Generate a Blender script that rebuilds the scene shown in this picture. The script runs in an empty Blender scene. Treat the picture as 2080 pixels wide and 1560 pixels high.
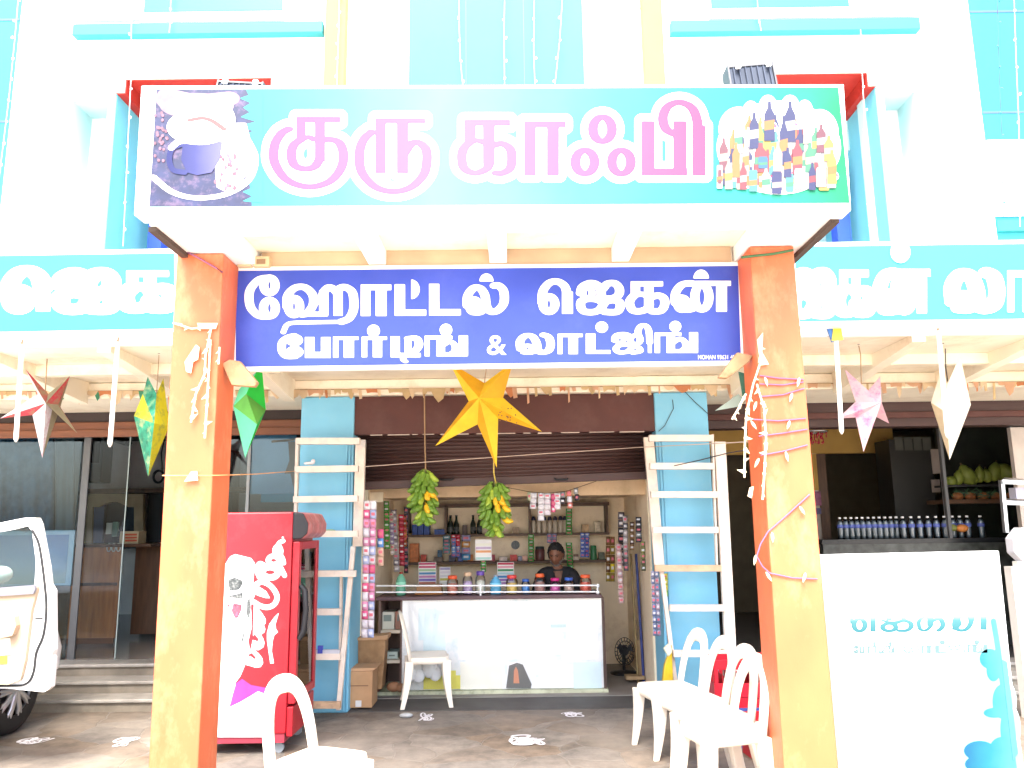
import bpy, bmesh, math, random
import numpy as np
from mathutils import Vector, Matrix
C = bpy.context.scene
COL = C.collection
random.seed(7)
R = math.radians

# ---------------------------------------------------------------- camera, world, sun, exposure
F, CX, CY = 1600.0, 1040.0, 780.0          # the photo is 2080 x 1560
PITCH, ROLL, H = R(10.0), R(0.75), 1.6
cam = bpy.data.cameras.new('camera')
cam.sensor_width = 36.0
cam.lens = F / 2080.0 * 36.0
cam.clip_end = 1000
camo = bpy.data.objects.new('camera', cam)
COL.objects.link(camo)
camo.matrix_world = Matrix.Translation((0, 0, H)) @ Matrix.Rotation(math.pi/2 + PITCH, 4, 'X') @ Matrix.Rotation(-ROLL, 4, 'Z')
C.camera = camo

SUN_EL = 60.0
SUN_AZ = 8.0                                # degrees the sun stands to the left of straight behind the camera
w = bpy.data.worlds.new('World'); C.world = w; w.use_nodes = True
nt = w.node_tree
sky = nt.nodes.new('ShaderNodeTexSky'); sky.sky_type = 'NISHITA'; sky.sun_disc = False
sky.sun_elevation = R(SUN_EL); sky.sun_rotation = R(180 + SUN_AZ)
sky.air_density = 1.0; sky.dust_density = 4.0; sky.ozone_density = 1.0
bg = nt.nodes['Background']; bg.inputs[1].default_value = 0.13
nt.links.new(sky.outputs[0], bg.inputs[0])
sl = bpy.data.lights.new('sun', 'SUN'); sl.energy = 1.6; sl.angle = R(32); sl.color = (1.0, 0.95, 0.88)
so = bpy.data.objects.new('sun', sl); COL.objects.link(so)
so.rotation_euler = (R(90 - SUN_EL), 0, -R(SUN_AZ)); so.location = (0, -10, 12)
C.view_settings.view_transform = 'Standard'; C.view_settings.look = 'None'
C.view_settings.exposure = 2.95; C.view_settings.gamma = 1.0
C.cycles.max_bounces = 8; C.cycles.diffuse_bounces = 5

# ---------------------------------------------------------------- photo pixel -> real place at a given depth
CP, SP, CR, SR = math.cos(PITCH), math.sin(PITCH), math.cos(ROLL), math.sin(ROLL)
def ray(px, py):
    u = (px - CX) / F; v = (CY - py) / F
    u, v = u*CR + v*SR, -u*SR + v*CR
    return (u, CP - v*SP, SP + v*CP)
def U(px, py, Y):
    d = ray(px, py); t = Y / d[1]
    return Vector((d[0]*t, Y, H + d[2]*t))
def G(px, py, z=0.0):
    d = ray(px, py); t = (z - H) / d[2]
    return Vector((d[0]*t, d[1]*t, z))
def ux(px, py, Y): return U(px, py, Y).x
def uz(px, py, Y): return U(px, py, Y).z
def pxm(Y): return Y / F                     # metres one photo pixel covers at depth Y (roughly)

# ---------------------------------------------------------------- mesh helpers
class MB:
    def __init__(s): s.v = []; s.f = []; s.m = []; s.sm = []
    def add(s, vs, fs, m=0, smooth=False):
        o = len(s.v); s.v += [tuple(v) for v in vs]
        for f in fs: s.f.append([i + o for i in f]); s.m.append(m); s.sm.append(smooth)
        return s
    def box(s, x0, x1, y0, y1, z0, z1, m=0):
        x0, x1 = min(x0, x1), max(x0, x1); y0, y1 = min(y0, y1), max(y0, y1); z0, z1 = min(z0, z1), max(z0, z1)
        return s.add([(x0,y0,z0),(x1,y0,z0),(x1,y1,z0),(x0,y1,z0),(x0,y0,z1),(x1,y0,z1),(x1,y1,z1),(x0,y1,z1)],
              [(0,3,2,1),(4,5,6,7),(0,1,5,4),(1,2,6,5),(2,3,7,6),(3,0,4,7)], m)
    def fbox(s, px0, py0, px1, py1, Y, d, m=0):          # front face over photo pixels at depth Y, going d back
        xm, ym = (px0+px1)/2, (py0+py1)/2
        return s.box(ux(px0, ym, Y), ux(px1, ym, Y), Y, Y+d, uz(xm, py0, Y), uz(xm, py1, Y), m)
    def prism(s, pts, y0, y1, m=0):                      # polygon of (x,z), extruded along y
        n = len(pts)
        a = sum(pts[i][0]*pts[(i+1) % n][1] - pts[(i+1) % n][0]*pts[i][1] for i in range(n))
        if a < 0: pts = pts[::-1]
        vs = [(p[0], y0, p[1]) for p in pts] + [(p[0], y1, p[1]) for p in pts]
        fs = [tuple(range(n)), tuple(range(2*n-1, n-1, -1))]
        fs += [(i, i+n, (i+1) % n + n, (i+1) % n) for i in range(n)]
        return s.add(vs, fs, m)
    def fprism(s, pts, Y, d, m=0):
        q = [U(p[0], p[1], Y) for p in pts]
        return s.prism([(p.x, p.z) for p in q], Y, Y+d, m)
    def tube(s, pts, r, n=8, m=0, cap=True, flat=None):
        pts = [Vector(p) for p in pts]; k = len(pts)
        rs = r if isinstance(r, (list, tuple)) else [r]*k
        vs = []; up = Vector((0, 0, 1))
        prev = None
        for i, p in enumerate(pts):
            t = (pts[min(i+1, k-1)] - pts[max(i-1, 0)])
            if t.length < 1e-9: t = Vector((0, 0, 1))
            t.normalize()
            if prev is None:
                a = up if abs(t.z) < 0.9 else Vector((1, 0, 0))
                nx = t.cross(a).normalized()
            else:
                nx = (prev - t*prev.dot(t)).normalized()
            prev = nx; ny = t.cross(nx)
            for j in range(n):
                an = 2*math.pi*j/n
                vs.append(p + (nx*math.cos(an) + ny*math.sin(an)*(flat or 1))*rs[i])
        fs = []
        for i in range(k-1):
            for j in range(n):
                fs.append((i*n+j, i*n+(j+1) % n, (i+1)*n+(j+1) % n, (i+1)*n+j))
        s.add(vs, fs, m, True)
        if cap:
            s.add(vs[:n], [tuple(range(n-1, -1, -1))], m); s.add(vs[-n:], [tuple(range(n))], m)
        return s
    def lathe(s, prof, c=(0, 0, 0), n=16, m=0, smooth=True):  # (r, z) profile
        vs = []
        for r, z in prof:
            for j in range(n):
                a = 2*math.pi*j/n
                vs.append((c[0]+r*math.cos(a), c[1]+r*math.sin(a), c[2]+z))
        fs = []
        for i in range(len(prof)-1):
            for j in range(n):
                fs.append((i*n+j, i*n+(j+1) % n, (i+1)*n+(j+1) % n, (i+1)*n+j))
        fs.append(tuple(range(n-1, -1, -1))); fs.append(tuple((len(prof)-1)*n+j for j in range(n)))
        return s.add(vs, fs, m, smooth)
    def ball(s, c, r, n=10, k=7, m=0):
        rx, ry, rz = r if isinstance(r, (list, tuple)) else (r, r, r)
        vs = []
        for i in range(k+1):
            t = math.pi*i/k
            for j in range(n):
                a = 2*math.pi*j/n
                vs.append((c[0]+rx*math.sin(t)*math.cos(a), c[1]+ry*math.sin(t)*math.sin(a), c[2]-rz*math.cos(t)))
        fs = [(i*n+j, i*n+(j+1) % n, (i+1)*n+(j+1) % n, (i+1)*n+j) for i in range(k) for j in range(n)]
        return s.add(vs, fs, m, True)
    def grid(s, P, m=0, smooth=True):                   # P[i][j] points
        a, b = len(P), len(P[0])
        vs = [p for row in P for p in row]
        return s.add(vs, [(i*b+j, i*b+j+1, (i+1)*b+j+1, (i+1)*b+j) for i in range(a-1) for j in range(b-1)], m, smooth)
    def xform(s, M):
        s.v = [tuple(M @ Vector(v)) for v in s.v]; return s
    def mesh(s, name, mats):
        me = bpy.data.meshes.new(name)
        me.from_pydata(s.v, [], s.f)
        for m in (mats if isinstance(mats, (list, tuple)) else [mats]): me.materials.append(m)
        me.polygons.foreach_set('material_index', s.m)
        me.polygons.foreach_set('use_smooth', s.sm)
        me.update()
        return me

def link(name, me, parent=None, bevel=0, seg=2, solid=0, sub=0):
    o = bpy.data.objects.new(name, me); COL.objects.link(o)
    if parent is not None:
        o.parent = parent
        o.matrix_parent_inverse = world_of(parent).inverted()
    if solid:
        md = o.modifiers.new('thick', 'SOLIDIFY'); md.thickness = solid; md.offset = 0
    if sub:
        md = o.modifiers.new('sub', 'SUBSURF'); md.levels = md.render_levels = sub
    if bevel:
        md = o.modifiers.new('bevel', 'BEVEL'); md.width = bevel; md.segments = seg; md.limit_method = 'ANGLE'; md.angle_limit = R(40)
    return o
def world_of(o):
    M = o.matrix_basis.copy()
    if o.parent is not None: M = world_of(o.parent) @ o.matrix_parent_inverse @ M
    return M
def part(name, mb, mats, parent, label=None, **k):
    o = link(name, mb.mesh(name, mats), parent, **k)
    if label: o['label'] = label
    return o
def tag(o, label, cat, group=None, kind=None):
    o['label'] = label; o['category'] = cat
    if group: o['group'] = group
    if kind: o['kind'] = kind
    return o
def solo(name, mb, mats, label, cat, group=None, **k):
    return tag(link(name, mb.mesh(name, mats), None, **k), label, cat, group)
def thing(name, label, cat, loc=(0, 0, 0), group=None):
    o = bpy.data.objects.new(name, None); COL.objects.link(o); o.location = loc
    o.empty_display_size = .1
    return tag(o, label, cat, group)
def struct(name, mb, mats, **k):
    o = link(name, mb.mesh(name, mats), None, **k); o['kind'] = 'structure'; return o
def kids(o): return [c for c in bpy.data.objects if c.parent == o]
def dup(root, loc=None, rotz=None, label=None, group=None, scale=None):
    r = root.copy(); COL.objects.link(r)
    if loc is not None: r.location = loc
    if rotz is not None: r.rotation_euler = (0, 0, rotz)
    if scale is not None: r.scale = scale if isinstance(scale, (list, tuple)) else (scale,)*3
    if label: r['label'] = label
    if group: r['group'] = group
    for ch in kids(root):
        c = ch.copy(); COL.objects.link(c); c.parent = r; c.matrix_parent_inverse = ch.matrix_parent_inverse.copy()
        for g in kids(ch):
            d = g.copy(); COL.objects.link(d); d.parent = c; d.matrix_parent_inverse = g.matrix_parent_inverse.copy()
    return r

# ---------------------------------------------------------------- materials
MATS = {}
def mk(name, col, rough=.6, var=.12, scale=6.0, spec=.4, metal=0.0, bump=0.0, bscale=60., coat=0.0, emis=0.0, dirt=None, dscale=2.0, damt=.5, trans=0.0, stretch=None):
    if name in MATS: return MATS[name]
    m = bpy.data.materials.new(name); m.use_nodes = True; t = m.node_tree; N = t.nodes; L = t.links
    b = N['Principled BSDF']
    b.inputs['Roughness'].default_value = rough; b.inputs['Metallic'].default_value = metal
    b.inputs['Specular IOR Level'].default_value = spec
    b.inputs['Coat Weight'].default_value = coat
    if trans: b.inputs['Transmission Weight'].default_value = trans
    tc = N.new('ShaderNodeTexCoord'); co = tc.outputs['Object']
    if stretch:
        mp = N.new('ShaderNodeMapping'); mp.inputs['Scale'].default_value = stretch; L.new(co, mp.inputs[0]); co = mp.outputs[0]
    no = N.new('ShaderNodeTexNoise'); no.inputs['Scale'].default_value = scale; no.inputs['Detail'].default_value = 5
    L.new(co, no.inputs['Vector'])
    rp = N.new('ShaderNodeValToRGB'); rp.color_ramp.elements[0].position = .3; rp.color_ramp.elements[1].position = .7
    c0 = [max(0, c*(1-var)) for c in col]; c1 = [min(1, c*(1+var)) for c in col]
    rp.color_ramp.elements[0].color = (*c0, 1); rp.color_ramp.elements[1].color = (*c1, 1)
    L.new(no.outputs['Fac'], rp.inputs[0]); out = rp.outputs[0]
    if dirt:
        n2 = N.new('ShaderNodeTexNoise'); n2.inputs['Scale'].default_value = dscale; n2.inputs['Detail'].default_value = 8; n2.inputs['Roughness'].default_value = .7
        L.new(co, n2.inputs['Vector'])
        r2 = N.new('ShaderNodeValToRGB'); r2.color_ramp.elements[0].position = .5; r2.color_ramp.elements[1].position = .72
        r2.color_ramp.elements[0].color = (0, 0, 0, 1); r2.color_ramp.elements[1].color = (damt, damt, damt, 1)
        L.new(n2.outputs['Fac'], r2.inputs[0])
        mx = N.new('ShaderNodeMix'); mx.data_type = 'RGBA'
        L.new(r2.outputs[0], mx.inputs[0]); L.new(out, mx.inputs[6]); mx.inputs[7].default_value = (*dirt, 1); out = mx.outputs[2]
    L.new(out, b.inputs['Base Color'])
    if emis:
        L.new(out, b.inputs['Emission Color']); b.inputs['Emission Strength'].default_value = emis
    if bump:
        nb = N.new('ShaderNodeTexNoise'); nb.inputs['Scale'].default_value = bscale; nb.inputs['Detail'].default_value = 4
        L.new(co, nb.inputs['Vector'])
        bp = N.new('ShaderNodeBump'); bp.inputs['Strength'].default_value = bump; bp.inputs['Distance'].default_value = .01
        L.new(nb.outputs['Fac'], bp.inputs['Height']); L.new(bp.outputs[0], b.inputs['Normal'])
    MATS[name] = m
    return m
def pane(name, tint=(.8, .9, .92), refl=1.0, clear=.85):
    if name in MATS: return MATS[name]
    m = bpy.data.materials.new(name); m.use_nodes = True; t = m.node_tree; N = t.nodes; L = t.links
    N.remove(N['Principled BSDF'])
    tr = N.new('ShaderNodeBsdfTransparent'); tr.inputs[0].default_value = (*[c*clear for c in tint], 1)
    gl = N.new('ShaderNodeBsdfGlossy'); gl.inputs['Roughness'].default_value = .02
    fr = N.new('ShaderNodeFresnel'); fr.inputs['IOR'].default_value = 1.5
    mu = N.new('ShaderNodeMath'); mu.operation = 'MULTIPLY'; mu.inputs[1].default_value = refl; mu.use_clamp = True
    L.new(fr.outputs[0], mu.inputs[0])
    mx = N.new('ShaderNodeMixShader'); L.new(mu.outputs[0], mx.inputs[0]); L.new(tr.outputs[0], mx.inputs[1]); L.new(gl.outputs[0], mx.inputs[2])
    L.new(mx.outputs[0], N['Material Output'].inputs[0])
    MATS[name] = m
    return m
def ramp(name, stops, axis, lo, hi, rough=.5, noise=.0, nscale=5., coat=0, interp='LINEAR'):   # colour gradient along a world axis
    m = bpy.data.materials.new(name); m.use_nodes = True; t = m.node_tree; N = t.nodes; L = t.links
    b = N['Principled BSDF']; b.inputs['Roughness'].default_value = rough; b.inputs['Coat Weight'].default_value = coat; b.inputs['Specular IOR Level'].default_value = .15
    tc = N.new('ShaderNodeTexCoord'); sp = N.new('ShaderNodeSeparateXYZ'); L.new(tc.outputs['Object'], sp.inputs[0])
    mr = N.new('ShaderNodeMapRange'); mr.inputs[1].default_value = lo; mr.inputs[2].default_value = hi
    L.new(sp.outputs['XYZ'.index(axis)], mr.inputs[0])
    v = mr.outputs[0]
    if noise:
        no = N.new('ShaderNodeTexNoise'); no.inputs['Scale'].default_value = nscale; no.inputs['Detail'].default_value = 4
        L.new(tc.outputs['Object'], no.inputs['Vector'])
        a = N.new('ShaderNodeMath'); a.operation = 'MULTIPLY_ADD'; L.new(no.outputs['Fac'], a.inputs[0]); a.inputs[1].default_value = noise
        s2 = N.new('ShaderNodeMath'); s2.operation = 'SUBTRACT'; L.new(v, s2.inputs[0]); s2.inputs[1].default_value = noise/2
        L.new(s2.outputs[0], a.inputs[2]); v = a.outputs[0]
    rp = N.new('ShaderNodeValToRGB'); rp.color_ramp.interpolation = interp
    e = rp.color_ramp.elements
    while len(e) < len(stops): e.new(.5)
    for i, (p, c) in enumerate(stops): e[i].position = p; e[i].color = (*c, 1)
    L.new(v, rp.inputs[0]); L.new(rp.outputs[0], b.inputs['Base Color'])
    MATS[name] = m
    return m
def plain(name, col, rough=.5, **k): return mk(name, col, rough, var=k.pop('var', .06), **k)

white_paint = mk('white_paint', (.80, .80, .78), .7, .03, 2, dirt=(.62, .60, .55), dscale=1.2, damt=.35, bump=.05)
cream_paint = mk('cream_paint', (.84, .76, .60), .7, .05, 2, dirt=(.52, .38, .22), dscale=2.5, damt=.5, bump=.06)
cyan_paint = mk('cyan_paint', (.020, .25, .29), .6, .06, 2, dirt=(.032, .29, .32), dscale=.8, damt=.4, bump=.03)
cyan_tile = mk('cyan_tile', (.019, .24, .29), .35, .05, 30, bump=.03)
recess_cyan = mk('recess_cyan', (.13, .42, .53), .6, .05, 2)
pale_cyan = mk('pale_cyan_paint', (.42, .62, .64), .7, .04, 2)
blue_line = plain('blue_line', (.05, .10, .45))
royal_blue = mk('royal_blue_paint', (.01, .05, .5), .5)
red_paint = mk('red_paint', (.36, .02, .012), .6, .1, 3)
yellow_wash = mk('yellow_wash', (.34, .215, .06), .7, .05, 3)
orange_paint = mk('orange_paint', (.54, .120, .045), .5, .14, 2.2, dirt=(.60, .29, .15), dscale=3.4, damt=.5, bump=.05, stretch=(1.6, 1.6, .8))
col_blue = mk('column_blue_paint', (.175, .46, .63), .55, .06, 2, dirt=(.27, .50, .60), dscale=3, damt=.4, bump=.05)
brown_paint = mk('brown_paint', (.075, .022, .016), .6, .12, 4, dirt=(.11, .05, .04), dscale=3, damt=.5)
brown_metal = mk('brown_metal', (.052, .022, .018), .5, .15, 3, dirt=(.10, .06, .05), dscale=4, damt=.5, stretch=(.3, 1, 4))
raw_wood = mk('raw_wood', (.55, .36, .22), .75, .18, 9, dirt=(.30, .20, .14), dscale=7, damt=.7, bump=.15, stretch=(1, 1, 1))
pale_wood = mk('whitewashed_wood', (.74, .62, .52), .75, .10, 9, dirt=(.32, .40, .44), dscale=4, damt=.6, bump=.12)
dark_wood = mk('dark_wood', (.10, .045, .02), .5, .3, 6, stretch=(4, 4, .6))
veneer = mk('veneer', (.40, .15, .05), .35, .25, 5, stretch=(5, 5, .5))
trim_wood = mk('trim_wood', (.16, .05, .018), .45, .2, 5, stretch=(.5, 4, 6))
black = plain('black_paint', (.012, .012, .014), .5)
dark_grey = plain('dark_grey', (.04, .04, .045), .5)
grey = plain('grey_paint', (.25, .27, .28), .5)
shop_wall = mk('shop_wall', (.90, .75, .54), .75, .05, 3, dirt=(.42, .28, .16), dscale=3, damt=.5)
steel = plain('steel', (.55, .56, .57), .3, metal=.9)
white_plastic = mk('white_plastic', (.80, .72, .60), .38, .03, 4, spec=.5, dirt=(.62, .48, .34), dscale=5, damt=.3)
white_gloss = plain('white_gloss', (.82, .82, .82), .25)
vinyl_white = plain('vinyl_white', (.82, .82, .80), .45)
card = mk('cardboard', (.42, .24, .12), .8, .1, 8)
clear = pane('clear_plastic', (.92, .94, .95), 1.2, .9)
twine = plain('twine', (.32, .2, .1), .8)
wire_dark = plain('dark_wire', (.03, .02, .02), .6)
# ================================================================ SETTING: ground
def ground_mat():
    m = bpy.data.materials.new('stone_paving'); m.use_nodes = True; t = m.node_tree; N = t.nodes; L = t.links
    b = N['Principled BSDF']; b.inputs['Roughness'].default_value = .75; b.inputs['Specular IOR Level'].default_value = .3
    tc = N.new('ShaderNodeTexCoord')
    wn = N.new('ShaderNodeTexNoise'); wn.inputs['Scale'].default_value = 2.5; L.new(tc.outputs['Object'], wn.inputs['Vector'])
    ad = N.new('ShaderNodeMixRGB'); ad.blend_type = 'ADD'; ad.inputs[0].default_value = .25
    L.new(tc.outputs['Object'], ad.inputs[1]); L.new(wn.outputs['Color'], ad.inputs[2])
    v1 = N.new('ShaderNodeTexVoronoi'); v1.feature = 'DISTANCE_TO_EDGE'; v1.inputs['Scale'].default_value = 2.4; L.new(ad.outputs[0], v1.inputs['Vector'])
    v2 = N.new('ShaderNodeTexVoronoi'); v2.feature = 'F1'; v2.inputs['Scale'].default_value = 2.4; L.new(ad.outputs[0], v2.inputs['Vector'])
    r1 = N.new('ShaderNodeValToRGB'); e = r1.color_ramp.elements
    e[0].color = (.125, .108, .09, 1); e[1].color = (.205, .18, .152, 1)
    e2 = e.new(.45); e2.color = (.17, .13, .095, 1); e3 = e.new(.7); e3.color = (.14, .128, .115, 1)
    sx = N.new('ShaderNodeSeparateXYZ'); L.new(v2.outputs['Color'], sx.inputs[0]); L.new(sx.outputs[0], r1.inputs[0])
    n2 = N.new('ShaderNodeTexNoise'); n2.inputs['Scale'].default_value = 7; n2.inputs['Detail'].default_value = 9; n2.inputs['Roughness'].default_value = .7; L.new(tc.outputs['Object'], n2.inputs['Vector'])
    r2 = N.new('ShaderNodeValToRGB'); r2.color_ramp.elements[0].position = .3; r2.color_ramp.elements[0].color = (.5, .5, .5, 1); r2.color_ramp.elements[1].position = .75; r2.color_ramp.elements[1].color = (1.35, 1.3, 1.25, 1)
    L.new(n2.outputs['Fac'], r2.inputs[0])
    mu = N.new('ShaderNodeMixRGB'); mu.blend_type = 'MULTIPLY'; mu.inputs[0].default_value = 1; L.new(r1.outputs[0], mu.inputs[1]); L.new(r2.outputs[0], mu.inputs[2])
    r3 = N.new('ShaderNodeValToRGB'); r3.color_ramp.elements[0].position = 0; r3.color_ramp.elements[1].position = .02
    L.new(v1.outputs['Distance'], r3.inputs[0])
    mx = N.new('ShaderNodeMixRGB'); L.new(r3.outputs[0], mx.inputs[0]); mx.inputs[1].default_value = (.15, .132, .112, 1); L.new(mu.outputs[0], mx.inputs[2])
    # swept dust, big soft patches of the stone's own colour
    n3 = N.new('ShaderNodeTexNoise'); n3.inputs['Scale'].default_value = .9; n3.inputs['Detail'].default_value = 6; L.new(tc.outputs['Object'], n3.inputs['Vector'])
    r4 = N.new('ShaderNodeValToRGB'); r4.color_ramp.elements[0].position = .42; r4.color_ramp.elements[0].color = (0, 0, 0, 1); r4.color_ramp.elements[1].position = .7; r4.color_ramp.elements[1].color = (.6, .6, .6, 1)
    L.new(n3.outputs['Fac'], r4.inputs[0])
    m2 = N.new('ShaderNodeMixRGB'); L.new(r4.outputs[0], m2.inputs[0]); L.new(mx.outputs[0], m2.inputs[1]); m2.inputs[2].default_value = (.29, .255, .215, 1)
    L.new(m2.outputs[0], b.inputs['Base Color'])
    bp = N.new('ShaderNodeBump'); bp.inputs['Strength'].default_value = .4; bp.inputs['Distance'].default_value = .01
    L.new(r3.outputs[0], bp.inputs['Height']); L.new(bp.outputs[0], b.inputs['Normal'])
    return m
GY = 3.2
g = MB().box(-9, 9, GY, 14, -.3, 0.0)
struct('paved_ground', g, ground_mat())
road_m = mk('pale_concrete', (.55, .50, .43), .85, .12, 3, dirt=(.4, .35, .28), dscale=1.5, damt=.6, bump=.1)
struct('road', MB().box(-300, 300, -400, GY, -.3, -.012), road_m)
struct('terrain', MB().add([(-600, -600, -.32), (600, -600, -.32), (600, 600, -.32), (-600, 600, -.32)], [(0, 1, 2, 3)]), road_m)

# ================================================================ THE BUILDING
YF = 7.15        # facade plane
bld = thing('hotel_building', 'white and cyan hotel building with recessed balconies above the shops', 'building', (0, YF, 0))

# recess openings in the facade, in photo pixels of the front plane
def X(px, py=350, Y=YF): return ux(px, py, Y)
def Z(py, px=1040, Y=YF): return uz(px, py, Y)
zb = 3.0                                   # bottom of the upper facade (behind the canopies)
zt = Z(-260)
# left opening: x 225..(hidden) ; right one mirrored
lx0, lx1 = ux(222, 330, YF), ux(545, 300, YF)
rx0, rx1 = ux(1478, 300, YF), ux(1797, 330, YF)
lzt, lzh = uz(240, 187, YF), uz(400, 158, YF)
rzt, rzh = uz(1780, 173, YF), uz(1620, 148, YF)
lxs, rxs = ux(254, 172, YF), ux(1763, 160, YF)     # where the head steps up
nlx0, nlx1, nlz = ux(131, 350, YF), ux(225, 350, YF), uz(180, 200, YF)
nrx0, nrx1, nrz = ux(1790, 350, YF), ux(1880, 350, YF), uz(1835, 183, YF)
XL, XR = -7.5, 7.5
W = MB()
T = .25
tlx, trx = ux(25, 200, YF), ux(1990, 200, YF)      # edge of the tiled end bays
# vertical strips of wall round the openings (butted)
pw = .05                                           # pier between niche and balcony
ncl1 = lx0 - .05; ncr0 = rx1 + .05
W.box(tlx, nlx0, YF, YF+T, zb, zt)
W.box(nlx0, ncl1, YF, YF+T, nlz, zt)
W.box(ncl1, lx0, YF, YF+T, zb, zt)
W.box(lx0, lxs, YF, YF+T, lzt, zt)
W.box(lxs, lx1, YF, YF+T, lzh, zt)
W.box(lx1, rx0, YF, YF+T, zb, zt)
W.box(rx0, rxs, YF, YF+T, rzh, zt)
W.box(rxs, rx1, YF, YF+T, rzt, zt)
W.box(rx1, ncr0, YF, YF+T, zb, zt)
W.box(ncr0, nrx1, YF, YF+T, nrz, zt)
W.box(nrx1, trx, YF, YF+T, zb, zt)
part('facade_wall', W, white_paint, bld)
# tiled end bays
for x0, x1, ys, pxm_ in ((XL, tlx, (40, 247), 10), (trx, XR, (23, 228), 2040)):
    o = part('tiled_bay', MB().box(x0, x1, YF+.004, YF+T, zb, zt), cyan_tile, bld)
    j = MB()
    for y in ys:
        z = uz(pxm_, y, YF); j.box(x0+.01, x1-.01, YF-.001, YF+.002, z-.012, z+.012)
    part('tile_joint', j, blue_line, o)
part('cyan_band', MB().fbox(2028, 445, 2300, 467, YF-.03, .03), cyan_paint, bld)
part('tile_glare_sheet', MB().box(trx+.01, XR, YF-.012, YF+.003, uz(2040, 440, YF), uz(2040, 285, YF)), mk('tile_glare_white', (.6,.72,.73), .2, .1, 1.5), bld)  # added pale sheet: glare on the tiles painted as white
# recesses
def recess(x0, x1, xs, z0, z1, left):
    d = 1.25; Yb = YF+T+d
    a = MB()
    if left:
        a.box(x0, xs, YF+T, Yb, z0, z0+.1); a.box(xs, x1, YF+T, Yb, z1, z1+.1); a.box(xs-.03, xs, YF+T, Yb, z0+.1, z1)
        s = MB().box(x0-.1, x0, YF+T, Yb, zb, z0+.1); r = MB().box(x1, x1+.1, YF+T, Yb, zb, z1+.1)
    else:
        a.box(xs, x1, YF+T, Yb, z0, z0+.1); a.box(x0, xs, YF+T, Yb, z1, z1+.1); a.box(xs, xs+.03, YF+T, Yb, z0+.1, z1)
        s = MB().box(x1, x1+.1, YF+T, Yb, zb, z0+.1); r = MB().box(x0-.1, x0, YF+T, Yb, zb, z1+.1)
    part('balcony_ceiling', a, red_paint, bld); part('balcony_side_wall', s, recess_cyan, bld); part('balcony_side_wall', r, recess_cyan, bld)
    part('balcony_back_wall', MB().box(x0-.1, x1+.1, Yb, Yb+.1, zb, z1+.1), pale_cyan, bld)
    # reveals: head lining of the wall thickness painted red / cyan
    q = MB(); rv = MB()
    if left: q.box(x0+.002, xs, YF+.02, YF+T, z0-.012, z0); q.box(xs, x1, YF+.02, YF+T, z1-.012, z1); q.box(xs, xs+.012, YF+.004, YF+T, z0-.012, z1-.0125); rv.box(x0, x0+.012, YF+.02, YF+T, zb, z0-.012)
    else: q.box(xs, x1-.002, YF+.02, YF+T, z0-.012, z0); q.box(x0, xs, YF+.02, YF+T, z1-.012, z1); q.box(xs-.012, xs, YF+.004, YF+T, z0-.012, z1-.0125); rv.box(x1-.012, x1, YF+.02, YF+T, zb, z0-.012)
    part('balcony_head_lining', q, red_paint, bld); part('balcony_reveal', rv, recess_cyan, bld)
recess(lx0, lx1, lxs, lzt, lzh, True)
recess(rx0, rx1, rxs, rzt, rzh, False)
# shallow pale niches beside them
for x0, x1, zt_ in ((nlx0, ncl1, nlz), (ncr0, nrx1, nrz)):
    n = MB(); n.box(x0-.02, x1+.02, YF+T+.14, YF+T+.2, zb, zt_+.1)
    o = part('niche_back', n, white_paint, bld)
    c = MB(); c.box(x0, x1, YF+T, YF+T+.14, zt_, zt_+.1); c.box(x0-.08, x0, YF+T, YF+T+.14, zb, zt_+.1); c.box(x1, x1+.03, YF+T, YF+T+.14, zb, zt_)
    c.box(x0+.0005, x0+.012, YF+.006, YF+T, zb, zt_-.013); c.box(x1-.012, x1-.0005, YF+.006, YF+T, zb, zt_-.013); c.box(x0+.0005, x1-.0005, YF+.006, YF+T, zt_-.0125, zt_-.0005)
    part('niche_lining', c, pale_cyan, o)
# royal blue posts at the balcony fronts and a beam box
part('balcony_post', MB().box(ux(300, 485, YF+.6), ux(328, 485, YF+.6), YF+.6, YF+.75, zb, lzt-.6), royal_blue, bld)
part('balcony_post', MB().box(ux(1700, 460, YF+.6), ux(1728, 460, YF+.6), YF+.6, YF+.75, zb, lzt-.6), royal_blue, bld)
part('balcony_beam', MB().box(ux(1640, 265, YF+.7), ux(1742, 265, YF+.7), YF+.7, YF+.95, uz(1730, 305, YF+.7), uz(1730, 240, YF+.7)), pale_cyan, bld)
# centre cyan panel with thin joints
o = part('cyan_panel', MB().box(ux(832, 90, YF), ux(1184, 90, YF), YF-.04, YF, zb, zt), cyan_paint, bld)
j = MB()
for x in (947, 1064): j.box(ux(x, 90, YF)-.004, ux(x, 90, YF)+.004, YF-.042, YF-.039, zb+.5, zt-.02)
part('panel_joint', j, blue_line, o)
# yellow washed pilasters
for a, b in ((664, 706), (1303, 1344)):
    part('pilaster', MB().box(ux(a, 90, YF), ux(b, 90, YF), YF-.10, YF, zb, zt), yellow_wash, bld, bevel=.01)
# plaster grooves
for a, b, y in ((37, 147, 71), (710, 832, 17), (1184, 1300, 18), (1870, 1972, 60)):
    j = MB().box(ux(a, y, YF), ux(b, y, YF), YF-.003, YF+.003, uz((a+b)/2, y, YF)-.004, uz((a+b)/2, y, YF)+.004)
    part('plaster_groove', j, plain('groove', (.25, .32, .2)), bld)
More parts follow.
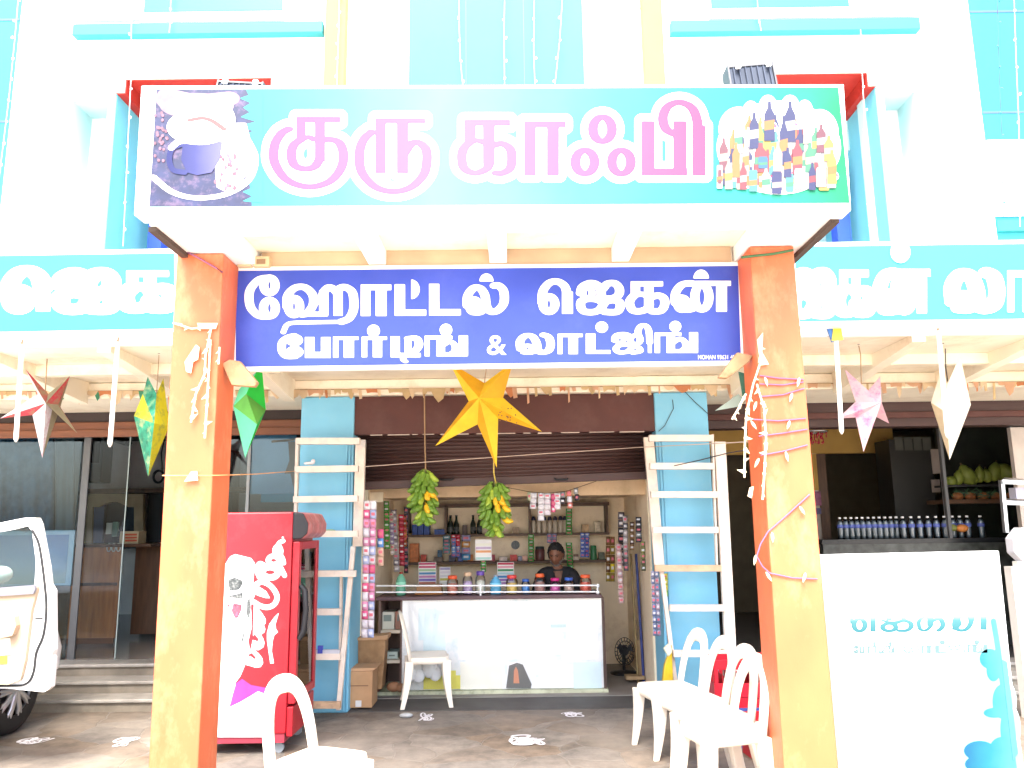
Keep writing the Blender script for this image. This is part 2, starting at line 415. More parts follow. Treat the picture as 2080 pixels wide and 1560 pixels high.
# upper windows: cyan sill ledge, white sill, cyan pane, pale shutters
for (a, b, y0, y1, pa, pb, py, sa, sb) in ((147, 655, 45, 68, 300, 578, 22, 155, 300), (1363, 1870, 38, 62, 1438, 1715, 14, 1715, 1862)):
    part('window_ledge', MB().fbox(a, y0, b, y1, YF-.09, .09), cyan_paint, bld, bevel=.006)
    win = part('window', MB().fbox(pa-6, -240, pb+6, y0-2, YF-.06, .06), white_gloss, bld)
    part('pane', MB().fbox(pa, -200, pb, py, YF-.07, .008), cyan_tile, win)
    part('window_side_panel', MB().fbox(sa+8, -240, sb-8, y0-4, YF-.03, .03), pale_cyan, bld)

# ---- canopies over the shop fronts
YC = 5.5                    # front edge of the side canopies
ZS = uz(180, 692, YC)       # soffit height
YB = 7.15                   # beam face
ZBm = uz(180, 810, YB)      # beam underside
part('canopy_slab', MB().box(XL, XR, YC+.16, YB+.02, ZS, ZS+.22), cream_paint, bld)
part('canopy_fascia', MB().box(XL, XR, YC+.12, YC+.16, ZS-.01, ZS+.5), white_paint, bld)
part('canopy_upper_wall', MB().box(XL, XR, YB+.02, YB+.25, ZS, zb), white_paint, bld)
# deep tapering ribs under the canopies
ribs = [x for x in (-4.9, -3.95, -3.0, -2.05, 2.05, 3.0, 3.95, 4.9)]
for x in ribs:
    rb = MB()
    prof = [(YC+.16, ZS), (YB, ZS), (YB, ZS-.20), (YC+.16, ZS-.05)]
    vs = [(x-.05, p[0], p[1]) for p in prof] + [(x+.05, p[0], p[1]) for p in prof]
    rb.add(vs, [(0, 1, 2, 3), (7, 6, 5, 4), (0, 4, 5, 1), (1, 5, 6, 2), (2, 6, 7, 3), (3, 7, 4, 0)])
    part('canopy_rib', rb, cream_paint, bld)
part('cross_rib', MB().box(XL, -1.9, 6.32, 6.40, ZS-.09, ZS-.002), cream_paint, bld)
part('cross_rib', MB().box(1.9, XR, 6.32, 6.40, ZS-.09, ZS-.002), cream_paint, bld)
part('front_beam', MB().box(XL, XR, YB, YB+.88, ZBm, ZS-.004), cream_paint, bld, bevel=.01)
part('upper_floor', MB().box(XL, XR, YB+.251, 12.6, ZS+.002, ZS+.3), dark_grey, bld)
for a_, b_ in ((XL-.2, XL-.002), (XR+.002, XR+.2)): part('end_wall', MB().box(a_, b_, 7.3, 12.5, 0, ZS), white_paint, bld)

# ---- porch roof with its white fascia and panelled soffit
YS_, YP, YPR = 3.94, 4.5, 4.78
ZP = uz(1000, 432, YS_)
px0, px1 = ux(283, 430, YS_), ux(1722, 425, YS_)
porch = MB().box(px0, px1, YS_+.12, YPR+.9, ZP+.10, ZP+.22)
part('porch_slab', porch, cream_paint, bld)
fr = MB()
fr.box(px0, px1, YS_+.12, YS_+.30, ZP, ZP+.10)                               # front beam
xs_ = [px0, ux(1000, 450, YS_)]
iL, iR = ux(440, 450, YS_+.18)+.02, ux(1566, 445, YS_+.18)-.02
fr.box(px0, iL, YS_+.30, YPR+.05, ZP, ZP+.10); fr.box(iR, px1, YS_+.30, YPR+.05, ZP, ZP+.10)
part('porch_edge_beam', fr, white_paint, bld, bevel=.004)
for a, b in ((703, 748), (985, 1030), (1273, 1312)):
    xm = ux((a+b)/2, 452, YS_+.18)
    if a == 703: xm2 = ux(755, 527, YPR)
    part('porch_rib', MB().box(xm-.055, xm+.055, YS_+.30, YPR, ZP+.005, ZP+.099), white_paint, bld, bevel=.004)
part('porch_rear_beam', MB().box(iL+.02, iR-.02, YPR, YPR+.12, ZP-.16, ZP+.098), mk('brown_cream', (.45, .32, .2), .8, .15, 3), bld)  # browner than the cream slab
# rusty angle iron under the two side edges
for s_, x in ((-1, px0), (1, px1)):
    part('edge_angle', MB().box(x-.012*s_-.02, x-.012*s_+.02, YS_+.13, YPR+.9, ZP-.03, ZP-.002), mk('rusty_iron', (.06, .04, .03), .7), bld)
part('porch_rear_slab', MB().box(px0+.3, px1-.3, YPR+.9, YB+.1, ZP+.05, ZP+.2), cream_paint, bld)

# ---- the two orange porch pillars
def pillar(pts_top, pts_bot, inner):
    # px of outer / inner front edges at two heights, each lying on the plane YP
    (xo1, xi1, y1), (xo0, xi0, y0) = pts_top, pts_bot
    def at(p1, p0, z):
        A, B = U(p1, y1, YP), U(p0, y0, YP); t = (z - B.z)/(A.z - B.z); return B.x + (A.x-B.x)*t
    vs = []
    for z in (-.02, ZP-.003):
        a, b = at(xo1, xo0, z), at(xi1, xi0, z)
        vs += [(a, YP, z), (b, YP, z), (b, YPR, z), (a, YPR, z)]
    m = MB().add(vs, [(0, 1, 5, 4), (1, 2, 6, 5), (2, 3, 7, 6), (3, 0, 4, 7), (4, 5, 6, 7), (3, 2, 1, 0)])
    return part('porch_pillar', m, orange_paint, bld, bevel=.008)
pillar((360, 455, 500), (301, 402, 1555), 1)
pillar((1612, 1523, 500), (1703, 1592, 1555), -1)

# ---- blue shop columns, brown fascia, rolling shutter
YK = 7.2
kz0, kz1 = 0.0, ZBm - .003
kl0, kl1 = ux(606, 1000, YK), ux(716, 1000, YK)
kr0, kr1 = ux(1337, 1000, YK), ux(1447, 1000, YK)
for a, b, s_ in ((kl0, kl1, 1), (kr0, kr1, -1)):
    o = part('shop_column', MB().box(a, b, YK, YK+.5, kz0, kz1), col_blue, bld, bevel=.012)
    gm = MB(); e = b if s_ == 1 else a
    for k in range(3):                          # shutter guide channel beside the column
        x = e + s_*(-.06 + k*.028)
        gm.box(x-.009, x+.009, YK-.014, YK-.001, 0.02, uz(1040, 893, YK))
    part('guide_channel', gm, col_blue, o)
part('shutter_fascia', MB().box(kl1-.02, kr0+.02, YK+.02, YK+.14, uz(1040, 879, YK+.02), kz1), brown_paint, bld, bevel=.004)
chip = MB()
random.seed(3)
x = kl1+.15
while x < kr0-.12:
    l = random.uniform(.05, .3)
    chip.box(x, min(x+l, kr0-.1), YK+.014, YK+.02, uz(1040, 882, YK+.02)+random.uniform(0, .006), uz(1040, 882, YK+.02)+.012); x += l + random.uniform(.02, .10)
part('chipped_edge', chip, mk('bare_plaster', (.5, .4, .33), .8), bld)
# curtain of slats (one corrugated sheet)
zs1, zs0 = uz(1040, 872, YK+.2), uz(1040, 985, YK+.2)
P = []
nsl = 13
for i in range(nsl*6+1):
    t = i/(nsl*6); z = zs1 + (zs0+.07-zs1)*t
    dy = -.012*abs(math.sin(math.pi*t*nsl))
    zl = z + .022*t; zr = z - .0*t
    P.append([(kl1-.02, YK+.2+dy, z-.030*t), (kr0+.02, YK+.2+dy, z+.038*t)])
sh = part('rolling_shutter', MB().grid(P), brown_metal, bld, solid=.006)
bb = MB()
bb.add([(kl1-.02, YK+.17, zs0-.03), (kr0+.02, YK+.17, zs0+.038), (kr0+.02, YK+.21, zs0+.038), (kl1-.02, YK+.21, zs0-.03),
        (kl1-.02, YK+.17, zs0+.045), (kr0+.02, YK+.17, zs0+.11), (kr0+.02, YK+.21, zs0+.11), (kl1-.02, YK+.21, zs0+.045)],
       [(0, 3, 2, 1), (4, 5, 6, 7), (0, 1, 5, 4), (1, 2, 6, 5), (2, 3, 7, 6), (3, 0, 4, 7)])
part('bottom_rail', bb, brown_metal, sh, bevel=.004)
for x in (908, 1140):
    p = U(x, 972, YK+.16)
    part('shutter_handle', MB().tube([(p.x-.06, p.y, p.z), (p.x-.045, p.y-.02, p.z-.012), (p.x+.045, p.y-.02, p.z-.012), (p.x+.06, p.y, p.z)], .009, 6), black, sh)

# ---- centre shop room
YR = 9.35
xl, xr = ux(742, 1100, 7.6), ux(1322, 1100, 7.6)
zc = uz(1040, 1012, 7.95)
room = MB()
room.box(xl-.3, xr+.3, YR, YR+.1, 0, 3)
part('shop_back_wall', room, shop_wall, bld)
part('shop_side_wall', MB().box(xl-.12, xl, YK+.5, YR, 0, 2.6), shop_wall, bld)
part('shop_side_wall', MB().box(xr, xr+.12, YK+.5, YR, 0, 2.6), shop_wall, bld)
part('shop_lintel', MB().box(xl, xr, 7.8, 8.0, uz(1040, 1008, 7.8), uz(1040, 960, 7.8)), mk('lintel_cream', (.72, .5, .3), .7, .08, 3, dirt=(.4, .25, .13), dscale=4, damt=.5), bld)
part('shop_ceiling', MB().box(xl, xr, 8.0, YR, uz(1040, 1008, 7.8)+.02, uz(1040, 1008, 7.8)+.1), mk('ceiling_brown', (.66, .52, .38), .8), bld)
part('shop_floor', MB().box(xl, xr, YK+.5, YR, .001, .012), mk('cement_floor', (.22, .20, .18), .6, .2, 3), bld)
part('wall_trim', MB().fbox(740, 1000, 778, 1020, 7.78, .05), shop_wall, bld)

# ---- dark strip of cement at the foot of the counter
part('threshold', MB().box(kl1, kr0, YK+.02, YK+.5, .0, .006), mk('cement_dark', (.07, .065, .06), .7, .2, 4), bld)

# ---- left shop (reception)
YL = 8.05
fx = ux(604, 1000, YL)
lint = MB().box(XL, kl0-.02, YL, YL+.2, uz(250, 858, YL), ZBm+.3)
part('reception_lintel', lint, mk('lintel_dark', (.035, .02, .016), .6), bld)
o = part('reception_fascia', MB().box(XL, kl0-.01, YL-.05, YL+.0, uz(250, 876, YL), uz(250, 858, YL)), trim_wood, bld, bevel=.006)
part('reception_moulding', MB().box(XL, kl0-.01, YL-.09, YL-.05, uz(250, 889, YL), uz(250, 874, YL)), trim_wood, bld, bevel=.006)
zf = uz(200, 1345, 7.95)                       # raised floor of the reception
step_m = mk('polished_stone_step', (.19, .165, .13), .35, .25, 5, dirt=(.33, .3, .24), dscale=3, damt=.5)
ys = [7.35, 7.6, 7.85]
for k in range(3):
    st = MB().box(XL, kl0-.25, ys[k], 8.1, zf*k/3.0 + .0, zf*(k+1)/3.0 - .03)
    o = part('entrance_step', st, step_m, bld)
    part('step_nosing', MB().box(XL, kl0-.24, ys[k]-.025, 8.1, zf*(k+1)/3.0-.03, zf*(k+1)/3.0), mk('granite_tread', (.3, .28, .25), .3, .25, 8), o, bevel=.008)
fl = MB().box(XL, kl0-.1, 8.1, 12.3, 0, zf)
part('reception_floor', fl, mk('floor_tile', (.24, .22, .19), .18, .15, 3, spec=.5), bld)
inner_wall = mk('inner_wall', (.60, .54, .50), .7, .06, 3)
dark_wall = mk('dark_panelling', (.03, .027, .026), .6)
part('reception_back_wall', MB().box(XL, kl0-.05, 12.2, 12.3, 0, ZS), inner_wall, bld)
part('reception_side_wall', MB().box(kl0-.05, kl0+.05, YK+.5, 12.3, 0, ZS), inner_wall, bld)
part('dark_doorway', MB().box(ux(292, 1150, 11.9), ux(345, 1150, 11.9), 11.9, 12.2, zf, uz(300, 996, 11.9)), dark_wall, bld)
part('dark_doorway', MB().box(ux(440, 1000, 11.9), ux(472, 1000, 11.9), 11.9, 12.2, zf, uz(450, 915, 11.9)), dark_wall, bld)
ledge = MB().box(ux(165, 995, 11.6), kl0-.06, 11.6, 12.2, uz(250, 1001, 11.6), uz(250, 992, 11.6))
part('wall_ledge', ledge, dark_wood, bld)
# arched opening in a yellow frame
A = MB(); Ya = 11.7
out = [(165, 1003), (290, 1003), (290, 1110), (272, 1110), (272, 1030)]
arc = [(272-12*k, 1030 - (11*math.sin(math.pi*max(0, min(1, (k-1)/5.0))))) for k in range(0, 8)]
out += arc + [(186, 1105), (165, 1105)]
A.fprism(out, Ya, .08)
part('arched_frame', A, mk('yellow_frame', (.42, .30, .17), .6), bld)
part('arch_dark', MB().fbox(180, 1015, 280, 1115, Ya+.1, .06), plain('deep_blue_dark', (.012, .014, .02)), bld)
part('arch_curtain', MB().fbox(187, 1025, 210, 1105, Ya+.04, .05), plain('blue_curtain', (.08, .12, .2)), bld)
# glass shop front on the left and its posts
gl = thing('glass_partition', 'tall framed glass front of the reception behind the open car door', 'glass front', (ux(80, 1300, 8.15), 8.15, zf))
part('glass_pane', MB().box(XL, ux(150, 1100, 8.15), 8.15, 8.162, zf, uz(80, 892, 8.15)), pane('street_glass', (.70, .84, .92), .9, .85), gl)
part('glass_pane', MB().box(ux(166, 1100, 8.17), ux(252, 1100, 8.17), 8.17, 8.182, zf, uz(200, 880, 8.17)), pane('door_glass', (.9, .93, .95), .25, .97), gl)
part('frame_post', MB().box(ux(152, 1100, 8.12), ux(166, 1100, 8.12), 8.145, 8.165, zf, uz(160, 878, 8.12)), plain('post_grey', (.10, .10, .10)), gl)
part('glass_edge_strip', MB().box(ux(249, 1100, 8.165), ux(251, 1100, 8.165), 8.164, 8.17, zf, uz(250, 880, 8.165)), plain('edge_green', (.3, .36, .34)), gl)
# printed poster leaning inside the glass
pf = MB().fbox(80, 1078, 148, 1188, 8.2, .02)
po = solo('sea_poster', MB().fbox(-40, 1078, 148, 1190, 8.2, .02), plain('poster_rim', (.55, .62, .6)), 'large pale framed seaside poster standing behind the reception glass', 'poster')
q = MB().fbox(-40, 1087, 136, 1186, 8.195, .003)
part('poster_print', q, ramp('poster_blue', [(0, (.55, .48, .3)), (.35, (.4, .5, .55)), (.6, (.1, .3, .45)), (1, (.06, .2, .35))], 'Z', uz(60, 1186, 8.2), uz(60, 1087, 8.2), .3, .3, 4), po)

# ---- right shop
YRt = 8.05
part('right_lintel', MB().box(kr1+.02, XR, YRt, YRt+.2, uz(1800, 866, YRt), ZBm+.3), brown_metal, bld)
part('right_shutter_box', MB().box(kr1+.01, XR, YRt-.04, YRt, uz(1800, 850, YRt), uz(1800, 838, YRt)), brown_paint, bld, bevel=.005)
rz = uz(1700, 1345, 7.95)
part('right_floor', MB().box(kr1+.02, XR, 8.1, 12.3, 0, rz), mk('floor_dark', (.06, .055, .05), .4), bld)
for k in range(3):
    o = part('entrance_step', MB().box(kr1+.1, XR, ys[k], 8.1, rz*k/3.0, rz*(k+1)/3.0-.03), step_m, bld)
    part('step_nosing', MB().box(kr1+.09, XR, ys[k]-.025, 8.1, rz*(k+1)/3.0-.03, rz*(k+1)/3.0), MATS['granite_tread'], o, bevel=.008)
ochre = mk('ochre_wall', (.48, .28, .065), .7, .08, 3)
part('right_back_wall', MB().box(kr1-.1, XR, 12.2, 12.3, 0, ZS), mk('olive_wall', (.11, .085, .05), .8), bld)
part('right_side_wall', MB().box(kr1-.05, kr1+.05, YK+.5, 12.3, 0, ZS), inner_wall, bld)
part('ochre_partition', MB().box(kr1+.06, ux(1815, 900, 10.6), 10.6, 10.7, uz(1600, 922, 10.6), ZS), ochre, bld)
part('ochre_pier', MB().box(ux(1640, 1000, 10.6), ux(1664, 1000, 10.6), 10.6, 10.7, 0, uz(1600, 922, 10.6)), mk('pier_wall', (.5, .42, .36), .7, .15, 14), bld)
part('ochre_pier_top', MB().box(ux(1640, 960, 10.59), ux(1662, 960, 10.59), 10.585, 10.6, uz(1650, 996, 10.6), uz(1650, 922, 10.6)), ochre, bld)
part('door_frame', MB().box(ux(1664, 1000, 10.58), ux(1682, 1000, 10.58), 10.58, 10.66, rz, uz(1670, 922, 10.6)), dark_wood, bld)
part('right_pier', MB().box(ux(2062, 950, 8.2), XR, 8.2, 8.26, rz, uz(2060, 868, 8.2)), mk('pier_white', (.46, .40, .35), .7), bld)
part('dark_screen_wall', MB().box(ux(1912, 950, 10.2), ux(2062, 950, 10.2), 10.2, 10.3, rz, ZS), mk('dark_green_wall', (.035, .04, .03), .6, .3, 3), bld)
# ================================================================ LETTERING: pen strokes -> smooth outlines -> flat vinyl sheets
def catmull(pts, n=8):
    if len(pts) < 3: return pts
    P = [pts[0]] + list(pts) + [pts[-1]]; out = []
    for i in range(1, len(P)-2):
        p0, p1, p2, p3 = [np.array(q, float) for q in P[i-1:i+3]]
        for k in range(n):
            t = k/n
            out.append(tuple(.5*((2*p1) + (-p0+p2)*t + (2*p0-5*p1+4*p2-p3)*t*t + (-p0+3*p1-3*p2+p3)*t**3)))
    out.append(tuple(pts[-1])); return out
def field(strokes, gx, gy, a, b, grow=0.0):
    """signed field (negative inside) of strokes written with an elliptic pen of half axes a, b"""
    f = np.full(gx.shape, 1e9)
    A, B = a+grow, b+grow
    for s in strokes:
        k = s[0]
        if k in 'clt':                       # curve / line / thin line
            pts = catmull(s[1]) if k == 'c' else s[1]
            sc = s[2] if len(s) > 2 else 1.0
            aa, bb = a*sc+grow, b*sc+grow
            for (x0, y0), (x1, y1) in zip(pts[:-1], pts[1:]):
                ax, ay, bx, by = x0/aa, y0/bb, x1/aa, y1/bb
                px, py = gx/aa-ax, gy/bb-ay; dx, dy = bx-ax, by-ay
                L2 = dx*dx+dy*dy+1e-12
                h = np.clip((px*dx+py*dy)/L2, 0, 1)
                f = np.minimum(f, (np.hypot(px-dx*h, py-dy*h)-1)*bb)
        elif k == 'o':                       # ring
            _, cx, cy, rx, ry = s[:5]
            pts = [(cx+rx*math.cos(t*math.pi/12), cy+ry*math.sin(t*math.pi/12)) for t in range(25)]
            f = np.minimum(f, field([('l', pts)+tuple(s[5:])], gx, gy, a, b, grow))
        elif k == 'r':                       # bar with square ends
            _, x0, y0, x1, y1 = s[:5]
            cx, cy, hx, hy = (x0+x1)/2, (y0+y1)/2, abs(x1-x0)/2, abs(y1-y0)/2
            qx, qy = np.abs(gx-cx)-hx, np.abs(gy-cy)-hy
            d = np.hypot(np.maximum(qx, 0), np.maximum(qy, 0)) + np.minimum(np.maximum(qx, qy), 0)
            f = np.minimum(f, d-grow)
        elif k == 'e':                       # filled ellipse
            _, cx, cy, rx, ry = s[:5]
            f = np.minimum(f, (np.hypot((gx-cx)/(rx+grow), (gy-cy)/(ry+grow))-1)*min(rx+grow, ry+grow))
        elif k == 'h':                       # half disc, flat side down ('h') given box
            _, x0, y0, x1, y1 = s[:5]
            d = (np.hypot((gx-(x0+x1)/2)/((x1-x0)/2+grow), (gy-y1)/((y1-y0)+grow))-1)*min((x1-x0)/2, y1-y0)
            f = np.minimum(f, np.maximum(d, gy-y1-grow))
        elif k == 'v':                       # half disc, flat side to the left
            _, x0, y0, x1, y1 = s[:5]
            d = (np.hypot((gx-x0)/((x1-x0)+grow), (gy-(y0+y1)/2)/((y1-y0)/2+grow))-1)*min((y1-y0)/2, x1-x0)
            f = np.minimum(f, np.maximum(d, x0-gx-grow))
        elif k == 'p':                       # polygon
            pts = s[1]; ins = np.zeros(gx.shape, bool); d = np.full(gx.shape, 1e9)
            for (x0, y0), (x1, y1) in zip(pts, pts[1:]+pts[:1]):
                c = ((y0 > gy) != (y1 > gy))
                with np.errstate(divide='ignore', invalid='ignore'):
                    xi = (x1-x0)*(gy-y0)/(y1-y0+1e-12)+x0
                ins ^= c & (gx < xi)
                px, py, dx, dy = gx-x0, gy-y0, x1-x0, y1-y0
                h = np.clip((px*dx+py*dy)/(dx*dx+dy*dy+1e-12), 0, 1)
                d = np.minimum(d, np.hypot(px-dx*h, py-dy*h))
            f = np.minimum(f, np.where(ins, -d, d)-grow)
    return f
def tf(strokes, ox, oy, sx, sy=None):
    sy = sx if sy is None else sy; out = []
    for s in strokes:
        if s[0] in 'cltp': out.append((s[0], [(ox+x*sx, oy+y*sy) for x, y in s[1]]) + tuple(s[2:]))
        elif s[0] in 'oe': out.append((s[0], ox+s[1]*sx, oy+s[2]*sy, s[3]*abs(sx), s[4]*abs(sy)) + tuple(s[5:]))
        else: out.append((s[0], ox+s[1]*sx, oy+s[2]*sy, ox+s[3]*sx, oy+s[4]*sy) + tuple(s[5:]))
    return out
def contour(f, x0, y0, step, to3, mb, m=0):
    """marching squares: faces where f < 0; full cells merged in runs"""
    ny, nx = f.shape
    ins = f < 0
    cnt = ins[:-1, :-1].astype(int)+ins[1:, :-1]+ins[:-1, 1:]+ins[1:, 1:]
    vid = {}; V = []
    def vert(x, y):
        k = (round(x, 3), round(y, 3))
        if k not in vid: vid[k] = len(V); V.append(to3(x, y))
        return vid[k]
    Fs = []
    for j in range(ny-1):
        i = 0
        row = cnt[j]
        nz = np.nonzero(row)[0]
        q = 0
        while q < len(nz):
            i = nz[q]
            if row[i] == 4:
                e = i
                while q+1 < len(nz) and nz[q+1] == e+1 and row[e+1] == 4: e += 1; q += 1
                Fs.append([vert(x0+i*step, y0+j*step), vert(x0+i*step, y0+(j+1)*step), vert(x0+(e+1)*step, y0+(j+1)*step), vert(x0+(e+1)*step, y0+j*step)])
            else:
                c = [(i, j), (i, j+1), (i+1, j+1), (i+1, j)]; poly = []
                for a in range(4):
                    p, r = c[a], c[(a+1) % 4]
                    fp, fr_ = f[p[1], p[0]], f[r[1], r[0]]
                    if fp < 0: poly.append((x0+p[0]*step, y0+p[1]*step))
                    if (fp < 0) != (fr_ < 0):
                        t = fp/(fp-fr_); t = min(max(t, .02), .98)
                        poly.append((x0+(p[0]+(r[0]-p[0])*t)*step, y0+(p[1]+(r[1]-p[1])*t)*step))
                if len(poly) >= 3: Fs.append([vert(*p) for p in poly])
            q += 1
    mb.add(V, Fs, m)
def letter(strokes, a, b, Y, mb=None, grow=0.0, step=1.6, m=0, to3=None, clip=None, bounds=None):
    xs, ysl = [], []
    for s in strokes:
        if s[0] in 'cltp': xs += [p[0] for p in s[1]]; ysl += [p[1] for p in s[1]]
        elif s[0] in 'oe': xs += [s[1]-s[3], s[1]+s[3]]; ysl += [s[2]-s[4], s[2]+s[4]]
        else: xs += [s[1], s[3]]; ysl += [s[2], s[4]]
    pad = max(a, b)*1.6+grow+2*step
    x0, x1, y0, y1 = min(xs)-pad, max(xs)+pad, min(ysl)-pad, max(ysl)+pad
    gx, gy = np.meshgrid(np.arange(x0, x1, step), np.arange(y0, y1, step))
    f = field(strokes, gx, gy, a, b, grow)
    if clip: f = np.maximum(f, field([('r',)+tuple(clip)], gx, gy, 1, 1))
    mb = mb or MB()
    contour(f, x0, y0, step, to3 or (lambda x, y: tuple(U(x, y, Y))), mb, m)
    return mb

# ---- the letters, traced as pen strokes (units of a zoomed photo, see tf calls)
A1 = [  # ku ru, upper board, zoom A
 [('r',1015,228,1282,263),('r',1015,228,1072,375),('r',1127,228,1190,500),('c',[(1045,365),(1000,400),(985,458),(1005,520),(1062,543),(1125,530),(1158,480)]),('c',[(1045,366),(1090,352),(1120,365)],.8),
  ('c',[(1160,375),(1215,365),(1275,385),(1300,455),(1285,540),(1215,620),(1090,652),(960,610),(885,505),(885,400),(925,330),(968,303)])],
 [('r',1493,236,1795,268),('r',1493,236,1557,570),('r',1622,236,1692,570),
  ('c',[(1665,455),(1710,392),(1755,385),(1798,425),(1803,505),(1780,585),(1705,655),(1600,680),(1490,650),(1410,560),(1397,450),(1420,370),(1468,322)])]]
A2 = [  # kaa.:pi, zoom B
 [('r',105,200,330,230),('r',105,200,160,318),('r',195,200,255,420),('c',[(130,312),(100,345),(92,390),(105,440),(158,463),(215,440),(228,400)]),('c',[(128,314),(165,302),(200,312)],.85),('c',[(235,330),(290,318),(330,345),(338,390),(328,440),(290,463),(262,463)])],
 [('r',398,207,602,238),('r',398,207,456,475),('r',510,207,570,475)],
 [('o',783,247,47,60)], [('o',697,408,47,58)], [('o',876,408,47,58)],
 [('r',975,207,1040,475),('r',975,440,1200,475),('r',1130,207,1198,475),('c',[(1130,268),(1095,245),(1080,190),(1105,135),(1165,115),(1225,145),(1250,215),(1255,300)]),('r',1225,230,1290,475)]]
B1 = [  # hoottal, blue board, zoom C
 [('o',372,276,40,55),('o',372,436,42,58),('c',[(372,222),(300,235),(240,300),(228,370),(245,440),(300,490),(372,494)])],
 [('o',545,425,40,60),('c',[(497,430),(500,350),(550,295),(620,290),(675,340),(680,410),(640,470),(600,480)]),('r',600,462,780,496),('r',722,310,787,490),('c',[(745,400),(752,330),(785,292),(820,300),(850,330)]),('r',822,310,888,490),('c',[(850,330),(870,295),(910,290),(955,325),(967,400),(960,460),(930,510),(880,532)]),
  ('c',[(880,533),(700,536),(540,540),(495,555),(478,585),(470,606)],.62)],
 [('r',1015,270,1230,310),('r',1015,270,1083,492),('r',1120,270,1197,492)],
 [('r',1253,268,1327,490),('r',1253,446,1476,490),('v',1370,235,1430,373)],
 [('r',1496,265,1568,488),('r',1496,443,1720,487)],
 [('o',1812,420,30,45),('c',[(1765,420),(1768,350),(1810,295),(1860,300),(1890,350),(1900,420),(1930,460),(1980,452),(2022,400),(2022,320),(1990,280),(1955,278)]),('c',[(1815,465),(1860,462),(1895,420)]),('h',1850,192,1950,248)]]
B2 = [  # jekan, zoom D
 [('o',468,408,42,55),('c',[(420,400),(425,320),(470,260),(530,250),(580,285),(598,350)]),('r',560,320,637,476)],
 [('o',740,330,32,38,.75),('c',[(690,330),(705,285),(760,260),(810,275),(835,320),(835,390)]),('c',[(800,368),(850,366),(890,366)],.5),('c',[(850,300),(880,265),(930,262),(962,295),(960,340),(920,366),(870,370)]),
  ('c',[(830,380),(760,370),(700,385),(692,425),(715,458),(770,465),(820,450),(860,400)]),('c',[(850,395),(910,380),(960,390),(970,425),(950,460),(900,465),(862,462)])],
 [('r',1044,247,1272,283),('r',1044,247,1110,345),('r',1138,247,1205,440),('c',[(1070,345),(1040,380),(1038,415),(1060,452),(1110,458),(1160,440),(1175,410)]),('c',[(1060,350),(1110,338),(1150,345)],.8),('c',[(1180,360),(1240,348),(1278,370),(1282,415),(1255,455),(1195,458)])],
 [('o',1405,405,30,42),('c',[(1358,400),(1360,330),(1400,275),(1455,262),(1500,268)]),('o',1545,358,50,88),('c',[(1405,445),(1460,445),(1500,430)]),('r',1500,244,1750,280),('r',1645,244,1722,462),('h',1485,165,1595,228)]]
B3 = [  # poorting, zoom C
 [('o',548,662,30,26),('o',550,745,32,26),('c',[(545,630),(495,645),(462,680),(460,735),(490,775),(550,778)])],
 [('r',622,640,690,787),('r',622,745,803,787),('r',735,640,803,787)],
 [('r',820,637,1000,660),('r',820,637,858,785),('r',895,637,967,785)],
 [('r',1022,637,1200,660),('r',1022,637,1060,782),('r',1100,637,1165,782),('e',1105,597,45,45)],
 [('r',1225,635,1290,782),('r',1225,752,1438,782),('r',1325,640,1372,770),('c',[(1350,650),(1405,648),(1425,690),(1405,730),(1370,745)]),('c',[(1335,765),(1312,792),(1330,812)],.7)],
 [('r',1465,630,1660,656),('r',1465,630,1500,775),('r',1548,630,1608,775),('c',[(1590,700),(1640,672),(1675,695),(1678,735),(1650,758)],.8),('r',1548,748,1770,775),('r',1705,628,1770,775),('e',1615,590,44,44)]]
B4 = [  # laatjing, zoom D
 [('o',318,722,32,22,.8),('c',[(268,725),(265,670),(300,632),(350,635),(380,680),(392,735),(420,748),(465,735),(480,690),(465,640),(430,625)]),('c',[(290,748),(340,750),(385,735)],.8)],
 [('r',530,617,706,640),('r',530,617,563,760),('r',605,617,672,760)],
 [('r',728,615,795,758),('r',728,732,902,758),('e',840,570,44,40)],
 [('o',968,660,26,22,.6),('c',[(930,665),(940,630),(985,618),(1030,630),(1045,680)],.8),('c',[(1050,640),(1085,625),(1110,650),(1095,685),(1020,692),(960,700),(940,725),(965,748),(1020,742),(1060,710),(1100,715),(1108,740),(1060,750)],.8),('c',[(1105,640),(1095,600),(1115,562),(1150,560),(1172,600),(1178,680)],.8),('r',1165,620,1192,752)],
 [('r',1213,608,1400,632),('r',1213,608,1250,752),('r',1297,608,1355,752),('c',[(1340,680),(1390,652),(1425,675),(1430,712),(1400,738)],.8),('r',1297,726,1518,752),('r',1455,606,1518,752),('e',1358,566,42,40)]]
ZA = (260, 160, 700/2080.0); ZB_ = (900, 160, 860/2080.0); ZC_ = (440, 500, 600/2080.0); ZD_ = (980, 500, 600/2080.0)
def place(letters, z): return [tf(l, z[0], z[1], z[2]) for l in letters]
def to_vis(letters_px, Y, name, mat, parent, a, b, grow=0.0, step=1.6, clip=None):
    for l in letters_px:
        part(name, letter(l, a, b, Y, None, grow, step, clip=clip), mat, parent)

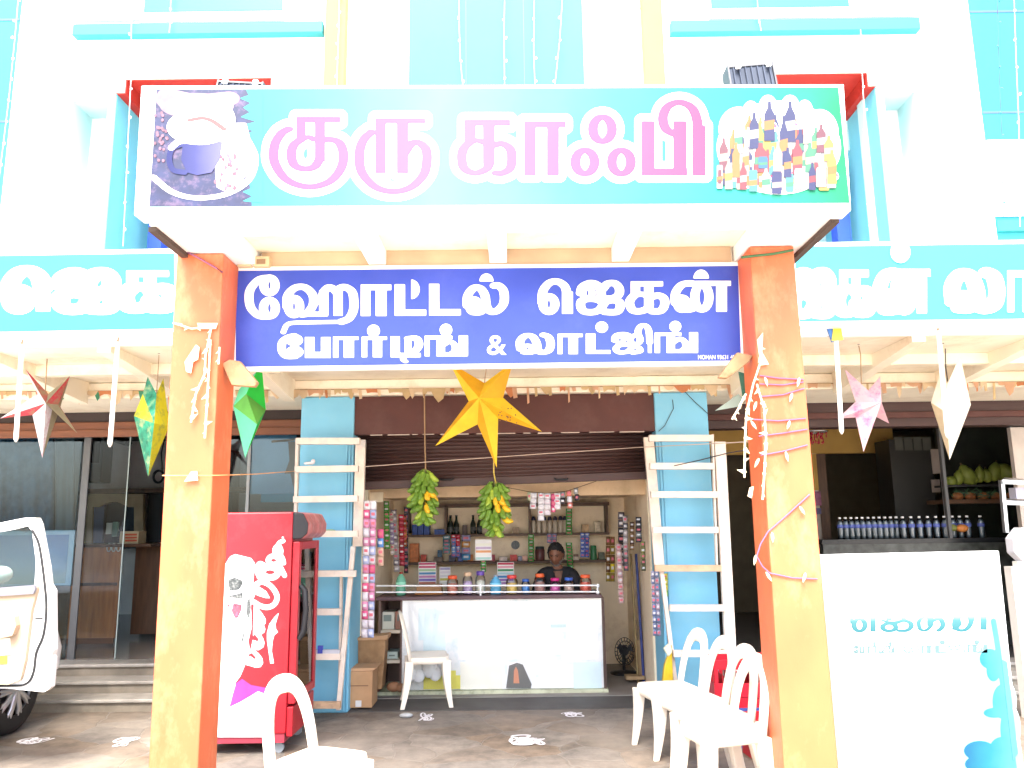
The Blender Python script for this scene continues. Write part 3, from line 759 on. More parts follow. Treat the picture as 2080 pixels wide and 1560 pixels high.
# ================================================================ UPPER COFFEE SIGN (light box)
YU = 3.94
up = thing('coffee_shop_sign', 'long light box sign with coffee cup print and pink Tamil letters above the porch', 'sign', (0, YU, ZP))
zt_ = uz(1000, 175, YU); zb_ = uz(1000, 431, YU)
sx0, sx1 = ux(283, 420, YU), ux(1722, 410, YU)
part('sign_case', MB().fprism([(287,174),(1714,171),(1729,428),(272,437)], YU, .12), vinyl_white, up, bevel=.004)
k = .0015
def fl(pts, d, name, mat, par=None): return part(name, MB().fprism(pts, YU-d, d-.0002 if d < .003 else .0014), mat, par or up)
xl_, xr_ = ux(303, 300, YU), ux(1722, 300, YU)
g_sign = ramp('sign_print_glare', [(0, (.030, .23, .24)), (.2, (.040, .275, .29)), (.42, (.085, .34, .35)), (.62, (.044, .28, .29)), (.80, (.024, .23, .19)), (1, (.014, .155, .065))], 'X', xl_, xr_, .35, .12, 3)  # green end is print; the pale middle is glare painted in
prt = fl([(318,181),(1703,177),(1726,412),(303,420)], .002, 'printed_panel', g_sign)
# coffee photo print on the left
bean = mk('print_beans', (.014, .018, .055), .4, .35, 12, dirt=(.12, .075, .13), dscale=16, damt=.9)
L1 = [('p', [(318,182),(500,182),(522,230),(528,300),(505,350),(512,419),(303,419)])]
part('coffee_print', letter(L1, 1, 1, YU-.003), bean, up)
rs_ = random.Random(9)
rg = [(505+(-16 if i % 2 else 10)+rs_.uniform(-7, 7), 190+i*9.5) for i in range(24)]
part('print_edge', letter([('p', rg + [(534,412),(534,190)])], 1, 1, YU-.0034, step=1.2), g_sign, up)
part('print_mist', letter([('c',[(345,195),(400,205),(465,200)]),('e',400,215,75,26),('e',335,200,18,20)], 22, 14, YU-.004), mk('print_mist', (.19,.12,.165), .4, .3, 8, dirt=(.045,.032,.08), dscale=9, damt=.6), up)
part('print_saucer', letter([('c',[(312,360),(350,390),(400,402),(460,394),(505,365),(518,320),(500,280)]),('e',478,320,34,42),('p',[(430,250),(500,250),(520,330),(470,395),(440,380)])], 7, 4.5, YU-.005), mk('print_white', (.8,.78,.8), .4, .02), up)
bm = letter([('e',455+random.uniform(-22,28),345+random.uniform(-32,38),3.2,4.4) for _ in range(26)] + [('e',322+random.uniform(-8,18),random.uniform(228,330),3,3.4) for _ in range(24)], 1, 1, YU-.006, step=1.2)
part('print_bean_dots', bm, mk('print_bean_dots', (.12, .055, .08), .4, .5, 40), up)
part('print_coffee_cup', letter([('p',[(372,285),(452,288),(446,325),(430,350),(400,356),(380,350),(368,325)]),('c',[(372,292),(350,302),(344,325),(352,345),(375,350)],.75)], 8, 7, YU-.007), ramp('print_cup', [(0,(.02,.024,.085)),(.5,(.036,.04,.12)),(1,(.09,.09,.18))], 'X', ux(345,310,YU), ux(450,310,YU), .4, .15, 9), up)
part('print_cup_rim', letter([('e',405,258,66,36),('e',438,245,40,40),('c',[(348,300),(362,288),(380,286)],.8)], 8, 7, YU-.008), MATS['print_white'], up)
part('print_coffee', letter([('c',[(385,244),(410,240),(430,245),(455,262)])], 6, 3.5, YU-.009), mk('print_coffee', (.16,.05,.05), .4), up)
# drinks print on the right
blob = [('e',1582,300,126,95),('e',1560,215,18,22),('e',1605,215,18,22),('e',1525,225,16,20),('e',1635,225,16,22),('e',1500,262,40,45),('e',1665,270,38,48)]
part('drinks_print', letter(blob, 1, 1, YU-.003), MATS['print_white'], up)
cols = {'n': (.02,.03,.20), 'r': (.45,.05,.08), 'o': (.75,.30,.05), 'y': (.80,.60,.08), 'g': (.08,.40,.22), 'w': (.75,.75,.78), 'b': (.04,.25,.55), 't': (.10,.45,.48), 'm': (.28,.06,.10), 'p': (.78,.55,.45)}
BT = [(1532,228,24,74,'n'),(1563,206,28,80,'n'),(1605,206,28,82,'n'),(1640,222,22,70,'p'),(1500,250,22,60,'w'),(1668,252,24,58,'m'),(1470,280,24,66,'m'),(1495,290,20,70,'o'),(1515,280,18,78,'p'),(1592,235,22,100,'n'),(1545,290,34,60,'r'),(1580,288,24,70,'p'),(1620,284,26,70,'r'),(1645,290,24,60,'g'),(1684,275,26,52,'y'),(1690,305,24,68,'y'),(1462,335,16,48,'w'),(1480,322,20,62,'p'),(1510,330,18,55,'r'),(1530,345,22,44,'t'),(1556,340,22,50,'w'),(1578,348,26,46,'n'),(1604,352,20,38,'t'),(1624,342,26,42,'w'),(1650,330,18,56,'n'),(1668,340,26,40,'w'),(1550,318,24,24,'b'),(1600,300,20,60,'n'),(1462,345,9,28,'m')]
rb_ = random.Random(21)
BT = [(cx_ + rb_.uniform(-4, 4), y_ + rb_.uniform(-6, 6), rb_.uniform(16, 24), h_, rb_.choice('wwpnrgtoyw')) for y_, x0_, x1_, h_ in ((232, 1525, 1650, 60), (262, 1490, 1680, 60), (300, 1472, 1695, 58), (335, 1468, 1700, 46)) for cx_ in range(x0_, x1_, 17)] + [(a, b, c_*.85, d, e) for a, b, c_, d, e in BT]
keys = list(cols); bmb = MB()
for i, (cx, y0, wd, hh, c) in enumerate(BT):
    y1 = y0+hh; w2 = wd/2.0*.92
    bm_ = [(cx-w2*.3, y0), (cx+w2*.3, y0), (cx+w2*.35, y0+hh*.15), (cx+w2, y0+hh*.34), (cx+w2*.92, y0+hh*.6), (cx+w2, y1), (cx-w2, y1), (cx-w2*.92, y0+hh*.6), (cx-w2, y0+hh*.34), (cx-w2*.35, y0+hh*.15)]
    if hh < 50: bm_ = [(cx-w2*.8, y0), (cx+w2*.8, y0), (cx+w2, y0+4), (cx+w2, y1-2), (cx+w2*.85, y1), (cx-w2*.85, y1), (cx-w2, y1-2), (cx-w2, y0+4)]
    bmb.fprism(bm_, YU-.0045-.0001*i, .00008, keys.index(c))
    bmb.fprism([(cx-w2*.95, y0+hh*.50), (cx+w2*.95, y0+hh*.46), (cx+w2*.95, y0+hh*.70), (cx-w2*.95, y0+hh*.74)], YU-.00458-.0001*i, .00003, keys.index(random.choice('wwprgyo')))
part('drinks_bottle_prints', bmb, [plain('print_'+c, tuple(v*.24+.012 for v in cols[c]), .4) for c in keys], up)
pm = MB()
for (cx, cy, r) in ((1567,258,12),(1530,274,11),(1592,280,12),(1612,255,9),(1576,362,12),(1615,357,11),(1694,358,10)):
    pm.fprism([(cx+r*math.cos(a*.4363), cy+r*.95*math.sin(a*.4363)) for a in range(14)], YU-.0085, .0003, 0)
    pm.fprism([(cx+r*.9*math.cos(a*.4363-2.9), cy+r*.85*math.sin(a*.4363-2.9)) for a in range(8)], YU-.0088, .0002, 1)
    pm.fprism([(cx+r*.9*math.cos(a*.35+.7), cy+r*.85*math.sin(a*.35+.7)) for a in range(7)], YU-.0088, .0002, 2)
part('round_drink_emblems', pm, [plain('emblem_white', (.8,.8,.82)), plain('emblem_red', (.6,.03,.12)), plain('emblem_blue', (.03,.06,.4))], up)
# letters: white halo behind pink letters
LT = place(A1, ZA) + place(A2, ZB_)
part('letter_halo', letter([s for l in LT for s in l], 10.5, 6, YU-.0035, None, 14.5, 2.0), vinyl_white, up)
pink = ramp('pink_print', [(0, (.16, .056, .115)), (.45, (.17, .080, .145)), (1, (.15, .042, .095))], 'X', ux(540,300,YU), ux(1440,300,YU), .4, .1, 4)
for i, l in enumerate(LT): part('letter', letter(l, 10.5, 6, YU-.0055-.0002*i), pink, up)

# ================================================================ BLUE HOTEL SIGN between the pillars
YB2 = YPR - .02
bs = thing('hotel_name_board', 'blue hotel name board with white Tamil lettering hung between the two orange pillars', 'sign', (0, YB2, uz(1000, 750, YB2)))
brd = [(474,542),(1504,532),(1511,741),(474,754)]
part('board_frame', MB().fprism(brd, YB2, .04), vinyl_white, bs, bevel=.003)
blue_v = mk('blue_vinyl', (.030, .058, .36), .35, .12, 2.5, dirt=(.065, .095, .44), dscale=2, damt=.5)
part('blue_panel', MB().fprism([(479,550),(1499,540),(1505,732),(479,745)], YB2-.003, .0028), blue_v, bs)
for i, l in enumerate(place(B1, ZC_) + place(B2, ZD_)): part('letter', letter(l, 9.2, 6.2, YB2-.0045-.0002*i, None, 0, 1.5), vinyl_white, bs)
for i, l in enumerate(place(B3, ZC_) + place(B4, ZD_)): part('letter', letter(l, 8.6, 4.6, YB2-.0045-.0002*i, None, 0, 1.4), vinyl_white, bs)
def text_part(s, px, py, hpx, Y, name, mat, parent, wpx=None):
    cu = bpy.data.curves.new(name, 'FONT'); cu.body = s; cu.size = 1; cu.resolution_u = 3; cu.offset = .012
    tmp = bpy.data.objects.new('tmp_text', cu); COL.objects.link(tmp)
    bpy.context.view_layer.update()
    me = bpy.data.meshes.new_from_object(tmp.evaluated_get(bpy.context.evaluated_depsgraph_get()))
    bpy.data.objects.remove(tmp)
    co = np.array([v.co[:] for v in me.vertices]); mn, mx = co.min(0), co.max(0)
    sy = hpx/(mx[1]-mn[1]); sx = sy if wpx is None else wpx/(mx[0]-mn[0])
    for v in me.vertices:
        v.co = U(px+(v.co.x-mn[0])*sx, py-(v.co.y-mn[1])*sy, Y)
    me.materials.clear(); me.materials.append(mat)
    me.name = name
    return link(name, me, parent)
text_part('&', 989, 721, 40, YB2-.0045, 'letter', vinyl_white, bs, 40)
text_part('MOHAN 93631 497', 1418, 730, 9, YB2-.0045, 'small_print', vinyl_white, bs, 80)

# ================================================================ GREEN-CYAN SIDE BOARDS on the canopies
YG = 5.5
halo_p = vinyl_white
lb = thing('left_canopy_board', 'cyan board with fat white letters over the left shop, cut by the left pillar', 'sign', (-3.2, YG, ZS))
part('board_frame', MB().fprism([(-700,522),(360,505),(360,674),(-700,702)], YG, .12), vinyl_white, lb)
part('board_print', MB().fprism([(-690,530),(354,514),(354,667),(-690,688)], YG-.003, .0025), cyan_paint, lb)
rbd = thing('right_canopy_board', 'cyan board with fat white letters over the right shop, cut by the right pillar', 'sign', (3.2, YG, ZS))
part('board_frame', MB().fprism([(1612,493),(2700,480),(2700,650),(1612,662)], YG, .12), vinyl_white, rbd)
part('board_print', MB().fprism([(1616,501),(2690,487),(2690,640),(1616,653)], YG-.003, .0025), mk('cyan_board', (.028,.26,.30), .5, .05, 2), rbd)
JK = place(B2, ZD_)     # reuse the same word, larger and bolder
def rebox(ls, sx0, sx1, sy0, sy1, dx0, dx1, dy0, dy1):
    kx, ky = (dx1-dx0)/(sx1-sx0), (dy1-dy0)/(sy1-sy0)
    return [tf(l, dx0-sx0*kx, dy0-sy0*ky, kx, ky) for l in ls]
base = (980+390*ZD_[2], 980+990*ZD_[2], 500+235*ZD_[2], 500+480*ZD_[2])
L_ = rebox(JK, *base, 8, 236, 545, 634)
for i, l in enumerate(L_): part('letter', letter(l, 20, 11, YG-.005-.0006*i, None, 0, 2.0, clip=(-60, 500, 353, 700)), vinyl_white, lb)
base2 = (980+1010*ZD_[2], 980+1750*ZD_[2], 500+245*ZD_[2], 500+460*ZD_[2])
R_ = rebox(JK, *base2, 1696, 1890, 547, 636)
R_ = [[s for s in l if s[0] != 'h'] for l in R_]
for i, l in enumerate(R_[1:]): part('letter', letter(l, 15, 10, YG-.005-.0006*i, None, 0, 2.0, clip=(1617, 480, 2690, 652)), vinyl_white, rbd)
R2 = rebox(place(B4[:2], ZD_), 980+240*ZD_[2], 980+706*ZD_[2], 500+615*ZD_[2], 500+760*ZD_[2], 1924, 2120, 548, 634)
for i, l in enumerate(R2): part('letter', letter(l, 17, 11, YG-.008-.0006*i, None, 0, 2.0), vinyl_white, rbd)
part('letter', letter([('e',1829,512,20,22)], 1, 1, YG-.010, None, 0, 2.0), vinyl_white, rbd)

# ================================================================ WHITE BANNER BOARD, lower right
YW = 4.75
wb = thing('banner_board', 'tall white printed banner board standing on the ground at the lower right', 'banner', (1.9, YW, 0))
part('board', MB().fprism([(1666,1127),(2029,1119),(2078,1600),(2110,1900),(1735,1900),(1704,1560)], YW, .05), plain('banner_white', (.83,.84,.84), .3), wb, bevel=.004)
faded = ramp('cyan_glare_fade', [(0, (.02,.10,.12)), (.6, (.045,.135,.145)), (1, (.3,.38,.4))], 'Z', uz(1870, 1285, YW), uz(1870, 1244, YW), .35)  # pale letter tops are glare painted into the colour
# glyph shapes of this word, zoom (x = 1600 + .2948 zx, y = 1100 + .2948 zy)
WL = [[('o',495,575,38,42),('c',[(440,560),(445,500),(490,470)],.6),('r',568,480,608,622)],
      [('c',[(650,540),(700,555),(780,545),(830,500),(850,480)],.6),('o',700,590,46,26),('c',[(745,560),(800,545),(845,560),(850,590),(820,612),(770,614)]),('r',680,490,715,545),('r',765,480,800,530)],
      [('c',[(905,580),(905,550),(935,520),(980,530),(985,580),(950,612),(915,605),(905,580)],.8),('r',960,480,1005,580),('c',[(1000,545),(1045,530),(1068,560),(1065,590),(1040,612)])],
      [('c',[(1150,600),(1180,570),(1175,530),(1210,490),(1250,510),(1262,560),(1230,605),(1180,610),(1150,580),(1160,520)]),('c',[(1262,560),(1272,520),(1265,485)])],
      [('r',1328,482,1372,608)]]
for l in WL: part('letter', letter(tf(l, 1600, 1100, .2948), 5.5, 3, YW-.002, None, 0, 1.5), faded, wb)  # faded holds the glare painted into the letter tops
pale = plain('pale_print', (.07,.125,.13), .4)
sm = rebox(place(B3, ZC_), 440+430*ZC_[2], 440+1770*ZC_[2], 500+560*ZC_[2], 500+800*ZC_[2], 1733, 1818, 1304, 1329)
s2 = rebox(place(B4, ZD_), 980+240*ZD_[2], 980+1520*ZD_[2], 500+530*ZD_[2], 500+760*ZD_[2], 1833, 2006, 1300, 1327)
mm = MB()
for l in sm+s2: letter(l, 1.6, 1.1, YW-.002, mm, 0, 1.2)
part('small_print', mm, pale, wb)
sky_p = ramp('banner_blue', [(0, (.013,.08,.15)), (.5, (.02,.135,.165)), (1, (.055,.18,.2))], 'X', ux(1950,1450,YW), ux(2055,1450,YW), .35, .5, 7)
bl = [('c',[(2018,1262),(2026,1310),(2034,1370),(2044,1440),(2052,1500),(2060,1560)],.9),('e',2010,1338,20,20),('e',2018,1362,14,22),('e',2034,1425,18,34),('e',2020,1448,22,10),('e',1990,1525,32,20),('e',2035,1525,26,28),('e',2010,1552,50,22),('e',2046,1480,14,40)]
for gq, (gg, cq, nm_) in enumerate(((13, (.42,.56,.58), 'a'), (7, (.15,.34,.38), 'b'))): part('blue_print_edge', letter(bl, 7, 7, YW-.0012-.0003*gq, None, gg, 2.0), plain('banner_fade_'+nm_, cq, .4), wb)
part('blue_print', letter(bl, 6, 6, YW-.002, None, 0, 2.0), sky_p, wb)
part('edge_stripe', MB().fprism([(2035,1340),(2046,1345),(2068,1530),(2058,1545)], YW-.0045, .0015), plain('stripe_cyan', (.05,.2,.25)), wb)
# ================================================================ PLASTIC CHAIRS (one built, the rest copied)
def make_chair():
    t = thing('plastic_chair', 'white plastic chair, armless, at the front left beside the red drinks fridge', 'chair', (0, 0, 0), 'white plastic chairs')
    # faces +x ; seat .40 wide (y), .42 deep (x)
    n = 14; Pt = []; 
    def sq(a, rx, ry, e=.32):
        c, s = math.cos(a), math.sin(a)
        return (rx*math.copysign(abs(c)**e, c), ry*math.copysign(abs(s)**e, s))
    rows = []
    for (k, z) in ((.0, .418), (.5, .416), (.86, .424), (.97, .432), (1.0, .424), (1.0, .395), (.965, .372), (.93, .372), (.93, .40)):
        row = []
        for j in range(33):
            x, y = sq(2*math.pi*j/32, .205*max(k, .001), .20*max(k, .001)*(1.0))
            row.append((x, y*(1 + .06*x/.2), z - (.012 if x > .17 and k > .9 and z < .43 else 0)))
        rows.append([(p[0]*.90, p[1], p[2]) for p in row])
    part('seat', MB().grid(rows), white_plastic, t)
    for sx, sy in ((1, 1), (1, -1), (-1, 1), (-1, -1)):
        m = MB(); top = Vector((.165*sx, .165*sy, .40)); bot = Vector((.205*sx + (-.02 if sx < 0 else 0), .195*sy, 0))
        segs = 6; vs = []
        for i in range(segs+1):
            q = i/segs; c = top.lerp(bot, q); hw = .040*(1-q) + .019*q; hw2 = .034*(1-q)+.016*q
            c.x -= .012*sx*math.sin(math.pi*q)
            for (a, b) in ((-1, -1), (1, -1), (1, 1), (-1, 1)): vs.append((c.x+a*hw, c.y+b*hw2, c.z))
        fs = [(i*4+j, i*4+(j+1) % 4, (i+1)*4+(j+1) % 4, (i+1)*4+j) for i in range(segs) for j in range(4)] + [(3, 2, 1, 0), (segs*4, segs*4+1, segs*4+2, segs*4+3)]
        m.add(vs, fs)
        part('leg', m, white_plastic, t, bevel=.008)
    # hooped back: a wide flat band rising from the rear corners
    path = []
    for i in range(25):
        q = i/24.0; a = math.pi*q
        y = -.165*math.cos(a); h = math.sin(a)**.55
        y = math.copysign(abs(y/.165)**.75, y)*.165*(1 - .10*h)
        z = .40 + .380*h
        x = -.155 - .065*h - .02*h*h
        path.append(Vector((x, y, z)))
    vs = []; cs = Vector((-.22, 0, .52))
    for i, p in enumerate(path):
        tg = (path[min(i+1, 24)]-path[max(i-1, 0)]).normalized()
        nrm = Vector((-1, 0, -.25)); nrm = (nrm - tg*nrm.dot(tg)).normalized()
        side = tg.cross(nrm)
        wv = .036 + .012*math.sin(math.pi*i/24)
        for k in range(12):
            an = 2*math.pi*k/12
            vs.append(p + side*wv*math.copysign(abs(math.cos(an))**.7, math.cos(an)) + nrm*.014*math.sin(an) + nrm*.012*abs(math.cos(an)))
    fs = [(i*12+j, i*12+(j+1) % 12, (i+1)*12+(j+1) % 12, (i+1)*12+j) for i in range(24) for j in range(12)] + [tuple(range(11, -1, -1)), tuple(24*12+j for j in range(12))]
    part('backrest', MB().add(vs, fs, 0, True), white_plastic, t)
    return t
chair = make_chair()
p = G(640, 1680); 
chair.location = (ux(648, 1500, 4.28), 4.28, 0); chair.rotation_euler = (0, 0, R(-26))
cp = G(872, 1438)
c2 = dup(chair, (ux(868, 1400, 7.5), 7.5, 0), R(8), 'cream plastic chair standing against the glass counter front')
for i, (y, px) in enumerate(((5.95, 1378), (5.55, 1427), (5.17, 1464), (4.82, 1478))):
    dup(chair, (ux(px-22, 1450, y)+.02, y, 0), R(180 + 14), ('white plastic chair farthest back in the row of four beside the right pillar',
        'white plastic chair second from the counter in the row of four at right', 'white plastic chair third from the counter in the row of four at right',
        'white plastic chair nearest the camera in the row, half behind the orange pillar')[i])

# ================================================================ DRINKS FRIDGE
YFR = 5.95
fz0, fz1 = .12, uz(560, 1040, YFR)
fxr = ux(588, 1250, YFR); fxl = fxr - .62; FD = .62
fridge = thing('drinks_fridge', 'tall red glass-door drinks fridge with white script lettering on its side', 'fridge', (fxr-.3, YFR+.3, 0))
fred = mk('fridge_red', (.36, .011, .020), .35, .10, 3, dirt=(.43, .05, .06), dscale=4, damt=.5)
part('cabinet', MB().box(fxl, fxr, YFR, YFR+FD, fz0+.02, fz1), fred, fridge, bevel=.012)
part('base', MB().box(fxl+.01, fxr-.01, YFR+.01, YFR+FD-.01, fz0-.04, fz0+.02), plain('fridge_base', (.3, .03, .05)), fridge)
dz1 = fz1-.22
d = MB(); dx = fxr+.055
d.box(fxr+.004, dx, YFR+.012, YFR+.075, fz0+.22, dz1); d.box(fxr+.004, dx, YFR+FD-.075, YFR+FD-.012, fz0+.22, dz1)
d.box(fxr+.004, dx, YFR+.075, YFR+FD-.075, dz1-.06, dz1); d.box(fxr+.004, dx, YFR+.075, YFR+FD-.075, fz0+.22, fz0+.28)
door = part('door', d, fred, fridge, bevel=.006)
part('glass', MB().box(dx-.02, dx-.012, YFR+.075, YFR+FD-.075, fz0+.28, dz1-.06), pane('fridge_glass', (.62, .68, .66), 1.0, .75), door)
hx = dx+.02
part('handle', MB().tube([(dx+.005, YFR+.045, uz(592, 1300, YFR)), (hx+.02, YFR+.045, uz(592, 1285, YFR)), (hx+.032, YFR+.045, uz(592, 1240, YFR)), (hx+.02, YFR+.045, uz(592, 1200, YFR)), (dx+.005, YFR+.045, uz(592, 1190, YFR))], .022, 8), black, door)
part('door_interior', MB().box(fxr+.001, fxr+.003, YFR+.075, YFR+FD-.075, fz0+.28, dz1-.06), ramp('fridge_goods', [(0, (.20,.18,.13)), (.25, (.10,.10,.12)), (.3, (.45,.4,.35)), (.5, (.12,.05,.06)), (.55, (.5,.45,.4)), (.75, (.2,.06,.08)), (.8, (.5,.42,.38)), (1, (.15,.1,.1))], 'Z', fz0+.28, dz1-.06, .4, .12, 14), fridge)
hd = MB()   # rounded header over the door
prof = [(fxr, dz1+.02), (dx+.01, dz1+.02), (dx+.055, dz1+.06), (dx+.06, dz1+.13), (dx+.02, fz1-.012), (fxr, fz1-.002)]
hd.prism(prof, YFR+.02, YFR+FD-.02); part('header', hd, mk('header_print', (.42, .10, .10), .35, .4, 12, dirt=(.6,.4,.35), dscale=9, damt=.7), fridge, bevel=.012)
he = MB(); he.prism(prof, YFR+.002, YFR+.02); part('header_cap', he, black, fridge, bevel=.008)
part('lower_grille', MB().box(fxr+.002, dx-.01, YFR+.01, YFR+FD-.01, fz0+.0, fz0+.20), fred, fridge, bevel=.006)
for (x, y) in ((fxl+.06, YFR+.07), (fxr-.06, YFR+.07), (fxl+.06, YFR+FD-.07), (fxr-.06, YFR+FD-.07)):
    m = MB().tube([(x, y-.012, .035), (x, y+.012, .035)], .035, 12); m.box(x-.02, x+.02, y-.02, y+.02, .06, .085)
    part('castor', m, grey, fridge)
ZF = (420, 1000, .3591)
fr_white = plain('fridge_white', (.83,.82,.82), .4)
ZG = (390, 1162, .12567)
script = tf([('c',[(1050,190),(1130,160),(1240,200),(1335,300),(1375,410),(1330,520),(1220,570),(1100,545),(1010,490)],.95),
 ('p',[(1000,215),(1090,240),(1200,310),(1262,422),(1190,420),(1080,385),(1000,350)]),
 ('p',[(1000,540),(1045,560),(1130,660),(1192,760),(1190,830),(1162,860),(1186,920),(1170,975),(1112,1012),(1150,1070),(1172,1140),(1155,1215),(1080,1262),(1000,1255),(985,1245),(1075,1310),(1135,1390),(1150,1470),(1110,1535),(1030,1545),(950,1520),(870,1500),(925,1370),(940,1355),(1010,1410),(1038,1385),(965,1305),(930,1330),(960,1200),(980,1096),(1062,1122),(1082,1090),(1010,995),(985,1060)]),
 ('p',[(1405,655),(1350,840),(1358,920),(1392,970),(1330,1020),(1300,1130),(1290,1280),(1325,1475),(1265,1480),(1240,1300),(1212,1100),(1212,980),(1250,840),(1330,730)])], *ZG) + tf([
 ('o',358,452,44,30,1.15),('c',[(300,480),(285,440),(300,405),(330,420)],1.0),('o',378,385,30,24,.95),('c',[(405,400),(425,440),(440,470)],.9),('o',402,332,17,26,.9),('c',[(415,350),(430,375),(436,400)],.8),('c',[(398,305),(412,285),(432,275)],.8),('e',430,256,6,6)], *ZF)
cl_f = (420, 1035, 583, 1510)
part('script_lettering', letter(script, 5.6, 5.6, YFR-.002, None, 0, 1.3, clip=cl_f), fr_white, fridge)
white_area = [('p',[(88,560),(92,430),(130,365),(160,350),(250,372),(272,400),(262,520),(280,560),(250,640),(255,760),(235,840),(245,900),(215,980),(190,1040),(160,1080),(165,1130),(130,1210),(210,1150),(260,1140),(300,1120),(378,1165),(372,1385),(30,1385),(30,1000),(70,800)])]
part('side_print_white', letter(tf(white_area, *ZF), 1, 1, YFR-.001, None, 0, 1.6, clip=cl_f), fr_white, fridge)
mag = [('p',[(150,1130),(165,1080),(200,1055),(250,1090),(330,1105),(378,1080),(380,1160),(290,1125),(250,1150),(190,1185),(128,1215)])]
part('side_print_magenta', letter(tf(mag, *ZF), 1, 1, YFR-.0025, None, 0, 1.6, clip=cl_f), mk('magenta_print', (.36,.04,.25), .4, .2, 5), fridge)
ice = [('p',[(120,492),(160,482),(205,500),(200,525),(182,552),(130,556),(124,530)]),('p',[(112,586),(160,578),(204,566),(200,604),(150,598)]),('p',[(228,615),(244,596),(250,660),(238,720),(226,690)]),('p',[(206,790),(212,790),(208,835),(200,848),(196,842)])]
ice_m = mk('print_ice', (.07,.08,.08), .4, .6, 40, dirt=(.3,.3,.28), dscale=40, damt=.8)
for ic in ice: part('side_print_ice', letter(tf([ic], *ZF), 1, 1, YFR-.0025, None, 0, 1.6, clip=cl_f), ice_m, fridge)
rp_ = [('p',[(118,622),(128,640),(122,655),(116,650)]),('p',[(150,628),(198,635),(196,665),(176,710),(160,712),(140,670)])]
part('side_print_red', letter(tf(rp_, *ZF), 1, 1, YFR-.0025, None, 0, 1.6, clip=cl_f), mk('print_pink', (.20,.06,.09), .4, .5, 40, dirt=(.4,.15,.28), dscale=30, damt=.8), fridge)

# ================================================================ CAR with its open door, left edge
car = thing('parked_car', 'white car at the left edge with its door standing open', 'car', (-4.7, 6.0, 0))
car_white = plain('car_paint', (.82,.82,.80), .25, coat=.6)
beige = mk('beige_trim', (.42,.32,.22), .7, .06, 8)
rubber = plain('black_rubber', (.015,.015,.016), .6)
YD = 5.55
def ZQ(x, y): return (x*620/2080.0, 1100 + y*620/2080.0)       # zoom of the door in the photo
outer = [(-160,1085),(-90,1072),(0,1063),(55,1052),(78,1052),(84,1065),(100,1150),(104,1186),(112,1200),(113,1320),(109,1330),(112,1335),(107,1395),(95,1404),(20,1397),(-160,1392)]
frame_in = [(-160,1108),(-60,1092),(30,1076),(62,1068),(70,1080),(78,1140),(75,1188),(-160,1206)]
# door shell = outer outline minus the window
def ring_prism(name, out, hole, Y, d, mat, parent, **k):
    f = lambda st: letter(st, 1, 1, Y)
    xs = [p[0] for p in out]; ysx = [p[1] for p in out]
    gx, gy = np.meshgrid(np.arange(min(xs)-6, max(xs)+6, 2.0), np.arange(min(ysx)-6, max(ysx)+6, 2.0))
    ff = np.maximum(field([('p', out)], gx, gy, 1, 1), -field([('p', hole)], gx, gy, 1, 1))
    m = MB(); contour(ff, min(xs)-6, min(ysx)-6, 2.0, lambda x, y: tuple(U(x, y, Y)), m)
    return part(name, m, mat, parent, solid=d, **k)
door_o = ring_prism('door', outer, frame_in, YD, .055, car_white, car)
trim = [(-160,1206),(72,1188),(78,1192),(78,1196),(66,1240),(60,1290),(54,1340),(44,1380),(20,1390),(-160,1386)]
part('door_trim', letter([('p', trim)], 1, 1, YD-.05, None, 0, 2.0), beige, door_o, solid=.03)
part('door_top_trim', letter([('p', [(-160,1206),(72,1188),(74,1196),(70,1206),(-160,1222)])], 1, 1, YD-.072, None, 0, 1.5), plain('trim_grey', (.16,.16,.19)), door_o, solid=.03)
part('armrest', letter([('p', [(-160,1246),(20,1245),(34,1250),(38,1270),(30,1290),(0,1296),(-160,1300)])], 1, 1, YD-.085, None, 0, 2.0), mk('beige_armrest', (.46,.35,.25), .6, .05, 8), door_o, solid=.06)
part('weather_strip', letter([('c',[(66,1078),(80,1110),(91,1190),(94,1240),(88,1290),(74,1325),(68,1365),(54,1388),(20,1393),(-100,1392)])], 2.0, 2.0, YD-.034, None, 0, 1.0), rubber, door_o, solid=.01)
part('door_window', MB().fprism([(p_[0], p_[1]) for p_ in frame_in], YD-.004, .006), pane('car_glass', (.75,.85,.83), 1.2, .85), door_o)
part('door_latch', MB().fprism([(71,1254),(86,1254),(86,1257),(71,1257)], YD-.034, .01), black, door_o)
part('warning_stickers', MB().fprism([(-30,1296),(20,1296),(22,1330),(-30,1333)], YD-.07, .004), plain('sticker_white', (.8,.78,.7)), door_o)
part('map_pocket', MB().fprism([(-30,1333),(14,1332),(14,1348),(-30,1350)], YD-.07, .004), plain('sticker_orange', (.8,.35,.05)), door_o)
part('wing_mirror', MB().ball(U(2, 1167, YD+.28), (.085, .05, .062), 14, 9), car_white, car)
part('mirror_stalk', MB().tube([U(-35, 1172, YD+.25), U(2, 1169, YD+.27)], .02, 8), rubber, car)
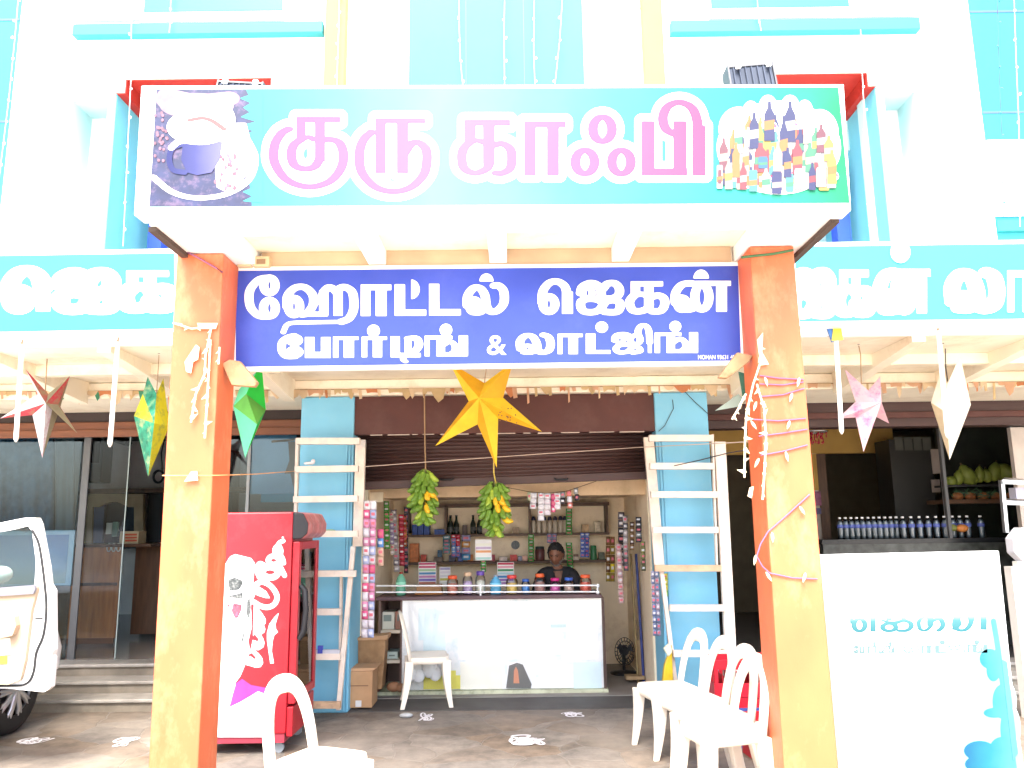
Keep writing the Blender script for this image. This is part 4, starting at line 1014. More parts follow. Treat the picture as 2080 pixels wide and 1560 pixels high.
# body: side profile along y (car points away from the camera), lofted across x
XB = -3.92
prof = [(1.9,.42),(1.9,.95),(2.2,1.02),(3.1,1.05),(3.8,1.62),(5.0,1.68),(5.9,1.05),(6.3,1.02),(7.0,.86),(7.12,.6),(7.1,.40)]
bm_ = MB()
secs = [(XB, .0), (XB-.10, .0), (XB-.9, .03), (XB-1.66, .0), (XB-1.76, .0)]
vs = []
for i, (x, up_) in enumerate(secs):
    for (y, z) in prof:
        ins = .16 if (z > 1.1 and i in (0, 4)) else 0
        xx = x - ins if i == 0 else (x + ins if i == 4 else x)
        vs.append((xx, y, z + up_ - (.05 if i in (0, 4) and z > .8 else 0)))
n = len(prof)
bm_.add(vs, [(i*n+j, (i+1)*n+j, (i+1)*n+(j+1) % n, i*n+(j+1) % n) for i in range(4) for j in range(n)] + [tuple(range(n)), tuple(range(5*n-1, 4*n-1, -1))])
part('body', bm_, car_white, car, bevel=.05, seg=3)
part('side_window', MB().add([(XB-.105, 3.45, 1.14), (XB-.105, 5.35, 1.14), (XB-.155, 4.9, 1.56), (XB-.155, 3.9, 1.52)], [(0, 1, 2, 3)]), plain('tinted_glass', (.02,.025,.03), .1), car, solid=.02)
part('door_opening', MB().add([(XB+.004, 4.35, .50), (XB+.004, 5.5, .50), (XB+.004, 5.5, 1.05), (XB+.004, 4.35, 1.05)], [(0, 1, 2, 3)]), plain('car_cabin_dark', (.03,.028,.025), .8), car, solid=.004)
wc = G(-12, 1486)
wy, wx, wr = 6.62, ux(2, 1440, 6.55)-.03, .345
for (y, xx) in ((wy, wx), (3.0, wx), (wy, XB-1.70), (3.0, XB-1.70)):
    tm = MB()
    pr = [(-.10,.20),(-.105,wr-.06),(-.09,wr-.015),(-.05,wr),(.05,wr),(.09,wr-.015),(.105,wr-.06),(.10,.20)]
    k = 32; vs = [(xx+a, y+r_*math.cos(2*math.pi*j/k), wr+r_*math.sin(2*math.pi*j/k)) for a, r_ in pr for j in range(k)]
    tm.add(vs, [(i*k+j, (i+1)*k+j, (i+1)*k+(j+1) % k, i*k+(j+1) % k) for i in range(len(pr)-1) for j in range(k)], 0, True)
    wh = part('wheel', tm, rubber, car)
    rm = MB(); s_ = 1 if xx > XB-.8 else -1
    for j in range(10):
        a = 2*math.pi*j/10
        for da in (-.09, .09):
            rm.tube([(xx+s_*.085, y+.03*math.cos(a), wr+.03*math.sin(a)), (xx+s_*.098, y+.15*math.cos(a+da*.6), wr+.15*math.sin(a+da*.6)), (xx+s_*.088, y+.225*math.cos(a+da), wr+.225*math.sin(a+da))], [.03, .018, .014], 6)
    rm.tube([(xx+s_*(.07+.03*0), y+.232*math.cos(2*math.pi*j/32), wr+.232*math.sin(2*math.pi*j/32)) for j in range(33)], .016, 6, cap=False)
    rm.tube([(xx+s_*.08, y, wr), (xx+s_*.106, y, wr)], .045, 12)
    rm.tube([(xx+s_*.0, y, wr), (xx+s_*.03, y, wr)], .215, 24, 1)
    part('rim', rm, [plain('alloy', (.55,.56,.58), .3, metal=.8), plain('rim_dark', (.03,.03,.03), .6)], wh)

# ================================================================ PAPER STARS and hanging lanterns
def star(name, label, pts, ctr, Y, mats, depth=.10, group='paper stars hanging from the canopies', spin=0, parity=None, back=True, valley=None):
    """folded paper star: outline points (tip, valley, tip, valley ...) in photo px, raised centre ridge"""
    q = [U(px, py, Y) for px, py in pts]
    c = U(ctr[0], ctr[1], Y)
    t = thing(name, label, 'star', c, group)
    m = MB(); n = len(q)
    f = [(p.x, p.y, p.z) for p in q]
    cf = (c.x, c.y-depth, c.z); cb = (c.x, c.y+depth, c.z)
    for i in range(n):
        a, b = f[i], f[(i+1) % n]
        m.add([a, b, cf], [(0, 1, 2)], (i+spin) % len(mats))
        if back: m.add([b, a, cb], [(0, 1, 2)], (i+spin+1) % len(mats))
    part('folded_paper', m, mats, t)
    return t
def cordof(parent, pts, r=.004, mat=None):
    return part('hanging_cord', MB().tube(pts, r, 6), mat or twine, parent)
def paper(name, col, dirt=None, dscale=14, damt=.8, rough=.55, var=.1, scale=9, tr=.35):
    m = mk(name, col, rough, var, scale, dirt=dirt, dscale=dscale, damt=damt)
    b = m.node_tree.nodes['Principled BSDF']
    L = m.node_tree.links; N = m.node_tree.nodes
    tl = N.new('ShaderNodeBsdfTranslucent'); mx = N.new('ShaderNodeMixShader'); mx.inputs[0].default_value = tr
    src = b.inputs['Base Color'].links[0].from_socket
    L.new(src, tl.inputs[0]); L.new(b.outputs[0], mx.inputs[1]); L.new(tl.outputs[0], mx.inputs[2]); L.new(mx.outputs[0], N['Material Output'].inputs[0])
    return m
yel = paper('yellow_paper', (.85,.60,.03)); yel2 = paper('yellow_paper_deep', (.75,.42,.015))
YST = 6.2
s1 = star('paper_star', 'big yellow folded paper star hanging below the blue name board', [(912,735),(952,815),(884,906),(970,862),(1009,950),(1012,850),(1101,877),(1022,808),(1042,735),(984,778)], (974,812), YST, [yel, yel2])
cordof(s1, [U(984, 778, YST), U(988, 745, YST), (U(988, 740, YST).x, YST, ZS)])
spk = MB()
random.seed(11)
for _ in range(16):
    p = U(random.uniform(1012,1050), random.uniform(828,860), YST-.05); spk.ball(p, .006, 5, 4)
part('paper_holes', spk, plain('hole_brown', (.25,.12,.03)), s1)
# green star seen almost edge-on behind the left pillar
gr = paper('green_paper', (.02,.50,.05)); gr2 = paper('green_paper_pale', (.12,.55,.30)); gr3 = paper('green_paper_olive', (.10,.32,.05))
YGn = 6.0
def edge_star(name, label, P, F3, mats, Y):
    c = U(P[0][0], P[0][1], Y); t = thing(name, label, 'star', c, 'paper stars hanging from the canopies')
    vs = [tuple(U(x, y, Y+d_)) for x, y, d_ in P]
    m = MB()
    for idx, mi in F3: m.add([vs[i] for i in idx], [tuple(range(len(idx)))], mi)
    part('folded_paper', m, mats, t); return t
# vertices: px, py, depth offset
edge_star('paper_star', 'narrow green paper star hanging beside the left pillar over the fridge',
  [(474,825,.0),(522,862,-.16),(540,832,.05),(498,930,.0),(521,755,-.02),(533,757,.02),(486,790,.05),(500,800,-.1),(505,830,.2)],
  [((0,1,3),1),((1,2,3),0),((0,7,1),2),((7,2,1),2),((7,4,2),0),((4,5,2),0),((0,6,7),1),((6,4,7),1),((0,3,8),0),((3,2,8),0),((2,5,8),0),((5,4,6,8),0),((6,0,8),1)], [gr, gr2, gr3], YGn)
# multicolour star far left
ml = paper('printed_paper_white', (.70,.66,.66), dirt=(.42,.06,.12), dscale=7, damt=.9); ml2 = paper('printed_paper_red', (.5,.05,.07), dirt=(.2,.3,.15), dscale=8, damt=.9); ml3 = paper('printed_paper_olive', (.30,.26,.16))
Ysl = 6.1
s3 = star('paper_star', 'five pointed multicoloured printed paper star hanging at the far left', [(52,750),(76,800),(0,850),(66,843),(86,930),(106,832),(157,880),(118,822),(142,764),(98,800)], (108,823), Ysl, [ml, ml, ml2, ml, ml, ml3, ml3, ml2, ml3, ml2])
cordof(s3, [U(92, 795, Ysl), U(96, 720, Ysl), (U(96, 700, Ysl).x, Ysl, ZS)])
# green and yellow lantern star, edge on
gy = paper('mosaic_paper', (.55,.50,.03), dirt=(.01,.22,.10), dscale=11, damt=1.0, var=.3, scale=16); gy2 = paper('mosaic_paper_green', (.03,.28,.16), dirt=(.55,.55,.25), dscale=10, damt=.9, var=.5, scale=16)
gy3 = paper('mosaic_paper_yellow', (.72,.60,.02), dirt=(.02,.12,.08), dscale=9, damt=.9)
edge_star('paper_star', 'green and yellow mosaic paper star hanging left of the left pillar',
  [(272,845,.0),(300,765,-.03),(318,800,-.05),(332,768,.04),(344,865,.05),(301,968,.0),(313,860,-.16),(290,800,.0),(308,860,.2)],
  [((0,7,6),0),((7,1,2,6),1),((2,3,4,6),2),((0,6,5),1),((6,4,5),2),((0,5,8),1),((5,4,8),0),((4,3,8),2),((3,2,8),0),((2,1,8),1),((1,7,0,8),0)], [gy, gy2, gy3], 6.0)
s4c = [o for o in COL.objects if o.type == 'EMPTY'][-1]
cordof(s4c, [U(318, 800, 6.0), U(322, 740, 6.0), U(324, 695, 6.0)], .003)
# pink star right
pk = paper('pink_print_paper', (.74,.52,.55), dirt=(.55,.06,.28), dscale=9, damt=.95); pk2 = paper('pink_print_paper_deep', (.50,.14,.20), dirt=(.75,.6,.55), dscale=10, damt=.8)
Ysr = 6.0
s5 = star('paper_star', 'pink patterned paper star hanging right of the right pillar', [(1716,750),(1738,816),(1702,850),(1738,848),(1754,918),(1776,845),(1806,860),(1782,815),(1788,764),(1758,800)], (1776,822), Ysr, [pk, pk, pk, pk, pk2, pk, pk2, pk2, pk, pk], depth=.12)
cordof(s5, [U(1750, 800, Ysr), U(1748, 720, Ysr), U(1742, 690, Ysr), U(1740, 672, Ysr)], .004)
# cream lantern star at far right
cr_ = paper('cream_paper', (.80,.74,.60)); cr2 = paper('cream_paper_shade', (.70,.60,.42))
edge_star('paper_star', 'plain cream paper star hanging at the far right beside a white tube',
  [(1891,818,.0),(1908,762,.0),(1925,780,-.08),(1950,722,.0),(1972,822,.05),(1929,934,.0),(1924,838,-.18),(1930,840,.2)],
  [((0,1,2,6),0),((2,3,4,6),0),((0,6,5),1),((6,4,5),0),((0,5,7),1),((5,4,7),0),((4,3,7),0),((3,2,1,7),1),((1,0,7),1)], [cr_, cr2], 6.0)
s6 = [o for o in COL.objects if o.type == 'EMPTY'][-1]
cordof(s6, [U(1925, 775, 6.0), U(1921, 745, 6.0), U(1920, 708, 6.0)], .004, wire_dark)

# ================================================================ WHITE LED TUBES hanging from the canopy edges
tube_m = plain('led_tube_white', (.84,.83,.78), .3)
for (x0, y0, x1, y1, lab) in ((45,700,33,888,'thin white light tube hanging in front of the multicoloured star'),(240,695,224,898,'thin white light tube hanging left of the green and yellow star'),
        (1698,690,1709,872,'thin white light tube hanging just right of the right pillar'),(1906,672,1924,880,'thin white light tube hanging in front of the cream star')):
    Yt = 5.62; a, b = U(x0, y0, Yt), U(x1, y1, Yt)
    t = thing('light_tube', lab, 'light', b, 'white light tubes hanging from the canopies')
    part('tube', MB().tube([a, b], .0165, 10), tube_m, t)
    part('end_cap', MB().tube([b, b+(b-a).normalized()*.012, b+(b-a).normalized()*.035], [.0165, .0165, .006], 10), plain('cap_cream', (.75,.7,.6)), t)
    part('wire', MB().tube([a, a+Vector((.005,0,.05)), (a.x-.01, Yt, ZS+.01)], .004, 6), twine, t)
ft = MB(); 
for (dx_, c) in ((0, 0), (14, 1)):
    ft.fprism([(1678+dx_,660),(1694+dx_,658),(1700+dx_*.8,690),(1690+dx_*.5,695)] if c == 0 else [(1694,660),(1708,662),(1713,690),(1690,692)], 5.6-.01*c, .012, c)
solo('torn_ribbon', ft, [plain('ribbon_blue', (.05,.16,.45)), plain('ribbon_yellow', (.75,.58,.04))], 'torn blue and yellow ribbon tied over the right light tube', 'ribbon')

# lamp holders under the canopies
for (px_, py_, lab, Yl) in ((325,683,'small dark lamp holder above the green and yellow star',5.95),(1741,668,'small dark wire lamp holder above the pink star',5.95),(1914,690,'dark lamp holder on a bent stem above the cream star',5.95)):
    p = U(px_, py_, Yl); t = thing('lamp_holder', lab, 'lamp holder', p, 'lamp holders under the canopies')
    part('stem', MB().tube([(p.x, p.y, p.z), (p.x+.004, p.y, (p.z+ZS)/2), (p.x, p.y, ZS-.001)], .010, 8), wire_dark, t)
    part('shade', MB().lathe([(.012,.03),(.032,.028),(.03,.012),(.05,.004),(.048,-.006),(.02,-.012)], p, 16), mk('lamp_dark', (.05,.035,.02), .5), t)

# ================================================================ FLOODLIGHTS on top of the upper sign
def flood(px0, py0, px1, py1, lab, tilt):
    Yf = 4.2; a, b = U(px0, py1+25, Yf), U(px1, py0, Yf)
    t = thing('floodlight', lab, 'floodlight', ((a.x+b.x)/2, Yf, a.z), 'floodlights over the upper sign')
    hgt = b.z-a.z; wd = (b.x-a.x)
    x0, x1 = a.x, b.x
    def P(x, y, z): # tilt about x: lean
        return (x, Yf + y + (z-a.z)*tilt[0], z + (x-x0)*tilt[1])
    def bx(m, xa, xb, ya, yb, za, zb_, mi=0):
        m.add([P(xa,ya,za),P(xb,ya,za),P(xb,yb,za),P(xa,yb,za),P(xa,ya,zb_),P(xb,ya,zb_),P(xb,yb,zb_),P(xa,yb,zb_)], [(0,3,2,1),(4,5,6,7),(0,1,5,4),(1,2,6,5),(2,3,7,6),(3,0,4,7)], mi)
    m = MB(); bx(m, x0, x1, 0, .09, a.z, b.z-.02)
    for k in range(7):
        xx = x0+.02+(wd-.04)*k/6.0; bx(m, xx-.003, xx+.003, -.018, -.001, a.z, b.z-.03)
    h = part('housing', m, mk('flood_grey', (.055,.066,.09), .8, .1, 4, spec=.08), t)
    e = MB(); bx(e, x0-.012, x0-.002, -.01, .11, a.z, b.z); bx(e, x1+.002, x1+.012, -.01, .11, a.z, b.z); bx(e, x0-.002, x1+.002, -.008, .02, b.z-.019, b.z-.006)
    part('frame', e, mk('flood_frame', (.03,.035,.045), .5), t)
    c = MB()
    for xx in (x0+.03, x1-.04): bx(c, xx, xx+.028, -.035, -.02, b.z-.045, b.z-.008)
    part('clip', c, white_gloss, t)
    sx_, sy = (x0+x1)/2, Yf
    part('bracket', MB().box(sx_-.02, sx_+.02, Yf-.06, Yf-.03, zt_ - .1, a.z+.03), grey, t)
flood(438, 152, 527, 175, 'grey floodlight on the left end of the upper sign, mostly hidden behind it', (.35, -.07))
flood(1491, 120, 1573, 175, 'grey floodlight on the right end of the upper sign, tilted upward', (.25, .07))

# ================================================================ LADDER-LIKE WOODEN RACKS in front of the blue columns
def rack(lab, posts, rungs, Y, mats, side):
    t = thing('wooden_rack', lab, 'rack', (ux(posts[0][0], 1440, Y), Y, 0), 'wooden racks on the blue columns')
    for (xa, ya, xb, yb, wpx, d_) in posts:
        m = MB().fprism([(xa, ya), (xa+wpx, ya), (xb+wpx, yb), (xb, yb)], Y+d_, .05)
        part('upright', m, mats[0], t, bevel=.003)
    for (xa, xb, y, s_, k) in rungs:
        m = MB().fprism([(xa, y), (xb, y+s_), (xb, y+s_+13), (xa, y+13)], Y-.062, .06)
        part('rung', m, mats[k], t, bevel=.003)
    return t
YRK = 6.98
rack('weathered wooden rack with rungs in front of the left blue column', [(600,890,588,1440,6,-.0),(722,893,716,1110,20,.12),(712,1110,682,1443,9,-.0),(690,1160,686,1440,5,.1)],
     [(601,730,889,0,0),(598,727,947,-2,0),(595,726,1008,-2,0),(600,726,1078,0,0),(618,722,1159,0,0),(614,692,1237,0,0),(610,690,1328,0,0),(608,690,1427,0,1)], YRK, [pale_wood, raw_wood], 0)
rack('whitewashed wooden rack with rungs in front of the right blue column', [(1446,882,1455,1150,4,.0),(1308,888,1330,1150,20,.14),(1340,1155,1373,1420,8,.0),(1452,897,1478,1400,22,-.01)],
     [(1319,1450,883,0,0),(1321,1452,940,0,0),(1323,1458,998,0,0),(1327,1460,1070,0,0),(1331,1466,1148,0,1),(1362,1475,1229,0,0),(1368,1478,1322,0,0)], YRK, [pale_wood, raw_wood], 1)
# bits lying on the left rack
m = MB().ball(U(628, 941, YRK-.02), (.05,.03,.014), 8, 5); m.ball(U(636, 937, YRK-.02), (.02,.02,.02), 8, 5)
solo('paper_scrap', m, plain('scrap_white', (.7,.68,.7)), 'crumpled pale paper lying on a rung of the left rack', 'scrap')
m = MB().ball(U(632, 1077, YRK-.02), (.05,.03,.02), 8, 5); m.ball(U(668, 1078, YRK-.02), (.06,.03,.014), 8, 5)
solo('cloth_scrap', m, plain('scrap_green', (.25,.4,.25)), 'green and grey rag lying on a middle rung of the left rack', 'rag')
m = MB().box(*[c for c in (U(640,1322,YRK-.03).x, U(690,1322,YRK-.03).x)], YRK-.05, YRK-.005, U(640,1328,YRK-.03).z, U(640,1320,YRK-.03).z)
m.fbox(645,1312,655,1328,YRK-.055,.03,1)
solo('tool_scrap', m, [plain('scrap_grey', (.5,.5,.55)), plain('scrap_blue', (.06,.08,.4))], 'small blue and grey packet lying on a low rung of the left rack', 'packet')

# ================================================================ RED DRINK CRATES behind the chairs
def crate(x, y, z, rz, lab, proto=[None]):
    if proto[0] is None:
        t = thing('drink_crate', lab, 'crate', (0, 0, 0), 'red drink crates')
        w_, d_, h_ = .42, .30, .27; m = MB(); th = .014
        for s_ in (-1, 1):
            m.box(-w_/2, w_/2, s_*(d_/2-th/2)-th/2, s_*(d_/2-th/2)+th/2, 0, .10); m.box(-w_/2, w_/2, s_*(d_/2-th/2)-th/2, s_*(d_/2-th/2)+th/2, .20, h_)
            m.box(s_*(w_/2-th/2)-th/2, s_*(w_/2-th/2)+th/2, -d_/2+th, d_/2-th, 0, .10); m.box(s_*(w_/2-th/2)-th/2, s_*(w_/2-th/2)+th/2, -d_/2+th, d_/2-th, .20, h_)
            for k in range(5):
                xx = -w_/2+.02+(w_-.04)*k/4; m.box(xx-.014, xx+.014, s_*(d_/2-th/2)-th/2+.001, s_*(d_/2-th/2)+th/2-.001, .10, .20)
            for k in range(4):
                yy = -d_/2+.03+(d_-.06)*k/3; m.box(s_*(w_/2-th/2)-th/2+.001, s_*(w_/2-th/2)+th/2-.001, yy-.012, yy+.012, .10, .20)
        m.box(-w_/2+.014, w_/2-.014, -d_/2+.014, d_/2-.014, 0, .012)
        part('shell', m, mk('crate_red', (.50,.015,.03), .4, .12, 5), t)
        g_ = MB()
        for k in range(1, 6): g_.box(-w_/2+w_*k/6-.003, -w_/2+w_*k/6+.003, -d_/2+.014, d_/2-.014, .012, .16)
        part('divider', g_, mk('crate_red_dark', (.35,.01,.02), .45), t)
        proto[0] = t
        t.location = (x, y, z); t.rotation_euler = (0, 0, rz); return t
    return dup(proto[0], (x, y, z), rz, lab)
cx_ = ux(1496, 1400, 6.45)
crate(cx_, 6.45, 0, R(4), 'red plastic drink crate at the bottom of the stack behind the chair row')
crate(cx_+.01, 6.45, .275, R(-2), 'red plastic drink crate at the top of the stack behind the chair row')
crate(cx_+.43, 6.5, 0, R(-3), 'red plastic drink crate right of the stack, low behind the right pillar')
crate(cx_+.42, 6.5, .275, R(3), 'red plastic drink crate right of the stack, on top behind the right pillar')
crate(ux(1585, 1520, 5.75), 5.75, 0, R(6), 'red plastic drink crate on the ground behind the foot of the right pillar')
crate(ux(1700, 1500, 5.3), 5.3, 0, R(0), 'red plastic drink crate between the right pillar and the white banner')
m = MB(); Yb_ = 6.2
bl_ = dup([o for o in COL.objects if o.name.startswith('drink_crate')][0], (ux(1535, 1470, 6.1), 6.1, 0), R(3), 'blue plastic drink crate on the ground between the chairs and red crates', 'red drink crates', .8)
del bl_['group']
for c_ in kids(bl_):
    c_.data = c_.data.copy(); c_.data.materials[0] = plain('crate_blue', (.05,.09,.32), .4)

# ================================================================ strings, scraps, ropes
# paper bunting remains along the front beam
def bunting(lab, xa, xb, ya, yb, seed, cols_):
    rnd = random.Random(seed); m = MB(); x = xa
    Yz = YB-.02
    while x < xb:
        wpx = rnd.uniform(10, 34); y = ya+(yb-ya)*(x-xa)/(xb-xa); h_ = rnd.choice([8, 12, 15, 18, 26]) + rnd.uniform(-3, 3)
        mi = rnd.randrange(len(cols_)); Yq = Yz - rnd.uniform(0, .02)
        typ = rnd.random()
        if typ < .45: m.fprism([(x, y-3), (x+wpx, y-3), (x+wpx*.95, y+h_*.5), (x+wpx*.7, y+4), (x+wpx*.4, y+4), (x+wpx*.1, y+h_*.6)], Yq, .002, mi)
        elif typ < .75: m.fprism([(x, y-3), (x+wpx, y-3), (x+wpx*.85, y+h_*.7), (x+wpx*.55, y+h_), (x+wpx*.3, y+h_*.6)], Yq, .002, mi)
        else: m.fprism([(x, y-2), (x+wpx*.3, y-2), (x+wpx*.36, y+h_*1.1), (x+wpx*.1, y+h_*1.2)], Yq, .002, mi)
        x += wpx*rnd.uniform(.5, 1.1)
    m.tube([U(xa, ya-3, Yz), U((xa+xb)/2, (ya+yb)/2-2, Yz), U(xb, yb-3, Yz)], .004, 5, len(cols_))
    solo('paper_bunting', m, cols_+[twine], lab, 'bunting', 'torn paper bunting along the beam')
bc = [paper('bunting_cream', (.72,.56,.36)), paper('bunting_peach', (.66,.40,.24)), paper('bunting_orange', (.60,.24,.10)), paper('bunting_tan', (.62,.46,.24))]
bgrn = paper('bunting_green', (.06,.30,.16))
bunting('torn faded paper bunting along the beam over the left shop', -40, 345, 798, 796, 5, bc+[bgrn])
bunting('torn faded paper bunting along the beam over the central shutter', 478, 1520, 796, 784, 8, bc+[bc[0], bc[3]])
bunting('torn faded paper bunting along the beam over the right shop', 1640, 2120, 782, 778, 9, bc)
# pale strips still hanging lower
def cord(name, lab, cat, pts, r, mat, group=None):
    return solo(name, MB().tube([U(*p) for p in pts], r, 6), mat, lab, cat, group)
cord('clothes_line', 'thin pale line strung across the shutter between the two racks', 'line', [(740,948,6.85),(900,936,6.86),(1100,922,6.86),(1310,908,6.86),(1550,896,4.82)], .0035, plain('line_pale', (.5,.38,.3)))
cord('clothes_line', 'orange line running from the left pillar across to the left rack', 'line', [(330,966,4.46),(433,966,4.47),(520,963,5.4),(600,957,6.85)], .0035, plain('line_orange', (.6,.3,.12)))
cord('dark_wire', 'dark slack wire from the right rack to the right pillar', 'wire', [(1370,946,6.9),(1420,935,6.3),(1480,920,5.5),(1527,912,4.82)], .004, wire_dark)
cord('dark_wire', 'short dark wire dangling on the upper right blue column', 'wire', [(1366,812,7.19),(1368,830,7.19),(1350,865,7.185),(1338,876,7.185)], .003, wire_dark)
cord('dark_wire', 'dark wire crossing the top corner of the right blue column', 'wire', [(1392,796,7.13),(1410,815,7.18),(1440,842,7.18)], .0035, wire_dark)

# dry garlands tied to the pillars
dry = mk('dry_garland', (.74,.62,.42), .8, .15, 12); dryr = mk('dry_ribbon', (.70,.55,.38), .7)
rnd = random.Random(4)
def garland(lab, chains, extra=()):
    t = thing('dry_garland', lab, 'garland', U(*chains[0][0]), 'dry garlands tied to the pillars')
    for ch in chains:
        m = MB(); pts = [U(*p) for p in ch]
        m.tube(pts, .006, 6)
        for a, b in zip(pts[:-1], pts[1:]):
            nst = max(2, int((a-b).length/.05))
            for k in range(nst):
                p = a.lerp(b, (k+.5)/nst); s_ = rnd.uniform(.012, .028)
                d1 = Vector((rnd.uniform(-1, 1), rnd.uniform(-.6, .1), rnd.uniform(-1, .3))).normalized()
                sd = d1.cross(Vector((0, 1, .2))).normalized()
                m.add([p-sd*s_*.5, p+d1*s_*1.6, p+sd*s_*.5, p-d1*s_*.4+Vector((0,-.006,0))], [(0, 1, 2, 3)])
        part('strand', m, dry, t)
    for q in extra: part('torn_ribbon', MB().fprism(q, YP-.02, .006), dryr, t)
garland('dry pale garland strands tied round the left pillar', [[(430,662,YP-.02),(418,720,YP-.02),(416,760,YP-.02),(398,800,YP-.03),(388,858,YP-.03)], [(428,690,YP-.02),(424,760,YP-.02),(420,830,YP-.03),(416,890,YP-.03)], [(352,656,YP-.015),(390,668,YP-.015),(440,660,YP-.015)], [(446,705,YP-.02),(444,740,YP-.02)]],
        [[(375,735),(398,700),(405,705),(402,730),(392,735),(388,758),(378,755)], [(400,656),(442,656),(438,668),(404,668)], [(388,958),(400,957),(402,976),(374,978)]])
garland('dry pale garland strands tied round the right pillar', [[(1548,680,YP-.02),(1545,735,YP-.02),(1530,780,YP-.03),(1516,840,YP-.04),(1513,900,YP-.04),(1512,970,YP-.04)], [(1537,780,YP-.02),(1552,830,YP-.03),(1556,890,YP-.03),(1553,950,YP-.03),(1549,1015,YP-.03)], [(1515,800,YP-.04),(1500,830,YP-.05),(1487,852,YP-.05)]],
        [[(1538,690),(1550,675),(1548,715),(1562,740),(1545,742)], [(1523,990),(1531,988),(1527,1012),(1519,1008)]])
# purple fairy-light string wound round the right pillar
ls = thing('fairy_lights', 'purple wire of small bulbs wound round the right pillar', 'fairy lights', U(1600, 900, YP))
pw_m = plain('purple_wire', (.26,.085,.16), .5); bulb_m = plain('bulb_cream', (.78,.70,.50), .3)
segs_ = [[(1543,763),(1580,768),(1632,771)],[(1543,780),(1590,782),(1632,776)],[(1541,806),(1590,802),(1634,789)],[(1530,852),(1580,855),(1637,850)],[(1545,925),(1590,917),(1640,904)],[(1645,1004),(1600,1045),(1560,1080)],[(1560,1080),(1545,1105),(1537,1130)],[(1537,1130),(1548,1150),(1563,1164)],[(1563,1164),(1610,1174),(1660,1176)],[(1541,886),(1590,880),(1640,872)]]
for s_ in segs_: part('wire', MB().tube([U(a, b, YP-.008) for a, b in s_], .0045, 6), pw_m, ls)
bmsh = MB().lathe([(.003,.024),(.006,.017),(.0085,.007),(.0085,-.009),(.005,-.022),(.001,-.034)], (0,0,0), 8).mesh('bulb', bulb_m)
for (x, y) in ((1556,770),(1607,802),(1534,820),(1602,858),(1530,858),(1598,922),(1538,935),(1629,1032),(1569,1086),(1534,1132),(1561,1166),(1634,1168),(1622,771)):
    o = link('bulb', bmsh, ls); o.matrix_parent_inverse = Matrix.Identity(4); o.location = U(x, y+4, YP-.022) - ls.location; o.rotation_euler = (rnd.uniform(-.5,.5), rnd.uniform(-.6,.6), 0)
cord('green_string', 'green twisted string tied round the top of the right pillar', 'string', [(1506,523,YP-.006),(1530,520,YP-.012),(1570,516,YP-.012),(1611,508,YP-.01)], .008, mk('string_green', (.05,.12,.05), .8))
cord('purple_cord', 'purple cord strung from the porch edge across the top of the left pillar', 'cord', [(366,505,YP-.01),(400,522,YP-.012),(440,545,YP-.012),(450,552,YP-.01),(462,560,YPR-.1),(463,610,YPR-.1)], .006, pw_m)

# strings of small bulbs on the upper facade
fb_m = plain('facade_bulb', (.82,.82,.80), .3); fbd_m = plain('facade_bulb_dark', (.03,.15,.3), .3); fw_m = plain('facade_wire', (.55,.72,.74), .5)
bms = {0: MB().ball((0,0,0), (.011,.011,.016), 8, 6).mesh('bulb', fb_m), 1: MB().ball((0,0,0), (.009,.009,.014), 8, 6).mesh('bulb', fbd_m)}
def lights(lab, pts, nb, Y, dark=0):
    Q = [U(a, b, Y) for a, b in pts]; t = thing('fairy_lights', lab, 'fairy lights', Q[-1], 'bulb strings hanging on the facade')
    part('wire', MB().tube(Q, .0035, 5), wire_dark if dark else fw_m, t)
    L_ = [0]
    for a, b in zip(Q[:-1], Q[1:]): L_.append(L_[-1]+(b-a).length)
    for k in range(nb):
        d_ = L_[-1]*(k+.5)/nb
        for i in range(len(Q)-1):
            if L_[i+1] >= d_: p = Q[i].lerp(Q[i+1], (d_-L_[i])/(L_[i+1]-L_[i])); break
        o = link('bulb', bms[dark], t); o.matrix_parent_inverse = Matrix.Identity(4)
        o.location = p - t.location + Vector((rnd.uniform(-.02,.02), -.012, rnd.uniform(-.02,.02))); o.rotation_euler = (rnd.uniform(-.8,.8), rnd.uniform(-.8,.8), 0)
for lab, pts, nb, dk in (('bulb string along the left edge of the cyan centre panel', [(932,-60),(933,60),(935,120),(941,185)], 6, 0),
    ('bulb string just left of the middle of the cyan centre panel', [(1026,-60),(1024,60),(1025,185)], 6, 0), ('bulb string right of the middle of the cyan centre panel', [(1086,-60),(1084,100),(1087,185)], 6, 0),
    ('slanting bulb string near the right edge of the cyan centre panel', [(1146,-60),(1137,80),(1126,185)], 6, 0),
    ('bulb string running down the edge of the far left tiled bay', [(42,-60),(30,80),(18,200),(2,330),(-6,400)], 11, 0),
    ('bulb string hanging in front of the left red balcony recess', [(268,-60),(266,160),(258,330),(250,500)], 10, 0),
    ('bulb string on the left window ledge', [(348,-60),(346,40),(344,66)], 4, 0), ('bulb string on the left yellow pilaster', [(690,-60),(688,60),(684,175)], 7, 0),
    ('bulb string on the right window ledge', [(1535,-60),(1540,30),(1546,62)], 5, 0), ('bulb string hanging in front of the right red balcony recess', [(1748,60),(1752,160),(1760,330),(1770,488)], 9, 0),
    ('dark bulb string hanging on the far right tiled bay', [(2024,-60),(2030,160),(2036,300),(2038,440)], 11, 1), ('pale bulb string nearest the right edge of the facade', [(2058,-60),(2064,120),(2070,260),(2072,460)], 9, 0)):
    lights(lab, pts, nb, YF-.13, dk)

